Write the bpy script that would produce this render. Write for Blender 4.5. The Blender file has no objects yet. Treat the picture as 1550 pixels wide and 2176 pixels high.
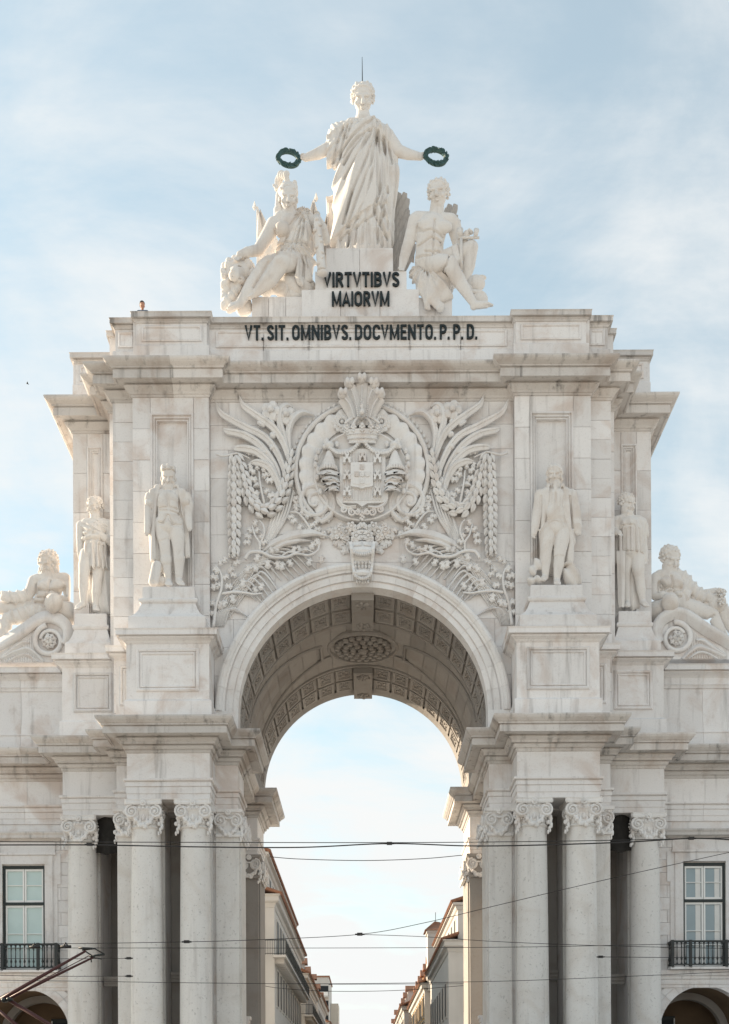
import bpy, math, random
import numpy as np
from mathutils import Vector, Matrix
random.seed(7); rng = np.random.default_rng(7)
R = math.radians
sc = bpy.context.scene
COL = sc.collection
# ---------------------------------------------------------------- camera
D0, FPX, HORX, HORY, ROLL = 46.0, 2300.0, 776.0, 2340.0, R(0.27)
cam_d = bpy.data.cameras.new('camera'); cam = bpy.data.objects.new('camera', cam_d); COL.objects.link(cam)
cam.location = (0, -D0, 1.7); cam.rotation_mode = 'XYZ'
cam.matrix_world = Matrix.Translation((0, -D0, 1.7)) @ Matrix.Rotation(ROLL, 4, 'Y') @ Matrix.Rotation(R(90), 4, 'X')
cam_d.sensor_fit = 'HORIZONTAL'; cam_d.sensor_width = 36.0; cam_d.lens = 36.0*FPX/1550.0
cam_d.shift_x = (775.0-HORX)/1550.0; cam_d.shift_y = (HORY-1088.0)/1550.0
cam_d.clip_start = 0.5; cam_d.clip_end = 9000
sc.camera = cam
# ---------------------------------------------------------------- sky, sun, exposure
SUN_EL, SUN_BACK = R(21), R(22)            # low sun from the left, a little behind the arch
world = bpy.data.worlds.new('World'); sc.world = world; world.use_nodes = True
def build_world():
    nt = world.node_tree; N = nt.nodes; L = nt.links; N.clear()
    out = N.new('ShaderNodeOutputWorld'); bg = N.new('ShaderNodeBackground'); L.new(bg.outputs[0], out.inputs[0])
    bg.inputs[1].default_value = 0.15
    sky = N.new('ShaderNodeTexSky'); sky.sky_type = 'NISHITA'; sky.sun_disc = False
    sky.sun_elevation = SUN_EL; sky.sun_rotation = -(math.pi/2-SUN_BACK) % (2*math.pi)
    sky.air_density = 1.0; sky.dust_density = 0.6; sky.ozone_density = 0.35
    tc = N.new('ShaderNodeTexCoord'); sep = N.new('ShaderNodeSeparateXYZ'); L.new(tc.outputs['Generated'], sep.inputs[0])
    # project the view direction on a flat cloud layer so that streaks lie as on a real sky
    mx = N.new('ShaderNodeMath'); mx.operation = 'ADD'; L.new(sep.outputs[2], mx.inputs[0]); mx.inputs[1].default_value = 0.22
    dv = N.new('ShaderNodeVectorMath'); dv.operation = 'DIVIDE'; L.new(tc.outputs['Generated'], dv.inputs[0])
    cb = N.new('ShaderNodeCombineXYZ')
    for i in range(3): L.new(mx.outputs[0], cb.inputs[i])
    L.new(cb.outputs[0], dv.inputs[1])
    mp = N.new('ShaderNodeMapping'); mp.inputs['Scale'].default_value = (1.0, 1.15, 0.6); mp.inputs['Rotation'].default_value = (0, 0, R(24))
    mp.inputs['Location'].default_value = (1.9, 0.35, 0.0)
    L.new(dv.outputs[0], mp.inputs[0])
    n1 = N.new('ShaderNodeTexNoise'); n1.inputs['Scale'].default_value = 2.6; n1.inputs['Detail'].default_value = 9; n1.inputs['Roughness'].default_value = 0.58
    n1.inputs['Distortion'].default_value = 0.5; L.new(mp.outputs[0], n1.inputs['Vector'])
    mp2 = N.new('ShaderNodeMapping'); mp2.inputs['Scale'].default_value = (0.55, 1.7, 1.0); mp2.inputs['Rotation'].default_value = (0, 0, R(-18)); L.new(dv.outputs[0], mp2.inputs[0])
    n2 = N.new('ShaderNodeTexNoise'); n2.inputs['Scale'].default_value = 5.5; n2.inputs['Detail'].default_value = 8; n2.inputs['Roughness'].default_value = 0.62; L.new(mp2.outputs[0], n2.inputs['Vector'])
    ad = N.new('ShaderNodeMath'); ad.operation = 'MULTIPLY_ADD'; L.new(n2.outputs[0], ad.inputs[0]); ad.inputs[1].default_value = 0.42; L.new(n1.outputs[0], ad.inputs[2])
    # more veil towards the horizon
    el = N.new('ShaderNodeMapRange'); L.new(sep.outputs[2], el.inputs[0]); el.inputs[1].default_value = 0.0; el.inputs[2].default_value = 0.62; el.inputs[3].default_value = 0.30; el.inputs[4].default_value = -0.10
    ad2 = N.new('ShaderNodeMath'); ad2.operation = 'ADD'; L.new(ad.outputs[0], ad2.inputs[0]); L.new(el.outputs[0], ad2.inputs[1])
    rp = N.new('ShaderNodeMapRange'); rp.interpolation_type = 'SMOOTHSTEP'; L.new(ad2.outputs[0], rp.inputs[0])
    rp.inputs[1].default_value = 0.50; rp.inputs[2].default_value = 0.98; rp.inputs[3].default_value = 0.34; rp.inputs[4].default_value = 1.0
    mix = N.new('ShaderNodeMix'); mix.data_type = 'RGBA'; L.new(rp.outputs[0], mix.inputs[0]); gm = N.new('ShaderNodeMix'); gm.data_type = 'RGBA'; gm.blend_type = 'MULTIPLY'; gm.inputs[0].default_value = 1.0; L.new(sky.outputs[0], gm.inputs[6]); gm.inputs[7].default_value = (0.79, 0.95, 0.82, 1); L.new(gm.outputs[2], mix.inputs[6])
    mix.inputs[7].default_value = (3.08, 3.12, 3.10, 1)
    L.new(mix.outputs[2], bg.inputs[0])
build_world()
sun_d = bpy.data.lights.new('sun', 'SUN'); sun = bpy.data.objects.new('sun', sun_d); COL.objects.link(sun)
sun_d.energy = 5.0; sun_d.angle = R(0.5); sun_d.color = (1.0, 0.83, 0.62)
sdir = Vector((-math.cos(SUN_EL)*math.cos(SUN_BACK), math.cos(SUN_EL)*math.sin(SUN_BACK), math.sin(SUN_EL)))
sun.rotation_mode = 'QUATERNION'; sun.rotation_quaternion = sdir.to_track_quat('Z', 'Y'); sun.location = (-60, 20, 60)
sc.view_settings.view_transform = 'Standard'; sc.view_settings.look = 'None'; sc.view_settings.gamma = 1.0
sc.view_settings.use_curve_mapping = False; sc.view_settings.exposure = 1.03

# ---------------------------------------------------------------- measuring: photograph point -> place at depth Y
cR, sR = math.cos(ROLL), math.sin(ROLL)
def W(px, py, Y=0.0):
    dx, dy = px-HORX, HORY-py
    tx, tz = dx*cR+dy*sR, -dx*sR+dy*cR
    d = D0+Y
    return np.array((tx*d/FPX, Y, 1.7+tz*d/FPX))

# ---------------------------------------------------------------- materials
def newmat(name):
    m = bpy.data.materials.new(name); m.use_nodes = True
    nt = m.node_tree; b = nt.nodes['Principled BSDF']; return m, nt, b
def rgba(c): return (c[0], c[1], c[2], 1)
def plain(name, col, rough=0.7, metal=0.0, var=0.12, scale=3.0, bump=0.0, spec=0.5):
    m, nt, b = newmat(name); N, L = nt.nodes, nt.links
    g = N.new('ShaderNodeNewGeometry'); n = N.new('ShaderNodeTexNoise'); n.inputs['Scale'].default_value = scale; n.inputs['Detail'].default_value = 6
    L.new(g.outputs['Position'], n.inputs['Vector'])
    mx = N.new('ShaderNodeMix'); mx.data_type = 'RGBA'; L.new(n.outputs[0], mx.inputs[0])
    mx.inputs[6].default_value = rgba([c*(1-var) for c in col]); mx.inputs[7].default_value = rgba([min(1, c*(1+var)) for c in col])
    L.new(mx.outputs[2], b.inputs['Base Color']); b.inputs['Roughness'].default_value = rough; b.inputs['Metallic'].default_value = metal
    b.inputs['Specular IOR Level'].default_value = spec
    if bump:
        bp = N.new('ShaderNodeBump'); bp.inputs['Strength'].default_value = bump; bp.inputs['Distance'].default_value = 0.02; L.new(n.outputs[0], bp.inputs['Height']); L.new(bp.outputs[0], b.inputs['Normal'])
    return m
def stone(name, base, warm, grime, stain=0.5, streak=0.35, tint=0.10, bump=0.25, pit=0.0):
    """pale limestone: blotches of warmer stone, rain streaks, every block a slightly different tone"""
    m, nt, b = newmat(name); N, L = nt.nodes, nt.links
    g = N.new('ShaderNodeNewGeometry'); oi = N.new('ShaderNodeObjectInfo')
    def noise(scale, det=5, rough=0.55, vec=None, dist=0.0):
        n = N.new('ShaderNodeTexNoise'); n.inputs['Scale'].default_value = scale; n.inputs['Detail'].default_value = det; n.inputs['Roughness'].default_value = rough
        n.inputs['Distortion'].default_value = dist; L.new(vec or g.outputs['Position'], n.inputs['Vector']); return n
    def ramp(src, a, c, lo=0.0, hi=1.0):
        r = N.new('ShaderNodeMapRange'); r.interpolation_type = 'SMOOTHSTEP'; L.new(src, r.inputs[0])
        r.inputs[1].default_value = a; r.inputs[2].default_value = c; r.inputs[3].default_value = lo; r.inputs[4].default_value = hi; return r
    def mixc(fac, a, bcol, mode='MIX'):
        x = N.new('ShaderNodeMix'); x.data_type = 'RGBA'; x.blend_type = mode; L.new(fac, x.inputs[0])
        if isinstance(a, tuple): x.inputs[6].default_value = rgba(a)
        else: L.new(a, x.inputs[6])
        if isinstance(bcol, tuple): x.inputs[7].default_value = rgba(bcol)
        else: L.new(bcol, x.inputs[7])
        return x.outputs[2]
    # offset the pattern per block so that stains stop at joints
    of = N.new('ShaderNodeVectorMath'); of.operation = 'MULTIPLY_ADD'
    cb = N.new('ShaderNodeCombineXYZ'); 
    for i in range(3): L.new(oi.outputs['Random'], cb.inputs[i])
    L.new(cb.outputs[0], of.inputs[0]); of.inputs[1].default_value = (1.3, 0.7, 2.1); L.new(g.outputs['Position'], of.inputs[2])
    v = of.outputs[0]
    c = mixc(ramp(noise(0.55, 6, 0.6, v, 0.8).outputs[0], 0.46, 0.72, 0, stain).outputs[0], tuple(base), tuple(warm))
    c = mixc(ramp(noise(2.3, 7, 0.65, v, 0.3).outputs[0], 0.56, 0.78, 0, 0.45*stain).outputs[0], c, tuple(0.72*w for w in warm))
    mp = N.new('ShaderNodeMapping'); mp.inputs['Scale'].default_value = (2.6, 2.6, 0.22); L.new(g.outputs['Position'], mp.inputs[0])
    c = mixc(ramp(noise(1.0, 6, 0.6, mp.outputs[0]).outputs[0], 0.52, 0.80, 0, streak).outputs[0], c, tuple(grime))
    # horizontal grain speckle
    sp = noise(16.0, 4, 0.7)
    c = mixc(ramp(sp.outputs[0], 0.52, 0.75, 0, 0.22).outputs[0], c, tuple(0.8*g_ for g_ in grime))
    if pit:
        vo = noise(9.0, 3, 0.5); c = mixc(ramp(vo.outputs[0], 0.60, 0.72, 0, pit).outputs[0], c, tuple(0.6*g_ for g_ in grime))
    hs = N.new('ShaderNodeHueSaturation'); hs.inputs['Saturation'].default_value = 1.0
    vr = N.new('ShaderNodeMapRange'); L.new(oi.outputs['Random'], vr.inputs[0]); vr.inputs[3].default_value = 1-tint; vr.inputs[4].default_value = 1+tint*0.45
    L.new(vr.outputs[0], hs.inputs['Value']); L.new(c, hs.inputs['Color']); L.new(hs.outputs[0], b.inputs['Base Color'])
    b.inputs['Roughness'].default_value = 0.82; b.inputs['Specular IOR Level'].default_value = 0.3
    bp = N.new('ShaderNodeBump'); bp.inputs['Strength'].default_value = bump; bp.inputs['Distance'].default_value = 0.03
    nb = noise(7.0, 8, 0.7); L.new(nb.outputs[0], bp.inputs['Height']); L.new(bp.outputs[0], b.inputs['Normal'])
    return m
M = {}
M['stone'] = stone('limestone', (0.785, 0.765, 0.755), (0.60, 0.51, 0.455), (0.27, 0.25, 0.24), 0.75, 0.62, 0.09)
M['carve'] = stone('carved_limestone', (0.785, 0.77, 0.758), (0.64, 0.56, 0.51), (0.32, 0.295, 0.28), 0.6, 0.45, 0.06)
M['statue'] = stone('statue_marble', (0.745, 0.715, 0.685), (0.60, 0.52, 0.455), (0.36, 0.32, 0.30), 0.65, 0.45, 0.02, 0.3)
M['cornice'] = stone('weathered_cornice_stone', (0.66, 0.63, 0.605), (0.46, 0.39, 0.345), (0.10, 0.095, 0.09), 0.8, 0.9, 0.18)
M['column'] = stone('pitted_column_stone', (0.74, 0.72, 0.695), (0.62, 0.57, 0.52), (0.40, 0.37, 0.35), 0.6, 0.5, 0.06, 0.8, 0.36)
M['crust_shade'] = plain('black_crust_shade_stone', (0.20, 0.18, 0.165), 0.9, 0, 0.4, 4)  # black crust plus the deep shade between garland leaves, put into the colour
M['wing'] = stone('grey_weathered_stone', (0.44, 0.41, 0.385), (0.34, 0.305, 0.28), (0.14, 0.13, 0.12), 0.6, 0.5, 0.05)
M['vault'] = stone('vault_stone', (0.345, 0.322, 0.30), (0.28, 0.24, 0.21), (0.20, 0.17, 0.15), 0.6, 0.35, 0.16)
M['iron'] = plain('black_iron', (0.018, 0.022, 0.022), 0.5)
M['bronze'] = plain('dark_bronze', (0.022, 0.030, 0.032), 0.45, 0.5, 0.3, 8)
M['patina'] = plain('green_bronze', (0.035, 0.085, 0.082), 0.45, 0.2, 0.6, 9, 0.3)
M['white'] = plain('white_paint', (0.80, 0.80, 0.78), 0.5, 0, 0.06, 4)
M['frame_dark'] = plain('dark_green_frame', (0.012, 0.020, 0.019), 0.5)
M['blind'] = plain('pale_blind', (0.52, 0.64, 0.63), 0.4, 0, 0.10, 1.5, 0, 0.4)
M['pane'] = plain('grey_glass', (0.24, 0.31, 0.34), 0.08, 0.0, 0.15, 1.2, 0, 0.8)
M['dark_pane'] = plain('dark_glass', (0.03, 0.034, 0.038), 0.5, 0, 0.3, 1, 0, 0.15)
M['plaster'] = plain('pale_plaster', (0.56, 0.54, 0.51), 0.9, 0, 0.10, 0.8)
M['plaster_w'] = plain('cream_plaster', (0.62, 0.56, 0.48), 0.9, 0, 0.12, 0.8)
M['ochre'] = plain('ochre_plaster', (0.50, 0.28, 0.14), 0.9, 0, 0.15, 1)
M['yellow'] = plain('yellow_plaster', (0.58, 0.36, 0.12), 0.9, 0, 0.15, 1)
M['tile'] = plain('terracotta', (0.26, 0.125, 0.075), 0.85, 0, 0.4, 3)
M['cable'] = plain('cable', (0.02, 0.018, 0.018), 0.6)
M['red_iron'] = plain('dark_red_iron', (0.07, 0.022, 0.02), 0.5, 0.2)
M['paving'] = plain('pale_paving', (0.54, 0.51, 0.47), 0.9, 0, 0.12, 0.6)
M['road'] = plain('asphalt', (0.06, 0.06, 0.06), 0.9)
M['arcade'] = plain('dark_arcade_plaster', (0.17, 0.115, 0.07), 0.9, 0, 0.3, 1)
M['net'] = plain('black_bird_net', (0.02, 0.018, 0.016), 0.95, 0, 0.6, 5)
M['skin'] = plain('skin', (0.42, 0.21, 0.14), 0.6, 0, 0.08)
M['hair'] = plain('dark_hair', (0.02, 0.018, 0.016), 0.6)
M['cloth'] = plain('blue_grey_cloth', (0.10, 0.13, 0.18), 0.9)
M['curtain'] = plain('curtain', (0.70, 0.70, 0.68), 0.9)

# ---------------------------------------------------------------- object helpers
def tag(o, label=None, cat=None, group=None, kind=None):
    if label: o['label'] = label
    if cat: o['category'] = cat
    if group: o['group'] = group
    if kind: o['kind'] = kind
    return o
def empty(name, loc=(0, 0, 0), label=None, cat=None, group=None):
    o = bpy.data.objects.new(name, None); COL.objects.link(o); o.location = loc; o.empty_display_size = 0.3
    return tag(o, label, cat, group)
def wloc(o):
    v = Vector((0, 0, 0))
    while o: v = v+o.location; o = o.parent
    return v
def link(name, me, mat=None, parent=None, loc=None, scale=None, rot=None):
    o = bpy.data.objects.new(name, me); COL.objects.link(o)
    if mat and not me.materials: me.materials.append(mat)
    if parent: o.parent = parent
    if loc is not None: o.location = loc
    if scale is not None: o.scale = scale
    if rot is not None: o.rotation_euler = rot
    return o
def mesh_np(name, v, f, smooth=False):
    me = bpy.data.meshes.new(name); v = np.asarray(v, np.float32); f = np.asarray(f, np.int32)
    nf, k = f.shape
    me.vertices.add(len(v)); me.vertices.foreach_set('co', v.ravel())
    me.loops.add(nf*k); me.loops.foreach_set('vertex_index', f.ravel())
    me.polygons.add(nf); me.polygons.foreach_set('loop_start', np.arange(0, nf*k, k, dtype=np.int32))
    if smooth: me.polygons.foreach_set('use_smooth', np.ones(nf, bool))
    me.update(calc_edges=True); return me
class MB:
    """mesh builder in world coordinates (or local ones, when the object gets a location)"""
    def __init__(s): s.v = []; s.f = []
    def add(s, vs, fs):
        n = len(s.v); s.v += [tuple(map(float, p)) for p in vs]; s.f += [tuple(i+n for i in q) for q in fs]; return s
    def box(s, x0, x1, y0, y1, z0, z1):
        return s.add([(x0,y0,z0),(x1,y0,z0),(x1,y1,z0),(x0,y1,z0),(x0,y0,z1),(x1,y0,z1),(x1,y1,z1),(x0,y1,z1)],
                     [(0,3,2,1),(4,5,6,7),(0,1,5,4),(1,2,6,5),(2,3,7,6),(3,0,4,7)])
    def loft(s, rings, cap0=True, cap1=True, closed=True):
        n = len(rings[0]); b = len(s.v)
        for r in rings: s.v += [tuple(map(float, p)) for p in r]
        for i in range(len(rings)-1):
            for j in range(n if closed else n-1):
                k = (j+1) % n; s.f.append((b+i*n+j, b+i*n+k, b+(i+1)*n+k, b+(i+1)*n+j))
        if cap0 and closed: s.f.append(tuple(b+j for j in range(n))[::-1])
        if cap1 and closed: s.f.append(tuple(b+(len(rings)-1)*n+j for j in range(n)))
        return s
    def tube(s, pts, r, n=8, cap=True):
        pts = [np.asarray(p, float) for p in pts]; rs = r if hasattr(r, '__len__') else [r]*len(pts)
        rings = []; up = None
        for i, p in enumerate(pts):
            t = pts[min(i+1, len(pts)-1)]-pts[max(i-1, 0)]; t = t/(np.linalg.norm(t)+1e-9)
            if up is None: up = np.array((0, -1., 0)) if abs(t[1]) < 0.9 else np.array((1., 0, 0))
            u = up-t*np.dot(up, t); u /= np.linalg.norm(u)+1e-9; up = u; w = np.cross(t, u)
            rings.append([p+rs[i]*(u*math.cos(a)+w*math.sin(a)) for a in np.linspace(0, 2*math.pi, n, endpoint=False)])
        return s.loft(rings, cap, cap)
    def lathe(s, prof, c=(0, 0, 0), n=32, axis='Z'):
        rings = []
        for r, z in prof:
            ring = []
            for a in np.linspace(0, 2*math.pi, n, endpoint=False):
                x, y = r*math.cos(a), r*math.sin(a)
                ring.append((c[0]+x, c[1]+y, c[2]+z) if axis == 'Z' else (c[0]+x, c[1]+z, c[2]+y))
            rings.append(ring)
        return s.loft(rings)
    def ell(s, c, r, n=10, m=6):
        rings = []
        for i in range(1, m):
            t = math.pi*i/m
            rings.append([(c[0]+r[0]*math.sin(t)*math.cos(a), c[1]+r[1]*math.sin(t)*math.sin(a), c[2]-r[2]*math.cos(t)) for a in np.linspace(0, 2*math.pi, n, endpoint=False)])
        return s.loft(rings)
    def prism(s, poly, y0, y1):
        """polygon in x, z with thickness in y"""
        n = len(poly); return s.add([(x, y0, z) for x, z in poly]+[(x, y1, z) for x, z in poly],
            [tuple(range(n)), tuple(range(2*n-1, n-1, -1))]+[(i, n+i, n+(i+1) % n, (i+1) % n) for i in range(n)])
    def rings_rect(s, x0, x1, z0, z1, y, prof, fill=True):
        """nested rectangles on a wall at y: prof = (inset, depth) steps"""
        rr = [[(x0+i, y+d, z0+i), (x1-i, y+d, z0+i), (x1-i, y+d, z1-i), (x0+i, y+d, z1-i)] for i, d in prof]
        return s.loft(rr, False, fill)
    def mirror(s):
        m = MB(); m.v = [(-x, y, z) for x, y, z in s.v]; m.f = [f[::-1] for f in s.f]; return m
    def build(s, name, mat, parent=None, smooth=False, loc=None, shift=None, auto=None):
        me = bpy.data.meshes.new(name); v = s.v
        if shift is not None: v = [(x-shift[0], y-shift[1], z-shift[2]) for x, y, z in v]
        me.from_pydata(v, [], s.f)
        if smooth:
            me.polygons.foreach_set('use_smooth', [True]*len(me.polygons))
            if auto: me.set_sharp_from_angle(angle=R(auto))
        me.update(); me.validate()
        return link(name, me, mat, parent, loc)
def offs(path, o):
    P = [np.asarray(p, float) for p in path]; n = len(P); out = []
    def nrm(a, b):
        t = (b-a)/np.linalg.norm(b-a); return np.array((t[1], -t[0]))
    for i in range(n):
        n1 = nrm(P[max(i-1, 0)], P[max(i, 1)]) if i > 0 else nrm(P[0], P[1])
        n2 = nrm(P[i], P[i+1]) if i < n-1 else n1
        out.append(P[i]+o*(n1+n2)/(1+np.dot(n1, n2)))
    return out
def mir(path): return [(-x, y) for x, y in path][::-1]
def sweep(path, prof, mb=None):
    mb = mb or MB(); OF = [offs(path, o) for o, z in prof]
    rings = [[(OF[j][i][0], OF[j][i][1], prof[j][1]) for j in range(len(prof))] for i in range(len(path))]
    return mb.loft(rings, False, False, closed=False)
def sweep_part(name, path, prof, mat, parent, piece=2.2, sub='stone', cmat=None):
    """a moulding run along a plan path: a core (the part) and its separate stones (sub-parts) with open joints"""
    core = sweep(path, [(o-0.02, z+.004) for o, z in prof]).build(name, cmat or mat, parent)
    OF = [offs(path, o) for o, z in prof]; np_ = len(prof)
    for i in range(len(path)-1):
        a, b = np.asarray(path[i], float), np.asarray(path[i+1], float); Ln = np.linalg.norm(b-a); t = (b-a)/Ln; nr = np.array((t[1], -t[0]))
        n = max(1, round(Ln/piece)) if Ln > 3.0 else 1
        cuts = [Ln*k/n+(random.uniform(-.2, .2) if 0 < k < n else 0) for k in range(n+1)]
        for k in range(n):
            r0 = [(OF[j][i] if k == 0 else a+t*(cuts[k]+.009)+nr*prof[j][0]) for j in range(np_)]
            r1 = [(OF[j][i+1] if k == n-1 else a+t*(cuts[k+1]-.009)+nr*prof[j][0]) for j in range(np_)]
            mb = MB(); mb.loft([[(r0[j][0], r0[j][1], prof[j][1]) for j in range(np_)], [(r1[j][0], r1[j][1], prof[j][1]) for j in range(np_)]], False, False, closed=False)
            if k > 0: mb.f.append(tuple(range(np_))[::-1])
            if k < n-1: mb.f.append(tuple(range(np_, 2*np_)))
            mb.build(sub, mat, core)
    return core
_unit = {}
def slab(parent, x0, x1, y0, y1, z0, z1, mat, name='wall_stone'):
    """one squared block; all blocks of a material share one bevelled mesh"""
    if mat.name not in _unit:
        e = 0.003; mb = MB(); mb.loft([[(-.5, .5, -.5), (.5, .5, -.5), (.5, .5, .5), (-.5, .5, .5)], [(-.5, -.46, -.5), (.5, -.46, -.5), (.5, -.46, .5), (-.5, -.46, .5)],
            [(-.5+e, -.5, -.5+e), (.5-e, -.5, -.5+e), (.5-e, -.5, .5-e), (-.5+e, -.5, .5-e)]])
        me = bpy.data.meshes.new('stone_block'); me.from_pydata(mb.v, [], mb.f); me.update(); _unit[mat.name] = me
    return link(name, _unit[mat.name], mat, parent, ((x0+x1)/2, (y0+y1)/2, (z0+z1)/2), (x1-x0, y1-y0, z1-z0))
def ashlar(parent, x0, x1, z0, z1, y, ch, cl, mat, g=0.012, th=0.07, name='wall_stone'):
    n = max(1, round((z1-z0)/ch)); h = (z1-z0)/n
    for i in range(n):
        m = max(1, round((x1-x0)/cl)); w = (x1-x0)/m
        xs = [x0+w*j for j in range(m+1)]
        if m > 1 and i % 2: xs = [x0]+[x0+w*(j+.5) for j in range(m)]+[x1]
        for j in range(len(xs)-1):
            d = random.uniform(0, .012)
            slab(parent, xs[j]+g/2, xs[j+1]-g/2, y+d, y+th+d, z0+h*i+g/2, z0+h*(i+1)-g/2, mat, name)
def cat(pts, n=8):
    """Catmull-Rom through points"""
    P = [np.asarray(p, float) for p in pts]; P = [2*P[0]-P[1]]+P+[2*P[-1]-P[-2]]; out = []
    for i in range(1, len(P)-2):
        for t in np.linspace(0, 1, n, endpoint=False):
            a, b, c, d = P[i-1], P[i], P[i+1], P[i+2]
            out.append(.5*((2*b)+(-a+c)*t+(2*a-5*b+4*c-d)*t*t+(-a+3*b-3*c+d)*t**3))
    out.append(P[-2]); return out
# ================================================================ THE SETTING
def flat(name, x0, x1, y0, y1, z, mat):
    o = MB().add([(x0, y0, z), (x1, y0, z), (x1, y1, z), (x0, y1, z)], [(0, 1, 2, 3)]).build(name, mat); tag(o, kind='structure'); return o
flat('ground', -3000, 3000, -3000, 4000, 0.0, M['paving'])
flat('road', -200, 200, -24, -8, 0.004, M['road'])
flat('street', -5.0, 5.0, 20, 420, 0.004, M['road'])

# ================================================================ THE ARCH
arch = empty('triumphal_arch', (0, 0, 0), 'pale limestone triumphal arch with paired columns, carved coat of arms and Latin inscription', 'arch')
ZC, RI, RO = 18.2, 5.28, 6.25            # arch centre height, intrados and extrados radius
XJ = 5.35                                # jamb
Z0A, Z1A = 14.1, 17.2                    # entablature
def wall_core():
    mb = MB()
    for s in (-1, 1):                     # front piers with a deep niche between the columns
        for a, b, y in ((10.5, 8.42, .08), (8.42, 7.62, 1.3), (7.62, 5.42, .08)): mb.box(*sorted((s*a, s*b)), y, 2.3, 0, 14.05)
        mb.box(*sorted((s*10.5, s*5.42)), .08, 2.3, 14.05, 17.1)
    for s in (-1, 1):
        a, b = sorted((s*10.5, s*6.25)); mb.box(a, b, 2.3, 8.5, 0, 17.1)
        a, b = sorted((s*10.5, s*5.42)); mb.box(a, b, 8.53, 11.7, 0, 17.1)
        a, b = sorted((s*10.5, s*5.42)); mb.box(a, b, .08, 11.62, 17.1, ZC+.02)
        a, b = sorted((s*12.86, s*10.5)); mb.box(a, b, 2.26, 11.7, 14.05, 35.0); mb.box(*sorted((s*12.86, s*11.75)), 2.26, 11.7, 0, 14.05); mb.box(*sorted((s*11.75, s*10.5)), 4.6, 11.7, 0, 14.05)
        a, b = sorted((s*10.88, s*10.5)); mb.box(a, b, .74, 2.25, 17.3, 35.0)
        a, b = sorted((s*9.66, s*6.47)); mb.box(a, b, -.2, .12, 31.2, 34.9)
    # body over the arch, with its round opening
    n = 48; xs = [-10.5]+[(RI+.12)*-math.cos(math.pi*k/n) for k in range(n+1)]+[10.5]
    zs = [ZC]+[ZC+(RI+.12)*math.sin(math.pi*k/n) for k in range(n+1)]+[ZC]
    for y in (.12, 11.62):
        b = len(mb.v)
        for x, z in zip(xs, zs): mb.v += [(x, y, z), (x, y, 34.8)]
        for k in range(len(xs)-1):
            f = (b+2*k, b+2*k+2, b+2*k+3, b+2*k+1); mb.f.append(f if y < 1 else f[::-1])
    for s in (-1, 1): mb.add([(s*10.46, .12, ZC), (s*10.46, 11.62, ZC), (s*10.46, 11.62, 34.8), (s*10.46, .12, 34.8)], [(0, 1, 2, 3) if s > 0 else (3, 2, 1, 0)])
    mb.add([(-10.5, .08, 34.8), (10.5, .08, 34.8), (10.5, 11.62, 34.8), (-10.5, 11.62, 34.8)], [(0, 1, 2, 3)])
    # back of the niche wall behind the column pairs
    return mb
wall = wall_core().build('wall', M['stone'], arch)
# pier faces beside and above the sunk panels that stand behind the statues
PX0, PX1, PZ0, PZ1 = 7.10, 8.93, 21.0, 30.74
for s in (-1, 1):
    def sx(a, b): return sorted((s*a, s*b))
    a, b = sx(9.68, PX1); ashlar(wall, a, b, 20.9, 31.42, -.35, 1.25, 3, M['stone'], th=.42)
    a, b = sx(PX0, 6.45); ashlar(wall, a, b, 20.9, 31.42, -.35, 1.25, 3, M['stone'], th=.42)
    a, b = sx(PX1, PX0); ashlar(wall, a, b, PZ1, 31.42, -.35, .7, 3, M['stone'], th=.42)
    a, b = sx(PX1, PX0)
    MB().rings_rect(a, b, PZ0, PZ1, -.35, [(0, 0), (0, -.04), (.08, -.06), (.10, .03), (.13, .03), (.15, .0), (.19, .0), (.20, .08), (.22, .08), (.24, .05), (.28, .05), (.29, .20)]).build('sunk_panel', M['stone'], arch)
    a, b = sx(10.6, 9.68); ashlar(wall, a, b, 17.4, 31.42, 0, .82, 3, M['stone'])
    a, b = sx(10.9, 10.6); ashlar(wall, a, b, 20.9, 31.42, .7, 1.64, 3, M['stone'])
    QX0, QX1, QZ1 = 11.52, 12.22, 30.83
    a, b = sx(12.86, QX1); ashlar(wall, a, b, 20.9, 31.42, 2.1, 1.9, 3, M['stone'], th=.2)
    a, b = sx(QX0, 10.9); ashlar(wall, a, b, 20.9, 31.42, 2.1, 1.9, 3, M['stone'], th=.2)
    a, b = sx(QX1, QX0); ashlar(wall, a, b, QZ1, 31.42, 2.1, .7, 3, M['stone'], th=.2)
    MB().rings_rect(a, b, PZ0, QZ1, 2.1, [(0, 0), (0, -.04), (.07, -.06), (.085, .03), (.11, .03), (.125, .0), (.155, .0), (.165, .07), (.18, .07), (.195, .04), (.22, .04), (.23, .13)]).build('sunk_panel', M['stone'], arch)
    # smooth side faces (lit by the sun on the left)
    mb = MB(); x = s*10.6; xx = s*10.5
    mb.box(*sx(10.6, 10.5), .08, .74, 17.4, 31.42); mb.build('side_face', M['stone'], wall)
    MB().box(*sx(9.68, 6.45), -.27, .0, 20.9, 20.98).build('ledge', M['stone'], wall)
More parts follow.
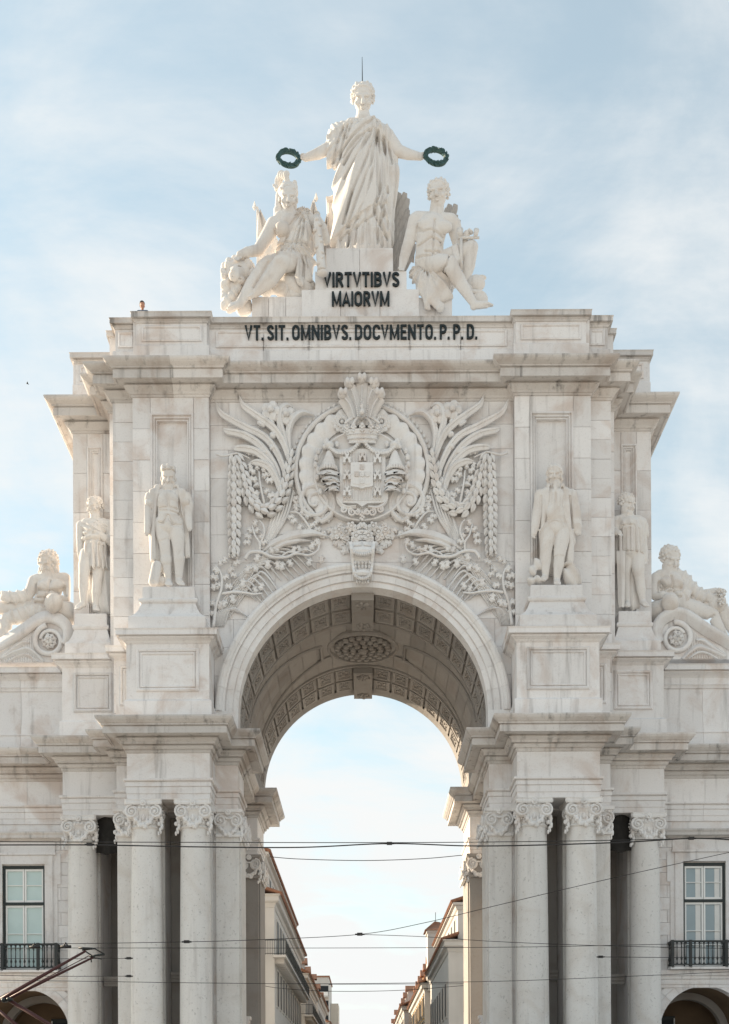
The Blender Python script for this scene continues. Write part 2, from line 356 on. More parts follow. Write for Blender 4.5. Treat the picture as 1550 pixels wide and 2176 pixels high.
# spandrel wall, stones cut to the curve of the arch
def spandrel():
    zb = [17.4, 18.6, 19.8, 21.0, 22.2, 23.4, 24.6, 25.8, 27.0, 28.2, 29.4, 30.45, 31.42]; Rc = RI+.35
    for i in range(len(zb)-1):
        z0, z1 = zb[i]+.006, zb[i+1]-.006
        xs = list(np.linspace(-6.45, 6.45, 8 if i % 2 else 7)); 
        if i % 2: xs = [xs[0]]+[(xs[k]+xs[k+1])/2+random.uniform(-.15, .15) for k in range(len(xs)-1)]+[xs[-1]]
        for j in range(len(xs)-1):
            a, b = xs[j]+.006, xs[j+1]-.006
            def zc(x): return ZC+math.sqrt(max(0, Rc*Rc-x*x)) if abs(x) < Rc else -1
            if zc(0 if a < 0 < b else min(abs(a), abs(b))) <= z0: slab(wall, a, b, 0, .08, z0, z1, M['stone'], 'spandrel_stone'); continue
            if max(zc(a), -9) >= z1 and zc(b) >= z1: continue
            pts = [(x, max(z0, zc(x))) for x in np.linspace(a, b, 13)]; pts = [(x, z) for x, z in pts if z < z1-.01]
            if len(pts) < 2: continue
            xa, xb = pts[0][0], pts[-1][0]
            MB().prism(pts+[(xb, z1), (xa, z1)], 0, .1).build('spandrel_stone', M['stone'], wall)
spandrel()
# ---- archivolt: voussoirs with a moulded face, front; plain ring at the back
def ring_piece(prof, a0, a1, n=6):
    mb = MB(); mb.loft([[(-(r)*math.cos(a), y, ZC+r*math.sin(a)) for r, y in prof] for a in np.linspace(a0, a1, n)], False, False, closed=False)
    k = len(prof); b = len(mb.v)-k; mb.f += [tuple(range(k)), tuple(range(b, b+k))[::-1]]; return mb
AP = [(RI, .5), (RI, -.16), (RI+.20, -.16), (RI+.20, -.12), (RI+.25, -.12), (RI+.25, -.22), (RI+.52, -.22), (RI+.52, -.15), (RI+.58, -.15), (RI+.58, -.27), (RI+.66, -.29), (RI+.70, -.36), (RI+.80, -.42), (RI+.90, -.40), (RI+.96, -.34), (RO, -.33), (RO, .1)]
arc_core = MB().loft([[(-(r)*math.cos(a), y, ZC+r*math.sin(a)) for r, y in [(RI+.02, .5), (RI+.02, -.13), (RO-.03, -.20), (RO-.03, .1)]] for a in np.linspace(0, math.pi, 61)], False, False, False).build('archivolt', M['stone'], arch)
va = np.linspace(0, math.pi, 20)
for k in range(19): ring_piece(AP, va[k]+.0007, va[k+1]-.0007).build('voussoir', M['carve'], arc_core)
for s in (-1, 1):                          # stilted feet of the arch above the cornice
    MB().box(*sorted((s*RI, s*(RO-.02))), -.3, .5, 17.1, ZC).build('stilt', M['carve'], arc_core)
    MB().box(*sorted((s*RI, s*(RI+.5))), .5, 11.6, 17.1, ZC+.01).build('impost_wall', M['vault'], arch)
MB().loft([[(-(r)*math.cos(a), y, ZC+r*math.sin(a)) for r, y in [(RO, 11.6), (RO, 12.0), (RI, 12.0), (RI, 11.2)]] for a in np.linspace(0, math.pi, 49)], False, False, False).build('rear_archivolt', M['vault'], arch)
# ---- vault: two coffered bands and a ribbed shell between
def vault_mesh(y0, y1, r, n=64, mm=1):
    mb = MB(); mb.loft([[(-r*math.cos(a), y, ZC+r*math.sin(a)) for y in np.linspace(y0, y1, mm+1)] for a in np.linspace(0, math.pi, n+1)], False, False, False); return mb
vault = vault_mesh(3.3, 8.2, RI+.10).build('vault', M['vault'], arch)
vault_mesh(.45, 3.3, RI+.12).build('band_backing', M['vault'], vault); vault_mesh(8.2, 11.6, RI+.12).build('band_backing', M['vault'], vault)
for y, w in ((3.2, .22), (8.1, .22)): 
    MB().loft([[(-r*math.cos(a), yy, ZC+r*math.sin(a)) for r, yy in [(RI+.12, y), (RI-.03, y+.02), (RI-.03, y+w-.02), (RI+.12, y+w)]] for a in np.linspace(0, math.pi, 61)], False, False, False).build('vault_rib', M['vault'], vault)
def coffer(a0, a1, y0, y1):
    r0 = RI; rings = []
    def P(a, y, r): return (-r*math.cos(a), y, ZC+r*math.sin(a))
    for ia, iy, dr in ((0, 0, .11), (0, 0, 0), (.026, .14, 0), (.030, .155, .05), (.040, .20, .05), (.043, .21, .08)):
        rings.append([P(a0+ia, y0+iy, r0+dr), P(a1-ia, y0+iy, r0+dr), P(a1-ia, y1-iy, r0+dr), P(a0+ia, y1-iy, r0+dr)])
    mb = MB(); mb.loft([r[::-1] for r in rings], False, True)
    am, ym = (a0+a1)/2, (y0+y1)/2; da, dy = (a1-a0), (y1-y0)      # carved foliage in the coffer
    for q in np.linspace(-.30, .30, 5):
        for w in (-.18, .18):
            p = P(am+q*da, ym+w*dy*(1 if abs(q) > .01 else .1), r0+.06); mb.ell(p, (.075, .10, .05), 6, 4)
    return mb
NC = 17
for (y0, y1) in ((.55, 1.75), (1.95, 3.15), (8.45, 9.75), (9.95, 11.25)):
    for k in range(NC):
        a0, a1 = math.pi*k/NC+.012, math.pi*(k+1)/NC-.012
        if k == NC//2: continue
        coffer(a0, a1, y0, y1).build('coffer', M['vault'], vault, shift=None)
for k in range(NC*2+1):                  # stones of the shell between the bands, seen as faint courses
    pass
for k in range(22):
    a0, a1 = math.pi*k/22+.002, math.pi*(k+1)/22-.002
    for (ya, yb) in ((3.45, 4.95), (4.96, 6.55), (6.56, 8.08)):
        if 8 <= k <= 13 and ya > 4.9 and ya < 6: continue
        MB().loft([[(-(RI+.05)*math.cos(a), y, ZC+(RI+.05)*math.sin(a)) for y in (yb, ya)] for a in np.linspace(a0, a1, 4)], False, False, False).build('vault_stone', M['vault'], vault)
# curved groins that frame the side panels of the shell
def vp(a, y, r): return np.array((-r*math.cos(a), y, ZC+r*math.sin(a)))
for s in (-1, 1):
    for yy, bow in ((3.75, 1.0), (7.85, -1.0)):
        pts = []
        for t in np.linspace(0, 1, 15):
            a = math.pi/2+s*(R(22)+t*R(58)); pts.append(vp(a, yy+bow*(1.25*(1-t)**1.5), RI+.02))
        MB().tube(pts, .07, 6).build('groin', M['vault'], vault)
    MB().tube([vp(math.pi/2+s*R(22), y, RI+.02) for y in np.linspace(5.0, 6.6, 5)], .07, 6).build('groin', M['vault'], vault)
# the round boss
def boss():
    mb = MB(); c = np.array((0, 5.75, ZC+RI-.12)); 
    prof = [(1.78, .30), (1.78, .0), (1.70, -.08), (1.58, -.08), (1.52, .06), (1.40, .10), (.3, .10)]
    mb.lathe([(r, z) for r, z in prof], c, 48)
    for rr, n, sz in ((1.22, 22, .17), (.86, 16, .17), (.5, 9, .16), (0.0, 1, .26)):
        for k in range(n):
            a = 2*math.pi*k/n; mb.ell((rr*math.cos(a)+c[0], rr*math.sin(a)+c[1], c[2]-.02-.10*(1.3-rr)), (sz, sz, .14), 7, 4)
    return mb
boss().build('boss', M['vault'], vault)
# keystone bands across the coffers
for (y0, y1) in ((.35, 3.4), (8.3, 11.75)):
    k = MB().box(-.48, .48, y0, y1, ZC+RI-.32, ZC+RI+.1)
    for yy in (y0+.5, y1-.5):
        for i in range(14):
            a = 2*math.pi*i/14*2.4; rr = .06+.26*i/14; k.ell((rr*math.cos(a), yy+rr*math.sin(a), ZC+RI-.34), (.10, .10, .09), 6, 4)
    k.build('keystone_soffit', M['vault'], vault)

# ---- entablature over the columns; the run breaks forward over each pair
EL = [(-13.0, 2.2), (-13.0, .75), (-10.5, .75), (-10.5, 0), (-9.7, 0), (-9.7, -1.65), (-6.3, -1.65), (-6.3, 0), (-XJ, 0), (-XJ, 2.3), (-6.2, 2.3), (-6.2, 8.5), (-XJ, 8.5), (-XJ, 11.8), (-9, 11.8)]
PR_ARCHI = [(-.3, 14.1), (0, 14.1), (0, 14.32), (.03, 14.34), (.03, 14.59), (.01, 14.60), (.01, 14.625), (.06, 14.625), (.06, 14.79), (.03, 14.80), (.03, 14.83), (.11, 14.83), (.14, 14.86), (.14, 14.93), (-.05, 14.95)]
PR_FRIEZE = [(0, 14.94), (0, 16.0)]
PR_CORN = [(-.02, 15.98), (.04, 16.0), (.06, 16.08), (.05, 16.10), (.05, 16.13), (.11, 16.13), (.17, 16.22), (.17, 16.25), (.12, 16.26), (.12, 16.30), (.26, 16.30), (.26, 16.38), (.38, 16.48), (.38, 16.51), (.30, 16.52), (.30, 16.57), (.73, 16.585), (.73, 16.56), (.80, 16.56), (.80, 16.82), (.76, 16.83), (.76, 16.86), (.86, 16.87), (.86, 16.92), (.92, 16.96), (1.02, 17.06), (1.06, 17.14), (1.06, 17.20), (-.3, 17.24)]
for path in (EL, mir(EL)):
    sweep_part('architrave', path, PR_ARCHI, M['stone'], arch, 2.4, 'architrave_stone')
    sweep_part('frieze', path, PR_FRIEZE, M['stone'], arch, 2.4, 'frieze_stone')
    sweep_part('cornice', path, PR_CORN, M['cornice'], arch, 1.9, 'cornice_stone')
for s in (-1, 1):                         # solid blocks behind the run
    mb = MB(); mb.box(*sorted((s*9.66, s*6.34)), -1.6, .1, 14.11, 17.18); mb.box(*sorted((s*12.96, s*10.4)), .8, 2.3, 14.11, 17.18)
    mb.box(*sorted((s*10.45, s*9.6)), .04, .2, 14.11, 17.18); mb.box(*sorted((s*6.35, s*5.38)), .04, 2.25, 14.11, 17.18); mb.build('entablature_core', M['stone'], arch)
# ---- pedestals above the entablature
PED = EL[:8]
PR_PED = [(.10, 17.2), (.10, 18.10), (.07, 18.14), (0, 18.2), (0, 20.46), (.05, 20.50), (.10, 20.56), (.26, 20.64), (.26, 20.67), (.21, 20.68), (.21, 20.72), (.36, 20.72), (.36, 20.90), (.40, 20.96), (-.4, 20.99)]
for path in (PED, mir(PED)): sweep_part('pedestal_course', path, PR_PED, M['stone'], arch, 9, 'pedestal_stone')
for s in (-1, 1):
    mb = MB(); mb.box(*sorted((s*9.66, s*6.34)), -1.6, .1, 17.15, 20.9); mb.box(*sorted((s*12.96, s*10.4)), .8, 2.3, 17.15, 20.9)
    mb.box(*sorted((s*10.45, s*9.6)), .04, .2, 17.15, 20.9); mb.build('pedestal_core', M['stone'], arch)
    pf = [(0, 0), (.0, -.06), (.05, -.10), (.11, -.07), (.115, -.005), (.16, -.005), (.165, -.055), (.20, -.065), (.23, -.04), (.235, -.006)]
    a, b = sorted((s*9.28, s*6.72)); MB().rings_rect(a, b, 18.52, 20.26, -1.65, pf).build('pedestal_panel', M['stone'], arch)
    a, b = sorted((s*12.5, s*10.84)); MB().rings_rect(a, b, 18.55, 20.24, .75, pf).build('pedestal_panel', M['stone'], arch)
    a, b = sorted((s*10.34, s*9.78)); MB().rings_rect(a, b, 18.55, 20.24, 0, pf).build('pedestal_panel', M['stone'], arch)
# ---- statue bases
def base(cx, cy, hw, hd, prof, name='statue_base'):
    mb = MB(); mb.loft([[(cx-hw-o, cy-hd-o*.8, z), (cx+hw+o, cy-hd-o*.8, z), (cx+hw+o, cy+hd, z), (cx-hw-o, cy+hd, z)] for o, z in prof])
    return mb.build(name, M['stone'], arch)
PB = [(.55, 20.96), (.55, 21.52), (.52, 21.56), (.42, 21.62), (.30, 21.75), (.20, 21.92), (.12, 22.12), (.08, 22.24), (.14, 22.25), (.18, 22.30), (.19, 22.36), (.15, 22.42), (.05, 22.44), (.04, 22.92), (0, 22.95)]
for s in (-1, 1):
    base(s*8.0, -.85, 1.03, .52, PB)
    base(s*11.82, 1.5, .66, .45, [(o*.72, z) for o, z in PB])

# ---- upper cornice, attic
U = [(-12.86, 11.6), (-12.86, 2.1), (-10.9, 2.1), (-10.9, .7), (-10.6, .7), (-10.6, 0), (-9.68, 0), (-9.68, -.35), (-6.45, -.35), (-6.45, 0)]
PR_UC = [(-.05, 31.40), (.04, 31.42), (.06, 31.50), (.10, 31.51), (.14, 31.58), (.24, 31.68), (.30, 31.74), (.30, 31.77), (.22, 31.78), (.22, 31.84), (.60, 31.86), (.60, 31.82), (.67, 31.82), (.67, 32.16), (.63, 32.17), (.63, 32.20), (.73, 32.21), (.73, 32.26), (.80, 32.29), (.90, 32.34), (.97, 32.40), (1.0, 32.46), (1.0, 32.52), (-.3, 32.58)]
sweep_part('main_cornice', U+mir(U), PR_UC, M['cornice'], arch, 2.0, 'cornice_stone')
A = [(-12.75, 11.5), (-12.75, 2.2), (-10.8, 2.2), (-10.8, .85), (-10.48, .85), (-10.48, .08), (-9.5, .08), (-9.5, -.28), (-6.52, -.28), (-6.52, .08)]
PR_AT = [(.1, 32.5), (.1, 33.60), (.07, 33.64), (0, 33.66), (0, 34.60)]
PR_AC = [(-.02, 34.58), (.04, 34.60), (.06, 34.66), (.12, 34.70), (.08, 34.71), (.08, 34.75), (.20, 34.75), (.20, 34.77), (.20, 34.90), (.23, 34.96), (-1.2, 34.99)]
sweep_part('attic', A+mir(A), PR_AT, M['stone'], arch, 2.1, 'attic_stone')
sweep_part('attic_coping', A+mir(A), PR_AC, M['cornice'], arch, 2.6, 'coping_stone')
apf = [(0, 0), (.0, -.035), (.05, -.06), (.085, -.035), (.09, .006), (.12, -.002)]
for s in (-1, 1):
    for x0, x1, y in ((9.28, 6.74, -.28), (10.36, 9.72, .08), (12.55, 11.1, 2.2)):
        a, b = sorted((s*x0, s*x1)); MB().rings_rect(a, b, 33.82, 34.48, y-.012, apf, True).build('attic_panel', M['stone'], arch)
MB().rings_rect(-6.2, 6.2, 33.80, 34.5, .066, apf, True).build('attic_panel', M['stone'], arch)
# ---- stepped blocks that carry the crowning group
CY = 0.8
def block(x0, x1, y0, y1, z0, z1, n, name='plinth'):
    core = MB().box(x0+.03, x1-.03, y0+.05, y1, z0, z1-.02).build(name, M['stone'], arch)
    w = (x1-x0)/n
    for k in range(n): slab(core, x0+w*k+.008, x0+w*(k+1)-.008, y0, y1, z0, z1, M['stone'], 'plinth_stone')
block(-4.75, -2.55, .95, 3.6, 34.9, 36.62, 3); block(2.45, 3.95, .95, 3.6, 34.9, 36.55, 2); 
block(-2.58, 2.50, .70, 3.8, 34.9, 36.73, 3); block(-2.0, 1.98, .78, 3.8, 36.74, 37.57, 2); block(-1.52, 1.40, 1.0, 3.6, 37.58, 38.75, 2)

# ---- lower walls: jambs, niche between the columns, pilasters
for s in (-1, 1):
    mb = MB()
    for x0, x1 in ((10.42, 9.62), (9.6, 8.42), (7.62, 6.42)): mb.box(*sorted((s*x0, s*x1)), -.22, .1, 0, 14.1)
    mb.box(*sorted((s*12.9, s*11.7)), 1.98, 2.2, 0, 14.1)
    mb.build('pilaster', M['column'], arch)
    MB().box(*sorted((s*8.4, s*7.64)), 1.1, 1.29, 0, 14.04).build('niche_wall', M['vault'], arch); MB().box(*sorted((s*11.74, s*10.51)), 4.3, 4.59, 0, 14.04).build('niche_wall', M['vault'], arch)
    for x0, x1, y in ((8.4, 7.64, .95), (11.7, 10.5, 2.6)):
        mo = MB()
        for z0, z1, d in ((6.9, 7.05, .0), (7.05, 7.2, -.06), (7.2, 7.32, -.12)): mo.box(*sorted((s*x0, s*x1)), y+d, y+.16, z0, z1)
        mo.build('string_course', M['vault'], arch)
    jp = MB(); jp.box(*sorted((s*6.28, s*5.30)), -.06, 2.2, 0, 14.1); jp.box(*sorted((s*6.1, s*5.24)), .25, 1.95, 0, 14.1); jp.build('jamb_pilaster', M['column'], arch)
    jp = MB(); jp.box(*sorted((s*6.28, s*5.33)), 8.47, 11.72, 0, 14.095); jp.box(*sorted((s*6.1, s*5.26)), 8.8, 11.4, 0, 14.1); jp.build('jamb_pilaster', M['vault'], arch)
    ib = MB()
    for y0 in (-.06, 8.5):
        for z0, z1, d in ((5.0, 5.2, .05), (5.2, 5.36, .1), (5.36, 5.5, .16)): ib.box(*sorted((s*6.28, s*(5.26-d))), y0+2.3, y0+2.9, z0, z1)
    ib.build('impost_band', M['stone'], arch)

# ---- columns with garlanded ionic capitals
def spiral(mb, c, r, y, sgn=1, turns=1.9, t=.045):
    pts = []; rs = []
    for k in range(30):
        u = k/29; a = -math.pi/2*0+sgn*(-turns*2*math.pi*u)+math.pi/2; rr = r*(1-.86*u)
        pts.append((c[0]+rr*math.cos(a), y-.05*u, c[1]+rr*math.sin(a))); rs.append(t*(1-.55*u))
    mb.tube(pts, rs, 6)
def volute_mesh(r, sgn):
    mb = MB(); mb.lathe([(r*.98, .16), (r*.98, 0), (r*.8, -.03), (.02, -.05)], (0, 0, 0), 20, 'Y'); spiral(mb, (0, 0), r*.96, -.05, sgn, 1.9, .05); mb.ell((0, -.10, 0), (.06, .05, .06), 8, 5); return mb
def mesh_of(mb, name, smooth=True, ang=40):
    me = bpy.data.meshes.new(name); me.from_pydata(mb.v, [], mb.f)
    if smooth: me.polygons.foreach_set('use_smooth', [True]*len(me.polygons)); me.set_sharp_from_angle(angle=R(ang))
    me.update(); return me
VOL = {s: mesh_of(volute_mesh(.285, s), 'volute') for s in (-1, 1)}
def festoon_mesh(w, drop, n=13, side=False):
    mb = MB(); random.seed(3)
    for k in range(n):
        t = k/(n-1)*2-1; z = -drop*(1-t*t); r = .055+.045*(1-t*t)
        for q in range(3):
            mb.ell((w*t+random.uniform(-.03, .03), -.03+random.uniform(-.05, .03), z+random.uniform(-.05, .05)), (r, r*.9, r), 7, 5)
    return mb
FEST = mesh_of(festoon_mesh(.42, .42), 'festoon')
def leafdrop_mesh():
    mb = MB(); random.seed(5)
    for k in range(9): mb.ell((random.uniform(-.07, .07), random.uniform(-.05, .02), -.08*k), (.10-.006*k, .09, .10), 7, 5)
    return mb
LDROP = mesh_of(leafdrop_mesh(), 'leaf_drop')
def fleuron_mesh():
    mb = MB()
    for k in range(8): a = k*math.pi/4; mb.ell((.09*math.cos(a), -.02, .09*math.sin(a)), (.06, .05, .06), 7, 4)
    mb.ell((0, -.06, 0), (.055, .05, .055), 8, 5)
    for q in (-.16, -.08, 0, .08, .16): mb.ell((q, .02, -.26+.05*abs(q)), (.05, .05, .05), 7, 4)
    return mb
FLEU = mesh_of(fleuron_mesh(), 'fleuron')
def capital(parent, x, y, w=.60, sides=True, mat=None, z=14.1):
    """bell with abacus, four volutes, garland and flower; parent is the column or the pilaster"""
    mat = mat or M['carve']
    for s in (-1, 1):
        link('volute', VOL[s], mat, parent, (x+s*(w-.12), y-.60, z-.50))
        if sides: link('volute', VOL[-s], mat, parent, (x+s*(w+.02), y-.1, z-.50), rot=(0, 0, s*R(72)))
        link('leaf_drop', LDROP, mat, parent, (x+s*(w+.06), y-.40, z-.72))
    link('festoon', FEST, mat, parent, (x, y-.60, z-.68)); link('fleuron', FLEU, mat, parent, (x, y-.68, z-.16))
def abacus_pts(x, y, w, d):
    pts = []
    cs = [(-w, -d), (w, -d), (w, d), (-w, d)]
    for i in range(4):
        a, b = np.array(cs[i]), np.array(cs[(i+1) % 4]); n = np.array(((b-a)[1], -(b-a)[0])); n = n/np.linalg.norm(n)
        for t in np.linspace(.06, .94, 8): p = a+(b-a)*t-n*(.13*4*t*(1-t)); pts.append((x+p[0], y+p[1]))
    return pts
def column_mesh():
    prof = [(.92, 0), (.92, .3), (.88, .32), (.94, .42), (.90, .55), (.78, .60), (.76, .68), (.82, .74), (.78, .82), (.70, .86)]
    for k in range(13): t = k/12; prof.append((.685-.085*t**1.7, .92+t*(12.92-.92)))
    prof += [(.64, 12.96), (.67, 13.0), (.64, 13.05), (.60, 13.07), (.60, 13.2)]
    mb = MB(); mb.lathe(prof, (0, 0, 0), 40); return mb
SHAFT = mesh_of(column_mesh(), 'column_shaft', True, 35)
def bell_mesh():
    mb = MB(); mb.lathe([(.60, 13.2), (.58, 13.4), (.60, 13.55), (.68, 13.66), (.70, 13.74), (.62, 13.80), (.62, 13.95)], (0, 0, 0), 32)
    ab = abacus_pts(0, 0, .80, .80); ab2 = [(px*.96, py*.96) for px, py in ab]
    mb.loft([[(px, py, 13.88) for px, py in ab2], [(px, py, 13.95) for px, py in ab], [(px, py, 14.0) for px, py in ab], [(px*.98, py*.98, 14.02) for px, py in ab], [(px*1.02, py*1.02, 14.09) for px, py in ab]])
    for row, zz, rr, nn in ((0, 13.22, .60, 14), (1, 13.36, .63, 14)):
        for k in range(nn):
            a = 2*math.pi*(k+.5*row)/nn; mb.ell((rr*math.cos(a), rr*math.sin(a), zz), (.075, .075, .13), 6, 5)
    for k in range(28):
        a = 2*math.pi*k/28; mb.ell((.70*math.cos(a), .70*math.sin(a), 13.74), (.055, .055, .06), 6, 4)
    return mb
BELL = mesh_of(bell_mesh(), 'capital', True, 35)
for x, y in ((-9.03, -1.03), (-7.0, -1.03), (7.0, -1.03), (9.03, -1.03), (-12.31, 1.37), (12.31, 1.37)):
    c = link('column', SHAFT, M['column'], arch, (x, y, 0)); link('capital', BELL, M['carve'], c); capital(c, 0, 0)
def pilaster_capital(x0, x1, y, parent, mat):
    """square capital on a flat pilaster"""
    xm, w = (x0+x1)/2, (x1-x0)/2; y -= .03
    mb = MB(); mb.box(x0, x1, y+.03, y+.5, 13.0, 13.9); mb.loft([[(xm-w-o, y-o, z), (xm+w+o, y-o, z), (xm+w+o, y+.6, z), (xm-w-o, y+.6, z)] for o, z in ((.06, 12.92), (.08, 13.0), (.04, 13.06), (0, 13.08), (0, 13.6), (.08, 13.72), (.02, 13.8), (.1, 13.92), (.16, 13.95), (.17, 14.08))])
    o = mb.build('pilaster_capital', mat, parent); capital(o, xm, y+.55, w, False, mat); return o
for s in (-1, 1):
    pilaster_capital(*sorted((s*6.2, s*5.3)), -.06, arch, M['carve'])
    pilaster_capital(*sorted((s*10.42, s*9.62)), -.22, arch, M['carve'])
    pilaster_capital(*sorted((s*6.2, s*5.33)), 8.42, arch, M['vault'])
    for y0 in (0.9, 9.6):                    # on the inner faces of the jambs
        o = MB().box(*sorted((s*5.35, s*5.18)), y0-.8, y0+1.2, 12.95, 14.08).build('pilaster_capital', M['carve'] if y0 < 5 else M['vault'], arch)
        for dy, q in ((-.55, 1), (.95, -1)):
            link('volute', VOL[q], M['carve'] if y0 < 5 else M['vault'], o, (s*5.12, y0+dy, 13.6), rot=(0, 0, -s*R(90)))
        for dy in (-.7, -.3, .2, .6, 1.0): link('leaf_drop', LDROP, M['carve'], o, (s*5.10, y0+dy, 13.55))
# dark bird netting in the gaps beside the outer columns
for s in (-1, 1):
    mb = MB(); rows = []
    for i in range(9):
        z = 14.06-.19*i; rows.append([(s*(10.55+1.15*u), 1.35-.25*math.sin(math.pi*u)+.05*math.sin(9*u+i), z-.06*math.sin(7*u+i*1.3)) for u in np.linspace(0, 1, 9)])
    mb.loft(rows, False, False, False); n0 = len(mb.v); mb.v += [(x, y+.03, z) for x, y, z in mb.v]; mb.f += [tuple(i+n0 for i in f)[::-1] for f in mb.f]; mb.build('bird_net', M['net'], arch, True)
# ---- inscription: bronze letters
def stroke_letter(ch):
    """strokes on a cell 0..w x 0..1"""
    def arc(cx, cy, rx, ry, a0, a1, n=12): return [(cx+rx*math.cos(R(a)), cy+ry*math.sin(R(a))) for a in np.linspace(a0, a1, n)]
    return {'V': (.46, [[(.05, 1), (.23, .04), (.41, 1)]]), 'I': (.12, [[(.06, 0), (.06, 1)]]),
     'R': (.44, [[(.07, 0), (.07, 1)], [(.07, .94)]+arc(.2, .72, .17, .22, 90, -90)+[(.07, .5)], [(.22, .5), (.39, 0)]]),
     'T': (.42, [[(0, .94), (.42, .94)], [(.21, 0), (.21, .94)]]),
     'B': (.44, [[(.07, 0), (.07, 1)], [(.07, .94)]+arc(.2, .73, .16, .21, 90, -90)+[(.07, .52)], [(.2, .52)]+arc(.2, .29, .19, .23, 90, -90)+[(.07, .06)]]),
     'S': (.42, [arc(.21, .74, .15, .20, 20, 180, 9)+[(.1, .62), (.32, .40)]+arc(.21, .26, .15, .20, 0, -160, 9)]),
     'M': (.58, [[(.06, 0), (.06, 1)], [(.06, .95), (.29, .10), (.52, .95)], [(.52, 0), (.52, 1)]]),
     'A': (.48, [[(.04, 0), (.24, .97), (.44, 0)], [(.12, .28), (.36, .28)]]),
     'O': (.48, [arc(.24, .70, .17, .24, 0, 180, 9)+arc(.24, .30, .17, .24, 180, 360, 9)+[(.41, .7)]]),
     'N': (.48, [[(.06, 0), (.06, 1)], [(.07, .97), (.41, .03)], [(.42, 0), (.42, 1)]]),
     'D': (.46, [[(.07, 0), (.07, 1)], [(.07, .94), (.2, .94)]+arc(.2, .7, .19, .24, 90, 0, 6)+arc(.2, .30, .19, .24, 0, -90, 6)+[(.07, .06)]]),
     'C': (.44, [arc(.24, .72, .17, .22, 10, 180, 9)+arc(.24, .28, .17, .22, 180, 350, 9)]),
     'E': (.38, [[(.07, 0), (.07, 1)], [(.07, .94), (.38, .94)], [(.07, .52), (.34, .52)], [(.07, .06), (.38, .06)]]),
     'P': (.42, [[(.07, 0), (.07, 1)], [(.07, .94)]+arc(.2, .70, .18, .24, 90, -90)+[(.07, .46)]]),
     '.': (.10, [[(.05, .0), (.05, .12)]])}[ch]
def letter_mesh(ch, th=.13, dep=.10):
    w, st = stroke_letter(ch); mb = MB()
    for i, pl in enumerate(st):
        P = [np.array(p, float) for p in pl]; P = [p for k, p in enumerate(P) if k == 0 or np.linalg.norm(p-P[k-1]) > 1e-4]; n = len(P); Lf, Rt = [], []
        for k in range(n):
            t1 = P[k]-P[k-1] if k else P[1]-P[0]; t2 = P[k+1]-P[k] if k < n-1 else t1
            t1 = t1/np.linalg.norm(t1); t2 = t2/np.linalg.norm(t2); n1 = np.array((-t1[1], t1[0])); n2 = np.array((-t2[1], t2[0]))
            den = max(.45, 1+np.dot(n1, n2)); m = (n1+n2)/den
            Lf.append(P[k]+m*th/2); Rt.append(P[k]-m*th/2)
        d = dep+.004*i
        rings = [[(Lf[k][0], 0, Lf[k][1]), (Lf[k][0], -d, Lf[k][1]), (Rt[k][0], -d, Rt[k][1]), (Rt[k][0], 0, Rt[k][1])] for k in range(n)]
        mb.loft(rings)
    return mesh_of(mb, 'letter', False)
_lm = {}
def inscription(text, x0, x1, z, h, y, gap=.075, space=.2):
    ws = [(stroke_letter(c)[0] if c != ' ' else space-gap) for c in text]
    tot = sum(ws)+gap*(len(text)-1); k = (x1-x0)/tot
    o = empty('inscription', (0, 0, 0)); o.parent = arch; x = x0
    for c, w in zip(text, ws):
        if c != ' ':
            if c not in _lm: _lm[c] = letter_mesh(c)
            link('letter', _lm[c], M['bronze'], o, (x, y, z), (k, 1, h))
        x += (w+gap)*k
a, b = W(685, 617, CY), W(849, 617, CY); inscription('VIRTVTIBVS', a[0]+.05, b[0], 36.74+.13, .60, .775)
a, b = W(706, 659, .7), W(828, 659, .7); inscription('MAIORVM', a[0], b[0], 35.98, .60, .695)
a, b = W(521, 722, .07), W(1014, 722, .07); inscription('VT. SIT. OMNIBVS. DOCVMENTO. P. P. D.', a[0], b[0], W(770, 723, .07)[2], .60, .07, .085, .15)
# ================================================================ CARVED RELIEF ON THE SPANDREL
def q(zx, zy, Y=0.0):
    p = W(440+zx*.43226, 800+zy*.43226, Y); return p
QS = .43226*D0/FPX                        # metres per measuring unit
def blade(mb, pts, w, h, y0=0.0, n=7, lift=None, tip=0.15):
    """leaf or ribbon with a rounded back along points in x, z"""
    C = cat([np.array((p[0], p[1] if len(p) == 3 else 0, p[-1])) for p in pts], n); m = len(C); rings = []
    for i, c in enumerate(C):
        t = C[min(i+1, m-1)]-C[max(i-1, 0)]; t = np.array((t[0], t[2])); t = t/(np.linalg.norm(t)+1e-9); nn = np.array((-t[1], t[0])); u = i/(m-1)
        ww = (np.interp(u, np.linspace(0, 1, len(w)), w) if hasattr(w, '__len__') else w*max(tip, math.sin(math.pi*min(1, u*.9+.12))**.7)); hh = h*(.4+.6*min(1, ww/(max(w) if hasattr(w, '__len__') else w)))
        yy = y0-(np.interp(u, np.linspace(0, 1, len(lift)), lift) if lift else 0)
        ring = []
        for a, hgt in ((-1, 0), (-.96, .62), (-.55, .98), (0, .86), (.10, .66), (.94, .40), (1, 0)):
            ring.append((c[0]+nn[0]*ww*a, yy-hh*hgt, c[2]+nn[1]*ww*a))
        rings.append(ring)
    mb.loft(rings, False, False, False)
    b = len(mb.v); k = len(rings[0]); mb.f.append(tuple(b-k+j for j in range(k))); return mb
def both(mb, name, mat, parent, ang=45, sm=True):
    a = mb.build(name, mat, parent, sm, auto=ang); b = mb.mirror().build(name, mat, parent, sm, auto=ang); return a, b
CV = M['carve']
arms = empty('coat_of_arms', (0, 0, 0)); arms.parent = arch
